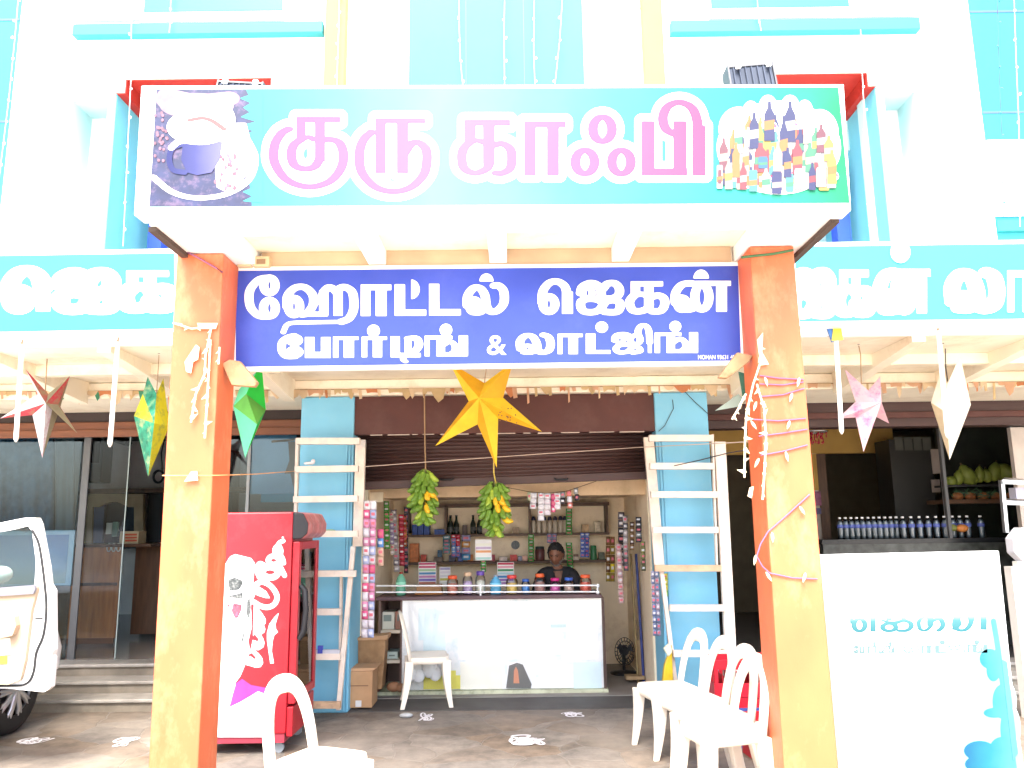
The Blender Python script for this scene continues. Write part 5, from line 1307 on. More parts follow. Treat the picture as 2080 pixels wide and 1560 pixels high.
# wooden battens and ballast boxes at the blue board
bat = mk('old_batten', (.40,.24,.12), .8, .3, 8, dirt=(.12,.07,.03), dscale=9, damt=.8)
m = MB().fprism([(450,738),(466,730),(486,733),(522,776),(516,785),(470,782)], YPR-.2, .05)
solo('wooden_batten', m, bat, 'brown wooden batten tied under the left corner of the blue board', 'batten', 'battens under the blue board', bevel=.006)
m = MB().fprism([(1460,766),(1498,715),(1530,722),(1522,735),(1478,768)], YPR-.2, .05)
solo('wooden_batten', m, bat, 'pale wooden batten tied under the right corner of the blue board', 'batten', 'battens under the blue board', bevel=.006)
for (a, b, lab) in ((482,510,'small beige ballast box left of its twin on top of the blue board'),(514,546,'small beige ballast box right of its twin on top of the blue board')):
    t = thing('ballast_box', lab, 'ballast box', U(a, 541, YPR-.05), 'ballast boxes on the blue board')
    part('case', MB().fbox(a, 520, b, 541, YPR-.06, .06), plain('ballast_beige', (.55,.42,.25)), t, bevel=.004)
    part('terminal_plate', MB().fbox(a+7, 526, b-7, 536, YPR-.063, .0025), plain('ballast_brown', (.25,.15,.08)), t)
# green leaf-like scraps next to the right pillar
m = MB().fprism([(1453,834),(1500,800),(1512,812),(1500,826)], YPR+.06, .004); m.fprism([(1500,755),(1512,758),(1520,800),(1510,815)], YPR+.05, .004, 1)
solo('torn_green_paper', m, [plain('scrap_sage', (.25,.32,.26)), plain('scrap_dkgreen', (.04,.14,.09))], 'torn green paper caught behind the right pillar', 'paper scrap')

# ================================================================ chalk kolam drawings on the ground
chalk = mk('chalk', (.72,.70,.72), .9, .1, 20)
def kolam(lab, px, py, w_, h_, seed, dense):
    rn = random.Random(seed); c = G(px, py); m = MB(); q = 0.004
    e1 = (G(px+w_/2, py)-G(px-w_/2, py)).length/2; e2 = abs(G(px, py-h_/2).y-G(px, py+h_/2).y)/2
    def rib(fn, n=40, wd=.008):
        nonlocal q; q += .0004; P_ = []
        for i in range(n+1):
            t_ = i/n; x, y = fn(t_); x2, y2 = fn(t_+.01); d = Vector((x2-x, y2-y)).normalized()
            P_.append([(c.x+x-d.y*wd, c.y+y+d.x*wd, q), (c.x+x+d.y*wd, c.y+y-d.x*wd, q)])
        m.grid(P_, 0, False)
    for k in range(dense):
        a = 2*math.pi*k/dense + rn.uniform(-.4,.4); u1, u2, u3 = rn.uniform(.5,1), rn.uniform(.1,.5), rn.uniform(0,6); ox, oy = rn.uniform(-.25,.25)*e1, rn.uniform(-.25,.25)*e2
        rib(lambda t_: (ox+e1*(.7*u1*math.cos(a)*math.sin(math.pi*t_)+u2*math.sin(2*math.pi*t_)*math.sin(a)+.05*math.sin(9*t_+u3)), oy+e2*(.8*u1*math.sin(a)*math.sin(math.pi*t_)+u2*math.sin(2*math.pi*t_+u3)*math.cos(a))), 40, .004+.008*rn.random())
    solo('chalk_drawing', m, chalk, lab, 'chalk drawing', 'chalk drawings on the ground')
kolam('dense white chalk floor drawing in the middle of the paved forecourt', 1068, 1506, 105, 24, 1, 16)
kolam('white chalk floor drawing on the paving right of the counter middle', 1160, 1452, 56, 14, 2, 7)
kolam('white chalk floor drawing on the paving below the lone chair', 868, 1459, 42, 22, 3, 7)
kolam('white chalk floor drawing just left of the left pillar foot', 255, 1507, 54, 26, 4, 7)
kolam('white chalk floor drawing on the ground behind the car wheel', 62, 1508, 90, 20, 5, 8)
# ================================================================ COUNTER
YCn = 7.85
ctz = uz(1000, 1217, YCn)
cx0, cx1 = ux(768, 1300, YCn), ux(1230, 1300, YCn)
gx0 = ux(816, 1300, YCn)
cnt = thing('shop_counter', 'long white glass-fronted shop counter with a dark top in the middle shop', 'counter', ((cx0+cx1)/2, YCn, 0))
part('top', MB().box(cx0-.02, ux(1222, 1215, YCn), YCn-.03, YCn+.55, ctz, ctz+.035), mk('counter_top', (.10,.055,.06), .5, .2, 6), cnt, bevel=.006)
cz0 = uz(1000, 1402, YCn); 
part('plinth', MB().box(cx0, cx1+.01, YCn-.02, YCn+.5, 0.006, cz0), mk('plinth_cream', (.50,.52,.36), .7, .12, 8, dirt=(.2,.2,.12), dscale=12, damt=.8), cnt)
body = MB(); th = .02
body.box(cx0, cx0+th, YCn, YCn+.5, cz0, ctz); body.box(gx0-th, gx0, YCn+.02, YCn+.5, cz0, ctz); body.box(cx1-th-.005, cx1, YCn, YCn+.5, cz0, ctz); body.box(cx0+th, cx1-th-.005, YCn+.48, YCn+.5, cz0, ctz)
part('carcass', body, mk('carcass_brown', (.16,.10,.08), .6, .1, 5), cnt)
for y in (1281, 1342): part('shelf', MB().box(cx0+th, gx0-th, YCn+.02, YCn+.46, uz(790, y+6, YCn), uz(790, y, YCn)), plain('shelf_cream', (.6,.52,.4)), cnt)
part('front_panel', MB().box(gx0, cx1-th-.006, YCn+.03, YCn+.05, cz0+.005, ctz-.005), mk('street_reflection_white', (.90,.91,.90), .3, .02, 2, dirt=(.50,.66,.69), dscale=4.5, damt=.8), cnt)  # front_panel is a white stand-in board that paints the bright street mirrored in the glass
pr_ = MB(); rn = random.Random(12)
pale_cols = [plain('sheet_blue', (.72,.86,.88)), plain('sheet_cream', (.88,.87,.76)), plain('sheet_white', (.90,.90,.90)), plain('sheet_yellow', (.80,.74,.14)), plain('sheet_dark', (.16,.16,.15)), plain('sheet_violet', (.35,.32,.5)), plain('sheet_green', (.45,.62,.62))]
for (a, b, c_, d_, k) in ((850,1235,905,1300,0),(905,1240,940,1290,2),(860,1290,905,1330,0),(930,1240,1060,1340,2),(935,1344,1020,1400,1),(1030,1250,1140,1330,2),(1030,1345,1070,1398,2),(1150,1235,1215,1340,2),(1165,1345,1222,1398,0),(1070,1246,1150,1284,2),(860,1372,935,1400,3),(916,1362,926,1398,3),(1118,1268,1150,1275,6)):
    qn = getattr(pr_, 'qn', 0); pr_.qn = qn+1
    pr_.fbox(a, b, c_, d_, YCn+.027-.0006*qn, .0004, k)
# the little dark arch with an orange bottle
pr_.fprism([(1028,1398),(1034,1352),(1050,1346),(1062,1350),(1080,1390),(1078,1398)], YCn+.0145, .0004, 4)
pr_.fprism([(1043,1388),(1044,1362),(1048,1354),(1052,1362),(1055,1388)], YCn+.0135, .0004, 7)
part('display_sheets', pr_, pale_cols+[plain('sheet_orange', (.65,.28,.16))], cnt)
part('glass', MB().box(gx0, cx1-.002, YCn, YCn+.006, cz0+.005, ctz-.003), pane('counter_glass', (.99,.99,.99), .6, .995), cnt)
# rails with white knobs above the counter
rl = MB(); ry = YCn-.005
for y in (1190, 1203): rl.tube([(ux(764, y, ry), ry, uz(764, y, ry)), (ux(1214, y, ry), ry, uz(1214, y-1, ry))], .008, 8)
rail = part('rail', rl, white_gloss, cnt)
for x in (976, 1214):
    m = MB().tube([(ux(x, 1200, ry), ry, ctz+.035), (ux(x, 1200, ry), ry, uz(x, 1188, ry))], .009, 8)
    for y in (1190, 1203): m.ball((ux(x, y, ry), ry, uz(x, y, ry)), .019, 10, 7)
    part('rail_post', m, white_gloss, rail)

# goods on the counter's open shelf
for (a, b, c_, d_, lab, col_) in ((775,1243,801,1281,'white printed carton on the top open shelf of the counter',(.6,.6,.5)),(803,1242,816,1281,'brown carton beside the white one on the counter shelf',(.4,.2,.14)),(786,1324,808,1342,'pale green flat box on the lower open shelf of the counter',(.5,.6,.55))):
    t = thing('carton', lab, 'carton', U((a+b)/2, d_, YCn+.15), 'cartons on the counter shelf')
    part('box', MB().fbox(a, b, c_, d_, YCn+.12, .2), plain('carton_%d' % a, col_), t, bevel=.003)
    part('label_print', MB().fbox(a+4, b+6, c_-6, (b+d_)/2, YCn+.119, .0008), plain('carton_print', (.2,.25,.22)), t)

# ================================================================ JARS AND BOTTLES ON THE COUNTER
yj = YCn+.16
ztop = ctz+.035
jclear = pane('jar_plastic', (.94,.94,.93), .8, .97)
def jar(px, ytop, wpx, lid, fill, lab, kind='jar'):
    x = ux(px, 1212, yj); hz = uz(px, ytop, yj)-ztop; r = wpx/2*pxm(yj)*1.0
    t = thing('sweet_jar' if kind == 'jar' else 'drink_bottle', lab, 'jar' if kind == 'jar' else 'bottle', (x, yj, ztop), 'jars and bottles on the counter')
    nm = '%d' % px
    if kind == 'jar':
        part('body', MB().lathe([(r*.94,.0),(r,.012),(r,hz*.62),(r*.92,hz*.74),(r*.72,hz*.80),(r*.72,hz*.84)], (x, yj, ztop), 18), jclear, t)
        part('contents', MB().lathe([(r*.86,.006),(r*.92,.02),(r*.92,hz*.45),(r*.7,hz*.58),(r*.2,hz*.6)], (x, yj, ztop), 14), mk('sweets_'+nm, tuple(min(.85, c*1.35+.03) for c in fill), .4, .25, 45, bump=.5, bscale=60), t)
        part('lid', MB().lathe([(r*.78,hz*.82),(r*.80,hz*.83),(r*.80,hz*.97),(r*.74,hz)], (x, yj, ztop), 18), plain('lid_'+nm, lid, .4), t)
    else:
        part('body', MB().lathe([(r*.9,0),(r,.015),(r,hz*.25),(r*.92,hz*.3),(r,hz*.36),(r,hz*.62),(r*.7,hz*.78),(r*.32,hz*.9),(r*.3,hz*.93)], (x, yj, ztop), 16), plain('bottle_'+nm, fill, .25), t)
        part('cap', MB().lathe([(r*.36,hz*.92),(r*.36,hz)], (x, yj, ztop), 12), plain('lid_'+nm, lid), t)
        part('label_band', MB().lathe([(r*1.015,hz*.38),(r*1.015,hz*.58)], (x, yj, ztop), 16), plain('band_'+nm, tuple(min(1, c*1.6+.1) for c in fill)), t)
jar(814, 1162, 20, (.3,.04,.03), (.16,.45,.30), 'pale green soft drink bottle at the left end of the counter', 'bottle')
jar(919, 1169, 23, (.7,.10,.03), (.55,.20,.14), 'sweet jar with orange lid and peach sweets, left end of the jar row')
jar(950, 1162, 20, (.62,.42,.26), (.45,.35,.55), 'slim tall jar with beige cap and violet label on the counter')
jar(976, 1160, 20, (.12,.06,.32), (.62,.62,.50), 'white sweet jar with a purple lid by the rail post')
jar(1007, 1168, 22, (.3,.35,.42), (.12,.42,.66), 'light blue bottle with white shoulders on the counter', 'bottle')
jar(1040, 1168, 24, (.65,.06,.05), (.62,.42,.10), 'sweet jar with red lid and orange yellow sweets on the counter')
jar(1068, 1176, 17, (.04,.12,.45), (.04,.22,.55), 'small blue jar with a blue lid on the counter')
jar(1097, 1165, 22, (.72,.12,.03), (.35,.18,.16), 'half empty jar with orange lid in front of the shopkeeper')
jar(1128, 1174, 22, (.55,.02,.18), (.72,.10,.36), 'jar of bright pink sweets with a pink lid on the counter')
jar(1156, 1173, 21, (.04,.12,.50), (.42,.30,.26), 'jar with a blue lid and pale sweets right of the pink jar')
jar(1190, 1167, 24, (.75,.12,.04), (.62,.10,.06), 'jar of orange red sweets with orange lid at the right end')
solo('snack_tray', MB().fbox(842, 1206, 900, 1213, YCn+.2, .12), plain('tray_orange', (.62,.24,.05)), 'flat orange packet tray lying on the counter behind the rail', 'tray', bevel=.006)
solo('cardboard_box', MB().fbox(846, 1188, 896, 1206, YCn+.3, .15), card, 'low open cardboard box on the counter behind the orange tray', 'box', bevel=.003)

# ================================================================ SHELVES ON THE BACK WALL
shw = mk('shelf_wood', (.10,.06,.04), .6, .2, 5)
sh_ = thing('wall_shelves', 'brown wooden wall shelves behind the shopkeeper', 'shelves', (0, YR-.1, 1.5))
YSh = YR-.26
for y in (1085, 1141): part('shelf', MB().box(ux(828, y, YSh), ux(1238, y, YSh), YSh, YR, uz(1030, y+4, YSh), uz(1030, y-1, YSh)), shw, sh_)
for x in (830, 906, 1076, 1232): part('divider', MB().box(ux(x-2, 1060, YSh+.1), ux(x+2, 1060, YSh+.1), YSh+.02, YR-.001, uz(x, 1083, YSh), uz(x, 1026, YSh)), shw, sh_)
part('top_bar', MB().box(ux(828, 1026, YSh), ux(1238, 1026, YSh), YSh+.02, YR, uz(1030, 1029, YSh), uz(1030, 1022, YSh)), shw, sh_)
zs_u, zs_l = uz(1030, 1084, YSh), uz(1030, 1140, YSh)
for (x, h_, lab) in ((843,20,'tallest-left blue carton on the upper back shelf'),(855,21,'blue carton second from left on the upper back shelf'),(867,19,'blue carton with white print on the upper back shelf'),(888,10,'low blue packet on the upper back shelf'),(899,10,'low blue packet beside the brown shelf divider')):
    solo('blue_carton', MB().box(ux(x-6, 1080, YSh+.05), ux(x+5, 1080, YSh+.05), YSh+.05, YSh+.2, zs_u, zs_u+h_*pxm(YSh)), mk('carton_blue', (.02,.06,.25), .5, .3, 30), lab, 'carton', 'blue cartons on the upper shelf', bevel=.003)
bmd = MB().lathe([(.030,0),(.032,.01),(.032,.11),(.014,.16),(.012,.2),(.014,.205),(.014,.215)], (0,0,0), 12)
b0 = None
for (x, lab) in ((915,'dark glass bottle at the left of the four on the back shelf'),(927,'dark glass bottle second of the four on the back shelf'),(961,'dark glass bottle third of the four, beside the bananas'),(974,'dark glass bottle nearest the right banana bunch')):
    if b0 is None:
        b0 = thing('dark_bottle', lab, 'bottle', (ux(x, 1080, YSh+.1), YSh+.1, zs_u), 'dark bottles on the upper shelf')
        M0 = Matrix.Translation(b0.location)
        o = part('glass', MB().lathe([(.030,0),(.032,.01),(.032,.11),(.014,.16),(.012,.2)], b0.location, 12), plain('bottle_glass_dark', (.012,.02,.012), .2), b0)
        part('cap', MB().lathe([(.015,.2),(.015,.215)], b0.location, 10), plain('bottle_cap_dark', (.05,.05,.05)), b0)
        part('label_band', MB().lathe([(.0328,.03),(.0328,.08)], b0.location, 12), plain('bottle_label_dark', (.06,.07,.07)), b0)
    else: dup(b0, (ux(x, 1080, YSh+.1), YSh+.1, zs_u), None, lab)
w0 = None
for i, x in enumerate((1084,1095,1106,1117,1128,1139,1148)):
    lab = 'clear water bottle with a dark cap, number %s from the left above the shopkeeper' % ('one','two','three','four','five','six','seven')[i]
    if w0 is None:
        w0 = thing('water_bottle', lab, 'bottle', (ux(x, 1080, YSh+.1), YSh+.1, zs_u), 'water bottles on the upper back shelf')
        part('body', MB().lathe([(.028,0),(.03,.01),(.028,.05),(.03,.06),(.03,.12),(.013,.165)], w0.location, 12), plain('bottle_pale', (.42,.36,.28), .2), w0)
        part('cap', MB().lathe([(.018,.14),(.026,.15),(.022,.17),(.014,.19)], w0.location, 10), plain('bottle_cap_navy', (.02,.02,.05)), w0)
    else: dup(w0, (ux(x, 1080, YSh+.1), YSh+.1, zs_u), None, lab)
# lower shelf things
def can(px, ytop, wpx, col_, lid, lab, cat='jar'):
    x = ux(px, 1140, YSh+.08); h_ = uz(px, ytop, YSh+.08)-zs_l; r = wpx/2*pxm(YSh)
    t = thing('storage_jar', lab, cat, (x, YSh+.08, zs_l), 'jars on the lower back shelf')
    part('body', MB().lathe([(r*.95,0),(r,.01),(r,h_*.75),(r*.85,h_*.82)], (x, YSh+.08, zs_l), 14), plain('can_%d' % px, col_, .3), t)
    part('lid', MB().lathe([(r*.9,h_*.8),(r*.92,h_*.82),(r*.92,h_*.98),(r*.85,h_)], (x, YSh+.08, zs_l), 14), plain('canlid_%d' % px, lid), t)
can(1097, 1110, 19, (.10,.03,.03), (.02,.03,.03), 'dark red jar with a black lid left of the shopkeeper head')
can(1206, 1108, 13, (.03,.14,.06), (.02,.16,.06), 'green tin on the lower shelf right of the shopkeeper')
for (a, b, c_, lab, col_) in ((1036,1050,1127,'small red box on the lower back shelf',(.55,.06,.05)),(1052,1060,1130,'small grey-blue box beside the red one on the lower shelf',(.25,.25,.33)),(1061,1072,1129,'small peach box on the lower back shelf',(.6,.36,.28)),(1014,1030,1131,'small white tea box on the lower back shelf',(.6,.5,.45)),(882,899,1132,'small brown box at the left of the lower back shelf',(.14,.1,.08)),(832,850,1104,'orange snack pack standing on the lower left of the shelves',(.5,.16,.05)),(1163,1176,1131,'small cream box right of the shopkeeper on the lower shelf',(.55,.45,.35))):
    solo('small_box', MB().box(ux(a, 1135, YSh+.06), ux(b, 1135, YSh+.06), YSh+.06, YSh+.15, zs_l, uz(a, c_, YSh+.06)), mk('sbox_%d' % a, col_, .5, .3, 25), lab, 'box', 'small boxes on the lower shelf', bevel=.003)

for i, (x, wd, h_, up_, col_, lab) in enumerate(((860,10,14,0,(.5,.08,.05),'small scarlet box on the lower shelf behind the striped card'),(893,9,22,0,(.05,.12,.2),'tall navy box on the lower shelf under the teal strip'),(918,12,12,0,(.06,.06,.1),'low black box on the lower shelf under the blue and red strip'),
        (935,10,16,0,(.1,.14,.4),'indigo box on the lower shelf left of the price card'),(955,11,13,0,(.55,.2,.06),'burnt orange box on the lower shelf left of the price card'),(1000,10,12,0,(.4,.08,.1),'maroon box on the lower shelf right of the price card'),(1170,9,11,0,(.2,.12,.08),'brown box on the lower shelf beside the green tin'),
        (1222,11,14,0,(.12,.14,.1),'dark olive box at the right end of the lower shelf'),(1100+90,14,16,1,(.45,.3,.16),'tan carton alone on the right of the upper shelf'),(1215,12,22,1,(.5,.42,.3),'pale carton at the far right of the upper shelf'),(1048,13,12,1,(.3,.2,.12),'brown carton on the upper shelf right of the bananas'),(944,9,18,1,(.08,.05,.04),'dark tin between the dark bottles on the upper shelf'))):
    z0_ = zs_u if up_ else zs_l; Yx = YSh+.10
    solo('goods_box', MB().box(ux(x-wd/2, 1110, Yx), ux(x+wd/2, 1110, Yx), Yx, Yx+.1, z0_, z0_+h_*pxm(Yx)), mk('goods_%d' % i, col_, .5, .4, 30), lab, 'box', 'goods on the back shelves', bevel=.003)
# strips of sachets hanging on cords, each strip one folded sheet with printed sachets
def strip(name, lab, px, y0, y1, wpx, Y, cols_, rows, group, tilt=0, seed=1, curl=.01, cat='sachet strip', two=False):
    rn = random.Random(seed); m = MB(); n = rows*2
    L = []
    for i in range(rows):
        for half in range(2 if two else 1):
            ya, yb = y0+(y1-y0)*i/rows, y0+(y1-y0)*(i+1)/rows
            xo = tilt*(ya-y0)
            w2 = wpx/(2 if two else 1); xa = px-wpx/2+xo+half*w2; xb = xa+w2*.97
            mi = rn.randrange(len(cols_))
            P_ = []
            for a in range(4):
                row = []
                for b in range(4):
                    fx_, fy = b/3.0, a/3.0
                    bulge = -curl*math.sin(math.pi*fx_)*math.sin(math.pi*fy)
                    row.append(tuple(U(xa+(xb-xa)*fx_, ya+(yb-ya)*.96*fy, Y+bulge)))
                P_.append(row)
            m.grid(P_, mi)
            # printed band
            k = len(cols_)
            p_ = [tuple(U(x_, y_, Y-curl*.99)) for x_, y_ in ((xa+w2*.2, ya+(yb-ya)*.3), (xa+w2*.75, ya+(yb-ya)*.3), (xa+w2*.75, ya+(yb-ya)*.62), (xa+w2*.2, ya+(yb-ya)*.62))]
            m.add(p_, [(0, 1, 2, 3)], k + rn.randrange(2))
    mats = [mk('sachet_%02d%02d%02d' % tuple(int(c*99) for c in c_), c_, .35, .15, 30) for c_ in cols_] + [plain('sachet_print_a', (.55,.12,.16)), plain('sachet_print_b', (.6,.58,.6))]
    return solo(name, m, mats, lab, cat, group, solid=.002)
W_, P_k, BL, RD, DK, GN, YL_ = (.72,.68,.70), (.62,.10,.22), (.10,.25,.55), (.5,.03,.06), (.04,.04,.05), (.07,.28,.06), (.55,.45,.03)
GS = 'sachet strips hanging in the shop'
strip('sachet_strip', 'long pink white and blue sachet strip hanging at the left shutter edge', 752, 1017, 1296, 26, 7.05, [W_, P_k, (.35,.40,.6), (.6,.55,.6), (.6,.25,.4)], 15, GS, -.02, 2, .012, two=True)
strip('sachet_strip', 'shorter pink and blue sachet strip beside the long one at left', 773, 1075, 1150, 13, 7.12, [P_k, BL, (.6,.4,.3)], 4, GS, 0, 3)
strip('sachet_strip', 'green sachet strip hanging inside the left wall of the shop', 785, 1018, 1115, 11, 8.2, [GN, (.09,.33,.07)], 9, GS, .02, 4)
strip('sachet_strip', 'grey sachet strip hanging inside the left wall of the shop', 800, 1035, 1162, 12, 8.4, [(.35,.32,.34), (.25,.22,.25)], 10, GS, .05, 5)
strip('sachet_strip', 'red sachet strip hanging inside the left wall of the shop', 815, 1045, 1150, 11, 8.6, [RD, (.35,.03,.05)], 9, GS, .02, 6)
strip('sachet_strip', 'near black sachet strip hanging beside the left end of the shelves', 825, 1030, 1165, 9, 8.8, [DK, (.08,.10,.14)], 10, GS, 0, 7)
strip('sachet_strip', 'teal sachet strip hanging from the upper back shelf', 907, 1088, 1125, 15, YSh-.03, [(.12,.25,.30), (.08,.15,.2)], 5, GS, 0, 8, .008)
strip('sachet_strip', 'blue and red sachet strip hanging from the upper back shelf', 926, 1086, 1132, 18, YSh-.03, [(.2,.22,.5), RD, BL], 6, GS, 0, 9, .008, two=True)
strip('sachet_strip', 'bright blue and orange sachet strip hanging from the upper back shelf', 947, 1087, 1138, 18, YSh-.03, [(.08,.30,.55), (.55,.28,.10), (.3,.3,.5)], 4, GS, 0, 10, .008)
strip('sachet_strip', 'green sachet strip left of the shopkeeper under the water bottles', 1079, 1086, 1141, 12, YSh-.04, [GN, (.1,.36,.1)], 9, GS, 0, 11, .008)
strip('sachet_strip', 'green sachet strip hanging right of the water bottles', 1156, 1033, 1086, 13, YSh-.05, [GN, (.1,.34,.1)], 8, GS, 0, 12, .008)
strip('sachet_strip', 'green sachet strip hanging right of the shopkeeper head', 1156, 1102, 1156, 13, YSh-.05, [(.1,.36,.1), GN], 8, GS, .06, 13, .008)
strip('sachet_strip', 'green sachet strip hanging under the white price card', 982, 1138, 1162, 11, 8.3, [GN], 4, GS, 0, 14, .008)
strip('sachet_strip', 'violet sachet strip hanging just above the shopkeeper', 1121, 1084, 1104, 20, YSh-.03, [(.25,.25,.4), (.4,.35,.4)], 2, GS, 0, 15, .008, two=True)
strip('sachet_strip', 'royal blue sachet strip hanging right of the shopkeeper', 1188, 1082, 1132, 18, YSh-.03, [(.08,.14,.5), (.12,.2,.55)], 6, GS, 0, 16, .008, two=True)
strip('sachet_strip', 'black glossy sachet strip hanging on the right side wall', 1262, 1040, 1150, 13, 8.1, [DK, (.12,.11,.13)], 7, GS, .0, 17, .02)
strip('sachet_strip', 'pale pink sachet strip hanging low on the right side wall', 1257, 1105, 1226, 11, 8.0, [(.55,.35,.38), (.6,.42,.42)], 9, GS, .05, 18, .01)
strip('sachet_strip', 'yellow and dark sachet strip on the right side wall', 1240, 1090, 1182, 18, 8.6, [YL_, (.25,.18,.03), (.16,.08,.03)], 5, GS, 0, 19, .008, two=True)
strip('sachet_strip', 'black and white sachet strip near the right rack', 1297, 1050, 1102, 12, 7.6, [DK, (.2,.2,.2)], 5, GS, .02, 20, .012)
strip('sachet_strip', 'violet printed sachet strip hanging behind the right rack', 1330, 1160, 1292, 16, 7.12, [(.25,.24,.34), (.4,.3,.36), (.16,.2,.34)], 10, GS, .04, 21, .01, two=True)
strip('sachet_strip', 'yellow green sachet strip hanging behind the right rack', 1350, 1165, 1212, 13, 7.14, [(.5,.48,.04), (.2,.4,.06)], 4, GS, .02, 22, .01)
strip('sachet_strip', 'cream and violet sachet strip on the left wall behind the grey strip', 795, 1040, 1128, 9, 8.3, [(.5,.45,.4),(.3,.25,.4)], 8, GS, .03, 51)
strip('sachet_strip', 'orange sachet strip on the left wall between the red and black strips', 822, 1048, 1110, 7, 8.7, [(.5,.2,.05),(.4,.12,.04)], 6, GS, .02, 52)
strip('sachet_strip', 'silver sachet strip on the right wall beside the black glossy one', 1270, 1048, 1160, 10, 8.0, [(.3,.29,.3),(.12,.12,.14),(.4,.38,.4)], 8, GS, .02, 53, .015)
strip('sachet_strip', 'dark brown sachet strip hanging on the right wall near the poles', 1284, 1060, 1118, 9, 7.9, [(.1,.06,.04),(.2,.12,.06)], 5, GS, .0, 54, .012)
strip('sachet_strip', 'olive sachet strip hanging low beside the right rack', 1306, 1100, 1160, 9, 7.5, [(.2,.2,.08),(.1,.1,.05)], 5, GS, .03, 55, .01)
GP = 'sachet strips clipped on the line over the counter'
Yln = 7.6
for i, (x, y0, y1, wpx, c_, r_, lab, tl) in enumerate(((1075,1000,1017,7,[(.5,.55,.35)],1,'yellow green sachet at the left end of the sagging line',0),(1084,1001,1034,13,[W_,(.7,.6,.65)],3,'white pink sachet strip next to the yellow green sachet',-.05),
      (1099,1001,1058,13,[W_],5,'longest white pink sachet strip on the sagging line',0),(1112,1002,1047,13,[W_,(.7,.6,.65)],4,'four-sachet white pink strip next to the longest one',0),(1124,1003,1041,9,[P_k],3,'narrow deep pink sachet strip on the sagging line',.0),
      (1132,1002,1035,13,[W_],3,'white pink three-sachet strip right of the narrow pink one',.02),(1143,999,1024,10,[DK,(.25,.25,.25)],2,'black and white sachet strip on the sagging line',0),(1156,996,1033,10,[(.65,.2,.16),W_],3,'salmon red sachet strip on the sagging line',.08),(1170,991,1017,9,[DK,(.3,.3,.3)],2,'black sachet strip at the right end of the sagging line',.15))):
    strip('sachet_strip', lab, x, y0, y1, wpx, Yln, c_, r_, GP, tl, 30+i, .01)
cord('sagging_line', 'thin line with sachets sagging over the counter', 'line', [(1008,985,7.55),(1040,992,7.58),(1075,999,7.6),(1110,1002,7.6),(1150,998,7.6),(1180,988,7.58),(1218,975,7.4)], .003, wire_dark)
# striped display cards
def dcard(lab, px, y0, y1, wpx, Y, cols_, seed):
    t = thing('display_card', lab, 'card', U(px, y1, Y), 'striped display cards in the shop')
    part('board', MB().fbox(px-wpx/2, y0, px+wpx/2, y1, Y, .004), plain('card_white', (.75,.72,.70)), t)
    m = MB(); n = len(cols_)
    for i in range(n): m.fbox(px-wpx/2+1, y0+(y1-y0)*(i+.12)/n, px+wpx/2-1, y0+(y1-y0)*(i+.8)/n, Y-.003, .0025, i)
    part('stripes', m, [plain('cs_%02d%02d%02d' % tuple(int(c*99) for c in c_), c_) for c_ in cols_], t)
dcard('striped card of coloured packets standing on the left of the counter', 868, 1142, 1188, 36, 8.6, [(.4,.05,.12),(.5,.08,.16),(.35,.5,.3),(.05,.2,.4),(.5,.2,.4),(.2,.15,.5),(.5,.15,.1)], 1)
dcard('small grey and yellow card beside the striped packets', 904, 1152, 1188, 22, 8.6, [(.3,.28,.45),(.6,.55,.6),(.6,.58,.6),(.5,.45,.1),(.6,.6,.55)], 2)
dcard('white price card with fine stripes under the right bananas', 982, 1096, 1138, 33, 8.25, [(.75,.74,.70),(.72,.72,.6),(.45,.35,.5),(.65,.30,.12),(.72,.7,.66),(.35,.55,.5)], 3)
dcard('red green and blue striped packet card right of the purple lid', 1027, 1142, 1188, 34, 8.5, [(.4,.02,.06),(.7,.3,.35),(.05,.25,.1),(.4,.55,.6),(.05,.2,.45),(.3,.15,.45),(.4,.2,.45)], 4)
m = MB().lathe([(.05,0),(.05,.004)], (0,0,0), 20).xform(Matrix.Translation(U(1047, 1107, YR-.005)) @ Matrix.Rotation(math.pi/2, 4, 'X'))
solo('wall_clock', m, mk('dial_grey', (.22,.24,.24), .5, .3, 60), 'small round grey dial on the back wall beside the bananas', 'dial')

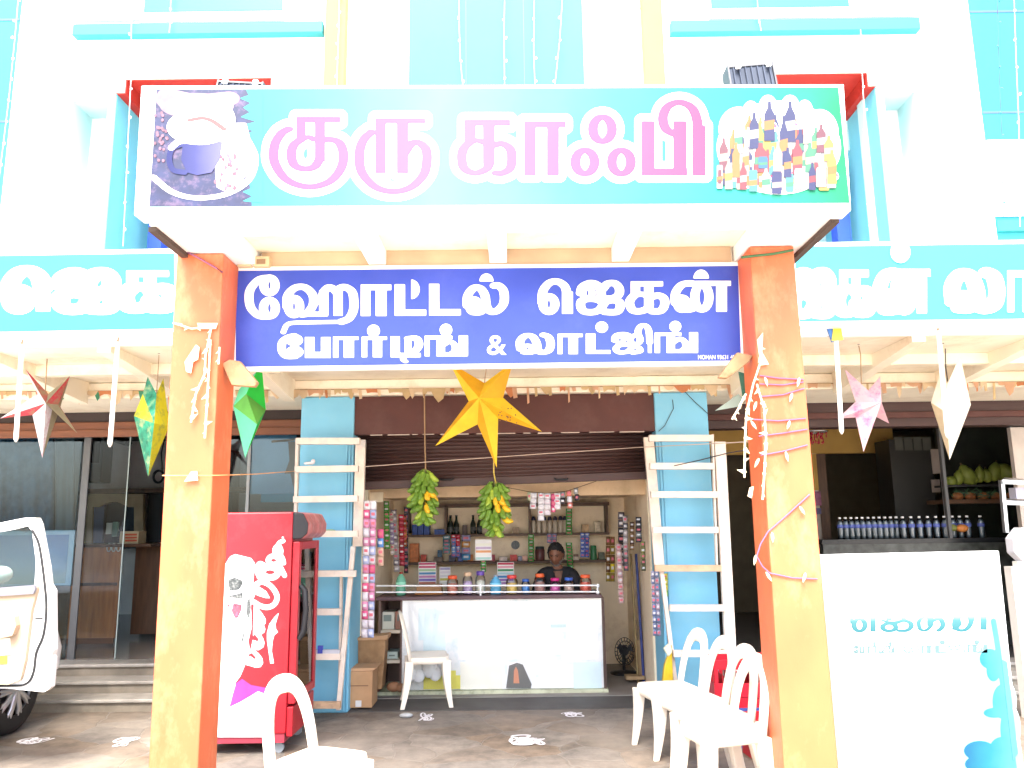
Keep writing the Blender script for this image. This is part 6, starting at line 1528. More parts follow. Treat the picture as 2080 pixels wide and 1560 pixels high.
# ================================================================ BANANAS
def banana_mesh(name, mat):
    m = MB(); pts = []; rs = []
    for i in range(9):
        t = i/8.0; a = (t-.35)*1.5
        pts.append((0, -.035*(1-math.cos(a))*1.6, -.090*t)); rs.append(.0265*(math.sin(math.pi*min(1, max(.0, t*.90+.07)))**.28))
    pts.append((pts[-1][0], pts[-1][1]-.004, pts[-1][2]-.007)); rs.append(.005); m.tube(pts, rs, 8); m.tube([(0,.006,.03),(0,-.012,0.002)], .008, 5)
    return m.mesh(name, mat)
bg_m = banana_mesh('banana', mk('banana_green', (.13,.24,.025), .45, .25, 14, dirt=(.25,.32,.05), dscale=20, damt=.5)); by_m = banana_mesh('banana', mk('banana_yellow', (.72,.42,.02), .45, .15, 14))
bo_m = banana_mesh('banana', mk('banana_light_green', (.30,.40,.04), .45, .2, 14))
def bunch(lab, px, ytop, ybot, wpx, Y, seed, yellows, cordtop):
    rn = random.Random(seed); zt2, zb2 = uz(px, ytop, Y), uz(px, ybot, Y); x = ux(px, (ytop+ybot)/2, Y)
    t = thing('banana_bunch', lab, 'banana bunch', (x, Y, zb2), 'banana bunches hanging over the counter')
    part('stalk', MB().tube([(x, Y, zt2+.06), (x+.01, Y, zt2-.1), (x, Y+.005, zb2+.12)], [.022, .028, .014], 8), mk('banana_stalk', (.16,.17,.05), .7, .3, 12), t)
    cr_r = wpx/2*pxm(Y)
    tiers = max(4, int((zt2-zb2)/.056))
    for i in range(tiers):
        q = i/(tiers-1.0); z = zt2 + .02 - (zt2-zb2-.10)*q
        rr = cr_r*(.62+.38*math.sin(math.pi*(.18+.7*q)))*(1.0 if q < .72 else .62)
        n = 10 if q < .72 else 6
        for k in range(n):
            a = 2*math.pi*(k+.5*(i % 2))/n + rn.uniform(-.16,.16)
            o_px = px + math.sin(a)*wpx/2; o_py = ytop+(ybot-ytop)*q
            me = bg_m
            front = math.cos(a) > -.1
            for (yx, yy, yr) in yellows:
                if front and abs(o_px-yx) < yr and abs(o_py+4-yy) < yr*.85: me = by_m
            if me is bg_m and rn.random() < .12: me = bo_m
            o = link('banana', me, t); o.matrix_parent_inverse = Matrix.Identity(4)
            rad = max(.02, rr-.062)
            o.location = Vector((math.sin(a)*rad, -math.cos(a)*rad, z-zb2+rn.uniform(-.012,.012)))
            o.rotation_euler = (R(rn.uniform(12,42))*-1, rn.uniform(-.2,.2), a); s_ = rn.uniform(.9,1.12); o.scale = (s_,)*3
            o.rotation_mode = 'XYZ'
    part('hanging_cord', MB().tube([(x+.01, Y, zt2+.03)] + [tuple(U(*c_)) for c_ in cordtop], .006, 6), twine if seed == 1 else plain('cord_yellow', (.55,.4,.08)), t)
    return t
bunch('green banana bunch with a few orange bananas, hanging left over the counter', 862, 966, 1078, 58, 7.2, 1, [(878,1014,14),(874,1050,6),(874,1068,6)], [(863,900,7.05),(862,800,7.05)])
bunch('green banana bunch with a bright yellow hand, hanging right over the counter', 1006, 992, 1100, 66, 7.2, 2, [(1020,1036,17),(1037,1068,10)], [(1003,960,7.05),(1003,800,7.05)])

# ================================================================ FAN, BOXES, POLES
fp = U(1268, 1322, 8.7)
fan = thing('pedestal_fan', 'black fan standing on the floor at the right end of the counter', 'fan', (fp.x, 8.7, 0))
m = MB(); r_ = 19*pxm(8.7); c = Vector((fp.x, 8.66, fp.z))
for k in range(20):
    a = 2*math.pi*k/20
    m.tube([c+Vector((.02*math.cos(a), -.045, .02*math.sin(a))), c+Vector((r_*.7*math.cos(a), -.04, r_*1.35*.7*math.sin(a))), c+Vector((r_*math.cos(a), 0, r_*1.35*math.sin(a))), c+Vector((r_*.6*math.cos(a), .06, r_*1.35*.6*math.sin(a)))], .0025, 4)
for q in (.5, .8, 1.0): m.tube([c+Vector((r_*q*math.cos(2*math.pi*k/28), -.042 if q < 1 else 0, r_*1.35*q*math.sin(2*math.pi*k/28))) for k in range(29)], .004, 5, cap=False)
part('cage', m, black, fan)
bl2 = MB()
for k in range(3):
    a = 2*math.pi*k/3+.4
    bl2.add([c+Vector((.02*math.cos(a), 0, .02*math.sin(a))), c+Vector((r_*.8*math.cos(a-.35), -.02, r_*1.05*math.sin(a-.35))), c+Vector((r_*.85*math.cos(a+.35), .02, r_*1.1*math.sin(a+.35)))], [(0, 1, 2)])
part('blades', bl2, plain('blade_dark', (.05,.055,.06), .4), fan, solid=.004)
part('motor', MB().tube([c+Vector((0,.03,0)), c+Vector((0,.14,0))], .05, 12), black, fan)
part('stand', MB().tube([c+Vector((0,.1,0)), Vector((c.x,8.76,.03))], .016, 8), black, fan)
part('base', MB().lathe([(.15,0),(.15,.015),(.03,.035)], (c.x, 8.76, .012), 20), black, fan)
m = MB().fbox(1295, 1300, 1308, 1375, 8.3, .04); m.fbox(1272, 1374, 1310, 1381, 8.2, .14)
solo('wooden_stand', m, mk('frame_tan', (.35,.24,.13), .7), 'low tan wooden stand beside the fan', 'stand', bevel=.003)
for (x, y0, Y, r__, col_, lab) in ((1281,1125,8.3,.012,(.25,.18,.08),'thin brown pole leaning at the right wall of the shop'),(1292,1125,8.3,.014,(.03,.05,.2),'dark blue pole leaning at the right wall of the shop')):
    a = U(x, y0, Y); solo('pole', MB().tube([(a.x, Y, a.z), (a.x+.02, Y-.05, .012)], r__, 8), plain('pole_%d' % x, col_), lab, 'pole', 'poles at the right wall')
cb = thing('cardboard_box', 'brown cardboard carton on the ground left of the counter', 'box', U(732, 1438, 7.3))
part('carton', MB().fbox(702, 1364, 756, 1438, 7.3, .28), card, cb, bevel=.004)
part('flap', MB().fprism([(704,1364),(757,1362),(765,1357),(712,1358)], 7.31, .26), mk('card_light', (.48,.28,.15), .8, .1, 8), cb)
part('printed_marks', MB().fbox(722, 1423, 734, 1438-2, 7.297, .002), plain('mark_white', (.6,.58,.55)), cb)
part('tape_line', MB().fbox(712, 1392, 748, 1394, 7.298, .0015), plain('mark_brown', (.2,.1,.05)), cb)
tb = thing('cardboard_box', 'tall worn brown carton behind the small one, left of the counter', 'box', U(752, 1400, 7.6))
part('carton', MB().fprism([(727,1298),(782,1298),(782,1315),(775,1400),(727,1400)], 7.6, .2), mk('card_worn', (.30,.17,.08), .8, .3, 6, dirt=(.15,.08,.04), dscale=5, damt=.7), tb, bevel=.004)
part('flap', MB().fprism([(724,1296),(788,1290),(786,1299),(726,1301)], 7.58, .2), mk('card_light', (.48,.28,.15), .8), tb)
m = MB().ball(U(800, 1395, YCn-.12), (.07,.05,.045), 10, 7); m.ball(U(815, 1397, YCn-.13), (.06,.05,.04), 10, 7)
solo('clay_pots', m, mk('clay', (.24,.12,.06), .7, .2, 10), 'small brown rounded bundle on the floor under the counter shelf', 'bundle')
m = MB(); rn = random.Random(5)
for (x, y, r_) in ((836,1366,.07),(845,1352,.06),(850,1372,.06),(872,1358,.075),(884,1368,.06)): m.ball(U(x, y, YCn-.14 if x < 860 else YCn-.12), (r_, r_*.5, r_*1.15), 10, 8)
solo('plastic_bags', m, mk('bag_white', (.78,.80,.80), .3, .05, 8, bump=.4, bscale=14), 'white plastic carrier bags slumped behind the cream chair', 'bags')
m = MB().fprism([(1350,1352),(1365,1310),(1369,1412),(1362,1412),(1346,1385)], 6.9, .06); m.fprism([(1348,1318),(1362,1305),(1366,1325),(1358,1335)], 6.88, .05, 1)
solo('yellow_bag', m, [mk('bag_yellow', (.60,.42,.02), .4, .2, 12), plain('bag_pale', (.7,.68,.5))], 'yellow plastic bag hanging at the foot of the right rack', 'bag', bevel=.01)
solo('crushed_cup', MB().ball(G(825, 1458)+Vector((0,0,.02)), (.06,.03,.02), 10, 6), mk('cup_grey', (.35,.36,.36), .5, .2, 20), 'small crushed grey litter on the paving below the chair', 'litter')

# ================================================================ SHOPKEEPER (seated behind the counter)
def person():
    YM = 8.62; k = 1.04
    cx = ux(1131, 1125, YM); htop = uz(1131, 1102, YM)
    zs = htop - .86                                    # seat height, hips
    t = thing('person', 'shopkeeper in a dark open-necked shirt sitting behind the counter, looking down', 'person', (cx, YM, 0))
    skin = mk('skin_brown', (.20,.085,.048), .5, .12, 12, bump=.1, bscale=80)
    shirt = mk('shirt_dark', (.015,.016,.02), .75, .2, 8); hair = mk('hair_black', (.012,.011,.011), .7, .3, 50); trous = mk('trousers', (.05,.045,.05), .8)
    J = {'pel': (0,0,zs+.08), 'sp': (0,-.01,zs+.28), 'ch': (0,-.03,zs+.44), 'nk': (0,-.045,zs+.585), 'hd': (-.005,-.07,zs+.66),
         'ls': (-.17,-.03,zs+.53), 'le': (-.235,-.12,zs+.30), 'lw': (-.12,-.34,zs+.27), 'rs': (.17,-.03,zs+.53), 're': (.235,-.12,zs+.30), 'rw': (.12,-.34,zs+.27),
         'lh': (-.09,-.02,zs+.06), 'lk': (-.13,-.42,zs+.05), 'la': (-.13,-.40,.09), 'lt': (-.13,-.52,.05), 'rh': (.09,-.02,zs+.06), 'rk': (.13,-.42,zs+.05), 'ra': (.13,-.40,.09), 'rt': (.13,-.52,.05)}
    RAD = {'pel': (.15,.11), 'sp': (.145,.10), 'ch': (.165,.105), 'nk': (.055,.055), 'hd': (.05,.05), 'ls': (.065,.06), 'le': (.045,.045), 'lw': (.03,.028), 'rs': (.065,.06), 're': (.045,.045), 'rw': (.03,.028), 'lh': (.095,.09), 'lk': (.062,.06), 'la': (.04,.04), 'lt': (.035,.03), 'rh': (.095,.09), 'rk': (.062,.06), 'ra': (.04,.04), 'rt': (.035,.03)}
    E = [('pel','sp'),('sp','ch'),('ch','nk'),('nk','hd'),('ch','ls'),('ls','le'),('le','lw'),('ch','rs'),('rs','re'),('re','rw'),('pel','lh'),('lh','lk'),('lk','la'),('la','lt'),('pel','rh'),('rh','rk'),('rk','ra'),('ra','rt')]
    # five fingers and thumb per hand
    for s_, w_ in ((-1, 'lw'), (1, 'rw')):
        wx_, wy_, wz_ = J[w_]; pm_ = w_+'p'
        J[pm_] = (wx_-s_*.02, wy_-.07, wz_-.005); RAD[pm_] = (.036,.016); E.append((w_, pm_))
        for f in range(4):
            a = w_+'f%d' % f; off = (f-1.5)*.019
            J[a] = (wx_-s_*.02+off, wy_-.115, wz_-.006); J[a+'m'] = (wx_-s_*.025+off*1.1, wy_-.15-.008*(f in (1, 2)), wz_-.022); J[a+'t'] = (wx_-s_*.028+off*1.1, wy_-.162-.012*(f in (1, 2)), wz_-.042)
            RAD[a] = RAD[a+'m'] = (.0095,.009); RAD[a+'t'] = (.007,.007); E += [(pm_, a), (a, a+'m'), (a+'m', a+'t')]
        J[w_+'u'] = (wx_-s_*.055, wy_-.06, wz_-.005); J[w_+'v'] = (wx_-s_*.07, wy_-.09, wz_-.012); RAD[w_+'u'] = (.011,.011); RAD[w_+'v'] = (.008,.008); E += [(pm_, w_+'u'), (w_+'u', w_+'v')]
    def skinned(keys_, edges, grow=0.0, root='pel'):
        me = bpy.data.meshes.new('tmp'); ix = {kk: i for i, kk in enumerate(keys_)}
        me.from_pydata([Vector(J[kk]) + Vector((cx, YM, 0)) for kk in keys_], [(ix[a], ix[b]) for a, b in edges], [])
        o = bpy.data.objects.new('tmp', me); COL.objects.link(o)
        md = o.modifiers.new('s', 'SKIN'); md.use_smooth_shade = True
        for kk, sv in zip(keys_, me.skin_vertices[0].data):
            sv.radius = (RAD[kk][0]+grow, RAD[kk][1]+grow); sv.use_root = (kk == root)
        o.modifiers.new('u', 'SUBSURF').render_levels = 2; o.modifiers['u'].levels = 2
        bpy.context.view_layer.update()
        out = bpy.data.meshes.new_from_object(o.evaluated_get(bpy.context.evaluated_depsgraph_get()))
        bpy.data.objects.remove(o); return out
    body_me = skinned(list(J), E)
    # head: a sphere pushed into a skull with brow, nose, mouth, chin and ears
    hc = Vector((cx-.012, YM-.085, htop-.125))
    hb = bmesh.new(); bmesh.ops.create_uvsphere(hb, u_segments=36, v_segments=26, radius=1.0)
    for v in hb.verts:
        x, y, z = v.co
        f = max(0, -y)
        X_ = x*.074*(1 - .22*max(0, -z)*1.0); Y_ = y*(.098 if y > 0 else .088); Z_ = z*.122
        if z < -.35 and y < .2: Y_ -= .012*(-z-.35)                                   # chin
        if f > .5:
            nz = math.exp(-((x/.20)**2))
            if -.32 < z < .22: Y_ -= .026*nz*math.exp(-((z+.18)/.16)**2) + .010*nz*math.exp(-((z-.05)/.2)**2)   # nose
            Y_ -= .006*math.exp(-((z-.26)/.08)**2)*(1 if abs(x) < .75 else 0)          # brow
            for sx in (-1, 1): Y_ += .011*math.exp(-(((x-sx*.38)/.17)**2+((z-.10)/.10)**2))   # eye sockets
            Y_ -= .006*math.exp(-((x/.28)**2+((z+.50)/.05)**2)) + .006*math.exp(-((x/.25)**2+((z+.60)/.05)**2)); Y_ += .007*math.exp(-((x/.3)**2+((z+.55)/.03)**2))
        v.co = (X_, Y_, Z_)
    for sx in (-1, 1):
        r0 = bmesh.ops.create_uvsphere(hb, u_segments=10, v_segments=8, radius=1.0)
        for v in r0['verts']: v.co = (sx*.074+v.co.x*.010, .012+v.co.y*.020, .0+v.co.z*.032)
    Mh = Matrix.Translation(hc) @ Matrix.Rotation(R(-18), 4, 'Z') @ Matrix.Rotation(R(22), 4, 'X')
    bmesh.ops.transform(hb, matrix=Mh, verts=hb.verts)
    for f in hb.faces: f.smooth = True
    hb.from_mesh(body_me)
    me = bpy.data.meshes.new('body'); hb.to_mesh(me); hb.free(); me.materials.append(skin)
    bo = link('body', me, t)
    # eyes, hair, beard
    ey = MB()
    for sx in (-1, 1): ey.ball(Mh @ Vector((sx*.028, -.068, .010)), (.013,.010,.007), 10, 7)
    part('eyes', ey, plain('eye_dark', (.05,.04,.035), .2), t)
    def shell(name, cond, off, mat, seg=(36, 26), jit=.004):
        b2 = bmesh.new(); bmesh.ops.create_uvsphere(b2, u_segments=seg[0], v_segments=seg[1], radius=1.0); rn = random.Random(2)
        dead = [v for v in b2.verts if not cond(*v.co)]
        bmesh.ops.delete(b2, geom=dead, context='VERTS')
        for v in b2.verts:
            x, y, z = v.co; o2 = off + rn.uniform(-jit, jit)
            v.co = (x*(.074*(1-.22*max(0, -z))+o2), y*((.098 if y > 0 else .088)+o2) - (.012*(-z-.35) if z < -.35 and y < .2 else 0), z*(.122+o2*.8))
        bmesh.ops.transform(b2, matrix=Mh, verts=b2.verts)
        m2 = bpy.data.meshes.new(name); b2.to_mesh(m2); b2.free(); m2.materials.append(mat)
        return link(name, m2, t, solid=.008)
    shell('hair', lambda x, y, z: z > .50 + .12*math.cos(x*3) - .0 or (y > -.05 and z > -.45) or (y > -.35 and z > .2), .014, hair)
    shell('beard', lambda x, y, z: y < -.05 and ((z < -.66) or (abs(x) > .55 and z < -.35)) , .005, mk('beard_grey', (.16,.14,.13), .9, .5, 60))
    shell('moustache', lambda x, y, z: y < -.6 and -.46 < z < -.36 and abs(x) < .45, .010, hair)
    bw = MB()
    for sx in (-1, 1): bw.tube([Mh @ Vector((sx*.014, -.090, .030)), Mh @ Vector((sx*.030, -.087, .036)), Mh @ Vector((sx*.048, -.074, .030))], [.004,.005,.003], 6)
    part('eyebrows', bw, hair, t)
    # shirt over the torso and arms, trousers
    SK = ['pel','sp','ch','ls','le','rs','re','lsm','rsm']
    J['lsm'] = (-.10,-.035,zs+.552); J['rsm'] = (.10,-.035,zs+.552); RAD['lsm'] = RAD['rsm'] = (.055,.052)
    J['cb'] = (0,-.035,zs+.535); RAD['cb'] = (.085,.06)
    sm_ = skinned(SK+['cb'], [('pel','sp'),('sp','ch'),('ch','cb'),('cb','lsm'),('lsm','ls'),('ls','le'),('cb','rsm'),('rsm','rs'),('rs','re')], .018)
    sm_.materials.clear(); sm_.materials.append(shirt); sh_o = link('shirt', sm_, t)
    tk = ['pel','lh','lk','la','rh','rk','ra']
    tm_ = skinned(tk, [('pel','lh'),('lh','lk'),('lk','la'),('pel','rh'),('rh','rk'),('rk','ra')], .010)
    tm_.materials.clear(); tm_.materials.append(trous); link('trousers', tm_, t)
    # open neck: a V of skin with collar flaps
    nv = MB(); zc_ = zs+.60
    nv.add([(cx-.045, YM-.130, zc_-.03), (cx+.05, YM-.130, zc_-.03), (cx+.012, YM-.185, zc_-.20)], [(0, 1, 2)])
    part('chest', nv, skin, t, solid=.006)
    co_ = MB()
    for s_ in (-1, 1): co_.add([(cx+s_*.05, YM-.10, zc_-.005), (cx+s_*.095, YM-.115, zc_-.05), (cx+s_*.045, YM-.160, zc_-.13), (cx+s_*.028, YM-.135, zc_-.03)], [(0, 1, 2, 3)])
    part('collar', co_, shirt, sh_o, solid=.006)
    stl = thing('stool', 'plain wooden stool under the shopkeeper behind the counter', 'stool', (cx, YM+.02, 0))
    part('seat', MB().lathe([(.17,-.03),(.18,-.02),(.18,0)], (cx, YM+.02, zs), 20), raw_wood, stl)
    for a in (.785, 2.356, 3.927, 5.498): part('leg', MB().tube([(cx+.12*math.cos(a), YM+.02+.12*math.sin(a), zs-.03), (cx+.16*math.cos(a), YM+.02+.16*math.sin(a), .012)], .018, 8), raw_wood, stl)
person()

# ================================================================ LEFT RECEPTION things
dk = thing('reception_desk', 'brown veneered reception desk inside the left shop', 'desk', (ux(200, 1300, 9.2), 9.2, zf))
Yd = 9.2; dz1 = uz(180, 1112, Yd)
part('front_panel', MB().box(ux(110, 1200, Yd), ux(240, 1200, Yd), Yd, Yd+.05, zf+.05, dz1), veneer, dk, bevel=.004)
part('side_panel', MB().box(ux(240, 1200, Yd)+.003, ux(300, 1180, Yd), Yd+.35, Yd+.40, zf+.05, dz1), dark_wood, dk)
part('top', MB().box(ux(106, 1200, Yd), ux(302, 1200, Yd), Yd-.03, Yd+.7, dz1, dz1+.035), mk('desk_top', (.09,.04,.018), .3, .2, 5), dk, bevel=.005)
part('skirting', MB().box(ux(112, 1200, Yd), ux(238, 1200, Yd), Yd-.012, Yd, zf, zf+.06), trim_wood, dk)
part('mid_rail', MB().box(ux(112, 1190, Yd), ux(238, 1190, Yd), Yd-.010, Yd-.0005, uz(170, 1190, Yd), uz(170, 1184, Yd)), dark_wood, dk)
m = MB()
p = U(231, 1112, Yd-.02)
for (dx_, ) in ((-.055,), (.0,), (.055,)):
    m.tube([(p.x+dx_+.022*math.cos(2*math.pi*k/16), p.y, p.z+.045*math.sin(2*math.pi*k/16)) for k in range(17)], .007, 5, cap=False)
part('desk_emblem', m, plain('emblem_pale', (.5,.5,.45)), dk)
t = thing('desk_phone', 'pale green desk phone on the reception desk', 'phone', U(228, 1088, 9.4))
part('body', MB().fbox(215, 1062, 227, 1085, 9.45, .05), plain('phone_cream', (.5,.52,.45)), t, bevel=.004)
part('handset', MB().fbox(227, 1060, 238, 1090, 9.44, .05), plain('phone_green', (.12,.22,.18)), t, bevel=.008)
t = thing('sweet_carton', 'orange striped carton on the reception desk', 'carton', U(262, 1105, 9.3))
part('box', MB().fbox(243, 1079, 281, 1105, 9.35, .2), plain('carton_pale', (.5,.38,.22)), t, bevel=.003)
m = MB()
for y in (1084, 1090, 1096): m.fbox(254, y, 278, y+4, 9.348, .001)
part('print_stripes', m, plain('stripe_red', (.45,.08,.03)), t)
t = thing('wall_cabinet', 'dark grey cabinet on the reception back wall', 'cabinet', U(190, 980, 11.5))
part('case', MB().fbox(173, 870, 208, 980, 11.4, .3), plain('cab_dark', (.045,.05,.055), .4), t, bevel=.01)
part('screen', MB().fbox(178, 880, 203, 940, 11.395, .004), plain('cab_screen', (.02,.022,.025), .2), t)
part('arm', MB().tube([U(205, 880, 11.4), U(235, 892, 11.1), U(262, 900, 10.9)], .05, 8), plain('arm_dark', (.03,.03,.03)), t)
c = U(322, 968, 11.9); m = MB().tube([(c.x+.075*math.cos(2*math.pi*k/24), c.y, c.z+.09*math.sin(2*math.pi*k/24)) for k in range(25)], .018, 6, cap=False)
m.tube([(c.x+.05, c.y, c.z+.08), (c.x+.03, c.y-.02, c.z+.35), (c.x+.06, c.y, c.z+.6)], .01, 6)
solo('cable_coil', m, plain('coil_dark', (.04,.035,.035)), 'dark coiled cable hanging on the reception wall', 'cable coil')
# big printed cloth hanging behind glass between the pillar and the left blue column
cl = thing('window_poster', 'pale blue poster behind the glass beside the left blue column', 'poster', U(550, 1010, YL+.12))
part('sheet', MB().fbox(508, 884, 600, 1003, YL+.12, .008), mk('poster_pale_blue', (.42,.55,.62), .5, .12, 3), cl)
part('print_band', MB().fbox(530, 1003, 596, 1020, YL+.118, .006), plain('poster_teal', (.12,.36,.40)), cl)
gl2 = thing('glass_panel', 'glass panel between the left pillar and the left blue column', 'glass front', U(540, 1030, YL+.1))
part('pane', MB().box(ux(440, 1000, YL+.1), kl0-.02, YL+.10, YL+.108, zf, uz(520, 880, YL+.1)), pane('street_glass', (.55,.68,.75)), gl2)
part('mullion', MB().box(ux(500, 1000, YL+.09), ux(506, 1000, YL+.09), YL+.085, YL+.098, zf, uz(520, 880, YL+.1)), plain('mullion_grey', (.3,.31,.31)), gl2)
m = MB().tube([U(552, 897, YL-.3), U(598, 893, YL-.3)], .012, 6); m.fprism([(585,897),(600,897),(600,1010),(590,962),(578,962),(588,935)], YL-.28, .02)
solo('dark_lantern', m, plain('lantern_dark', (.09,.10,.09)), 'dark grey star lantern hanging beside the left blue column', 'lantern')

dr = thing('reflection_drape', 'added grey blue drape standing in for reflections in the reception glass at far left', 'curtain', U(40, 1000, 8.6))  # blue cloth is added; its colour paints the reflections in the glass
def folds(x0, x1, y0, y1, Y, n, amp):
    P_ = []
    for i in range(12):
        q = i/11.0; P_.append([tuple(U(x0+(x1-x0)*k/(n*6.0), y0+(y1-y0)*q, Y+amp*math.sin(k*math.pi/3+q*1.2)*(.5+.5*q))) for k in range(n*6+1)])
    return MB().grid(P_)
part('reflection_cloth', folds(-120, 112, 884, 1085, 8.6, 7, .035), mk('reflection_blue', (.07,.13,.18), .8, .5, 3, dirt=(.20,.24,.26), dscale=2.5, damt=.7), dr, solid=.004)
part('added_edge_cloth', folds(113, 152, 884, 1190, 8.55, 2, .02), mk('added_drape_beige', (.22,.19,.165), .8, .15, 4), dr, solid=.004)
# ================================================================ RIGHT SHOP things
YBt = 8.9
cn = thing('bottle_counter', 'black glass counter in the right shop carrying water bottles', 'counter', U(1800, 1095, YBt))
bz = uz(1790, 1095, YBt)
part('top', MB().box(ux(1668, 1095, YBt), XR, YBt-.02, YBt+.5, bz-.05, bz), plain('counter_black', (.015,.016,.018), .25), cn)
part('glass_case', MB().box(ux(1672, 1110, YBt), XR, YBt, YBt+.45, rz, bz-.05), mk('case_dark', (.05,.055,.05), .3, .6, 9), cn)
part('post', MB().fbox(1918, 870, 1924, 1095, YBt, .05), plain('post_dark', (.12,.12,.12)), cn)
wb_lab = ['first','second','third','fourth','fifth','sixth','seventh','eighth','ninth','tenth','eleventh','twelfth','thirteenth','fourteenth','fifteenth','sixteenth','seventeenth']
wb0 = None
wclear = pane('bottle_clear', (.75,.82,.86), 2.0, .75)
spots = [(1708+ i*11.5 if i < 11 else 1836+(i-11)*17, i) for i in range(17)]
for (x, i) in spots:
    Yw = YBt+.42-.02*i if i < 11 else YBt+.14
    lab = '%s clear water bottle from the left on the black counter' % wb_lab[i]
    if i == 16: lab = 'clear water bottle at the right end of the bottle row on the black counter'
    loc = (ux(x, 1085, Yw), Yw, bz)
    if wb0 is None:
        wb0 = thing('water_bottle', lab, 'bottle', loc, 'water bottles on the black counter')
        part('body', MB().lathe([(.030,0),(.036,.008),(.033,.03),(.036,.045),(.033,.06),(.036,.075),(.033,.09),(.036,.105),(.036,.165),(.034,.19),(.016,.225)], loc, 14), wclear, wb0)
        part('cap', MB().lathe([(.016,.225),(.017,.226),(.017,.245)], loc, 10), white_gloss, wb0)
        part('label_band', MB().lathe([(.0365,.12),(.0365,.16)], loc, 14), plain('bottle_band_blue', (.12,.16,.48)), wb0)
        part('water', MB().lathe([(.028,.004),(.031,.1),(.032,.17),(.02,.2)], loc, 12), plain('water_grey', (.42,.47,.50), .1), wb0)
    else: dup(wb0, loc, None, lab)
for i, x in enumerate((1937, 1952, 1967, 1994)):
    dup(wb0, (ux(x, 1080, YBt+.2), YBt+.2, bz), None, ('leftmost', 'second', 'third', 'right-hand')[i] + ' water bottle of the four right of the dark post', 'water bottles right of the post')
m = MB().ball(U(1954, 1073, YBt+.1), (.07,.05,.045), 12, 8); m.ball(U(1935, 1072, YBt+.12), (.05,.05,.04), 12, 8, 1)
solo('cut_papaya', m, [mk('papaya_orange', (.55,.20,.05), .5, .15, 12), mk('papaya_green', (.2,.22,.06), .5)], 'orange cut papaya lying on the black counter', 'fruit')
# high rack with papayas and pineapples
fr_ = thing('fruit_rack', 'dark rack carrying papayas and pineapples at the right', 'rack', U(1990, 1020, 9.3))
Yfr = 9.3
part('shelf', MB().fbox(1918, 1014, 2090, 1022, Yfr, .4), mk('rack_brown', (.12,.06,.03), .6), fr_)
part('shelf', MB().fbox(1925, 984, 2078, 988, Yfr+.12, .3), plain('rack_dark', (.05,.05,.05)), fr_)
part('post', MB().fbox(1919, 960, 1923, 1095, Yfr, .03), steel, fr_)
pap = MB(); 
pp = None; rn = random.Random(8)
plabs = ['small dark papaya at the left end of the fruit pile','upright papaya second from the left in the pile','large papaya third from the left in the pile','small papaya tucked behind the third one','papaya in the middle of the fruit pile','papaya right of the middle of the pile','tall papaya behind the lying one','biggest papaya lying on its side at the right','papaya at the right end of the fruit pile']
for i, (x, y, wpx, hpx, tl) in enumerate(((1932,978,20,18,70),(1947,970,14,24,10),(1964,965,26,34,-25),(1976,972,12,18,0),(1990,964,14,26,5),(2004,966,14,22,-5),(2020,958,22,30,15),(2044,962,40,26,60),(2070,970,16,18,30))):
    p = U(x, y, Yfr+.2)
    if pp is None:
        pp = thing('papaya', plabs[i], 'papaya', p, 'papayas on the fruit rack')
        part('fruit', MB().lathe([(.004,-.115),(.035,-.10),(.062,-.05),(.066,0),(.056,.05),(.03,.095),(.008,.115)], p, 14), mk('papaya_skin', (.20,.24,.04), .45, .35, 8), pp)
        part('stem', MB().tube([p+Vector((0,0,.11)), p+Vector((.005,0,.135))], .008, 6), plain('stem_brown', (.1,.07,.03)), pp)
        o = pp
    else: o = dup(pp, p, None, plabs[i])
    o.rotation_euler = (0, R(tl), 0); o.scale = (max(wpx, 17)/19.0,)*2 + (max(hpx, 20)/29.0,)
m = MB(); rn = random.Random(3)
for k in range(70):
    b_ = U(rn.uniform(1935, 2060), rn.uniform(998, 1012), Yfr+.1); d_ = Vector((rn.uniform(-1,1), rn.uniform(-.6,.1), rn.uniform(-.1,.9))).normalized(); s_ = d_.cross(Vector((0,1,0))).normalized()*.007; l_ = rn.uniform(.07,.15)
    m.add([b_-s_, b_+s_, b_+d_*l_+Vector((0,0,-.02))], [(0, 1, 2)])
for k in range(5): m.ball(U(1945+k*26, 1008, Yfr+.12), (.07,.05,.05), 10, 7, 1)
solo('pineapples', m, [mk('pine_leaf', (.05,.11,.05), .5, .3, 9), mk('pine_skin', (.28,.10,.03), .6, .4, 30)], 'heap of pineapples with grey green leaves on the fruit rack', 'pineapples')['kind'] = 'stuff'
# steel kitchen rack and octagonal lamp head on a post
sr = thing('steel_rack', 'shiny steel rack at the right edge above the banner', 'steel rack', U(2055, 1080, 6.9))
m = MB().fprism([(2033,975),(2040,975),(2050,1082),(2043,1082)], 6.9, .04); part('upright', m, steel, sr)
for y in (974, 1016): part('tray', MB().add([U(2036, y, 6.88), U(2140, y+6, 6.88), U(2140, y+12, 6.88), U(2038, y+9, 6.88), U(2040, y-4, 7.3), U(2140, y+2, 7.3), U(2140, y+8, 7.3), U(2042, y+5, 7.3)], [(0,1,2,3),(7,6,5,4),(0,4,5,1),(1,5,6,2),(2,6,7,3),(3,7,4,0)]), steel, sr)
part('packet', MB().fbox(2064, 990, 2110, 1013, 7.0, .1), plain('packet_lilac', (.5,.48,.55)), sr)
ol = thing('octagonal_bin', 'white octagonal plastic container on a white post at the right edge', 'container', U(2062, 1150, 6.6))
Yo = 6.6; c = U(2094, 1108, Yo)
rr_ = 33*pxm(Yo)
m = MB(); q = [(c.x+rr_*1.08*math.cos(R(22.5+45*k)), c.z+rr_*1.15*math.sin(R(22.5+45*k))) for k in range(8)]
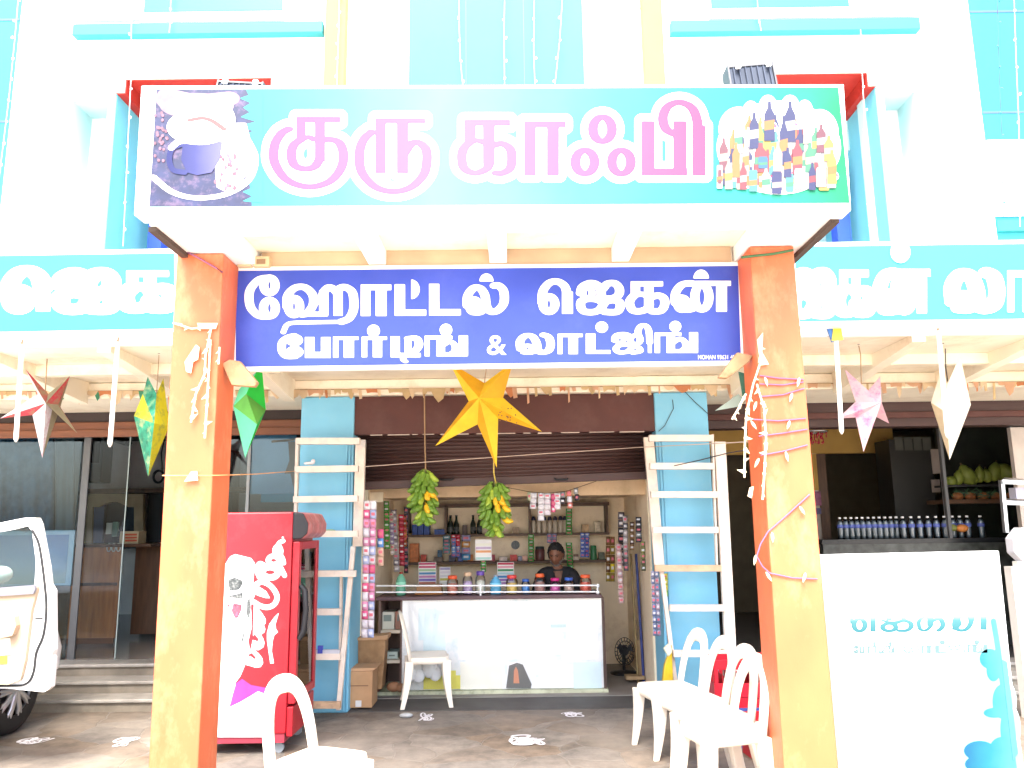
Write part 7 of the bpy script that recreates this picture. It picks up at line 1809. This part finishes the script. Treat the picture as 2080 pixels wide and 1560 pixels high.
m.prism(q, Yo, Yo+.12); part('body', m, mk('bin_white', (.72,.72,.76), .35, .08, 4, dirt=(.35,.36,.5), dscale=5, damt=.6), ol, bevel=.012)
part('collar', MB().fbox(2068, 1140, 2118, 1152, Yo+.02, .08), plain('bin_collar', (.78,.76,.7)), ol, bevel=.006)
part('post', MB().box(ux(2072, 1300, Yo+.05), ux(2112, 1300, Yo+.05), Yo+.05, Yo+.15, 0, uz(2070, 1152, Yo)), plain('bin_post', (.75,.72,.66)), ol)
# red glittering chandelier behind the right pillar
ch = thing('red_chandelier', 'glittering red chandelier hanging behind the right pillar', 'chandelier', U(1655, 888, 8.8)); Yh = 8.8
m = MB(); rn = random.Random(6); c = U(1655, 888, Yh)
for k in range(60):
    a = rn.uniform(0, 2*math.pi); r0 = .13*math.sqrt(rn.random()); m.lathe([(.001,-.02),(.009,-.005),(.006,.012),(.001,.02)], (c.x+r0*math.cos(a), c.y+r0*math.sin(a), c.z+rn.uniform(-.07,.05)), 5)
part('crystals', m, plain('crystal_red', (.35,.01,.03), .1), ch)
part('ring', MB().tube([(c.x+.13*math.cos(2*math.pi*k/20), c.y+.13*math.sin(2*math.pi*k/20), c.z+.06) for k in range(21)], .01, 6, cap=False), steel, ch)
part('rod', MB().tube([(c.x, c.y, c.z+.02), (c.x, c.y, ZS)], .008, 6), steel, ch)
# glazed cabinets in the dark behind
t = thing('tall_cabinet', 'tall dark glazed cabinet inside the right shop', 'cabinet', U(1870, 1030, 9.9))
Yk = 9.9
part('case', MB().fbox(1815, 892, 1900, 1100, Yk, .4), plain('cabinet_dark', (.02,.018,.015), .5), t)
for k in range(4): part('glass_door', MB().fbox(1818+k*19, 888, 1834+k*19, 915, Yk-.012, .01), plain('cabinet_glass', (.09,.09,.075), .2), t)
for (a, b) in ((912, 962), (974, 1000)): part('side_light', MB().fbox(1893, a, 1910, b, Yk-.014, .012), plain('cabinet_pale', (.34,.28,.24), .4), t)
t = thing('wall_notice', 'small violet and pink notices pinned on the pier right of the right pillar', 'notice', U(1655, 1040, 10.58))
part('sheet', MB().fbox(1644, 998, 1668, 1027, 10.56, .01), mk('notice_pink', (.25,.07,.14), .5, .5, 12), t)
part('lower_sheet', MB().fbox(1646, 1032, 1668, 1044, 10.56, .01), mk('notice_violet', (.12,.10,.22), .5, .4, 12), t)
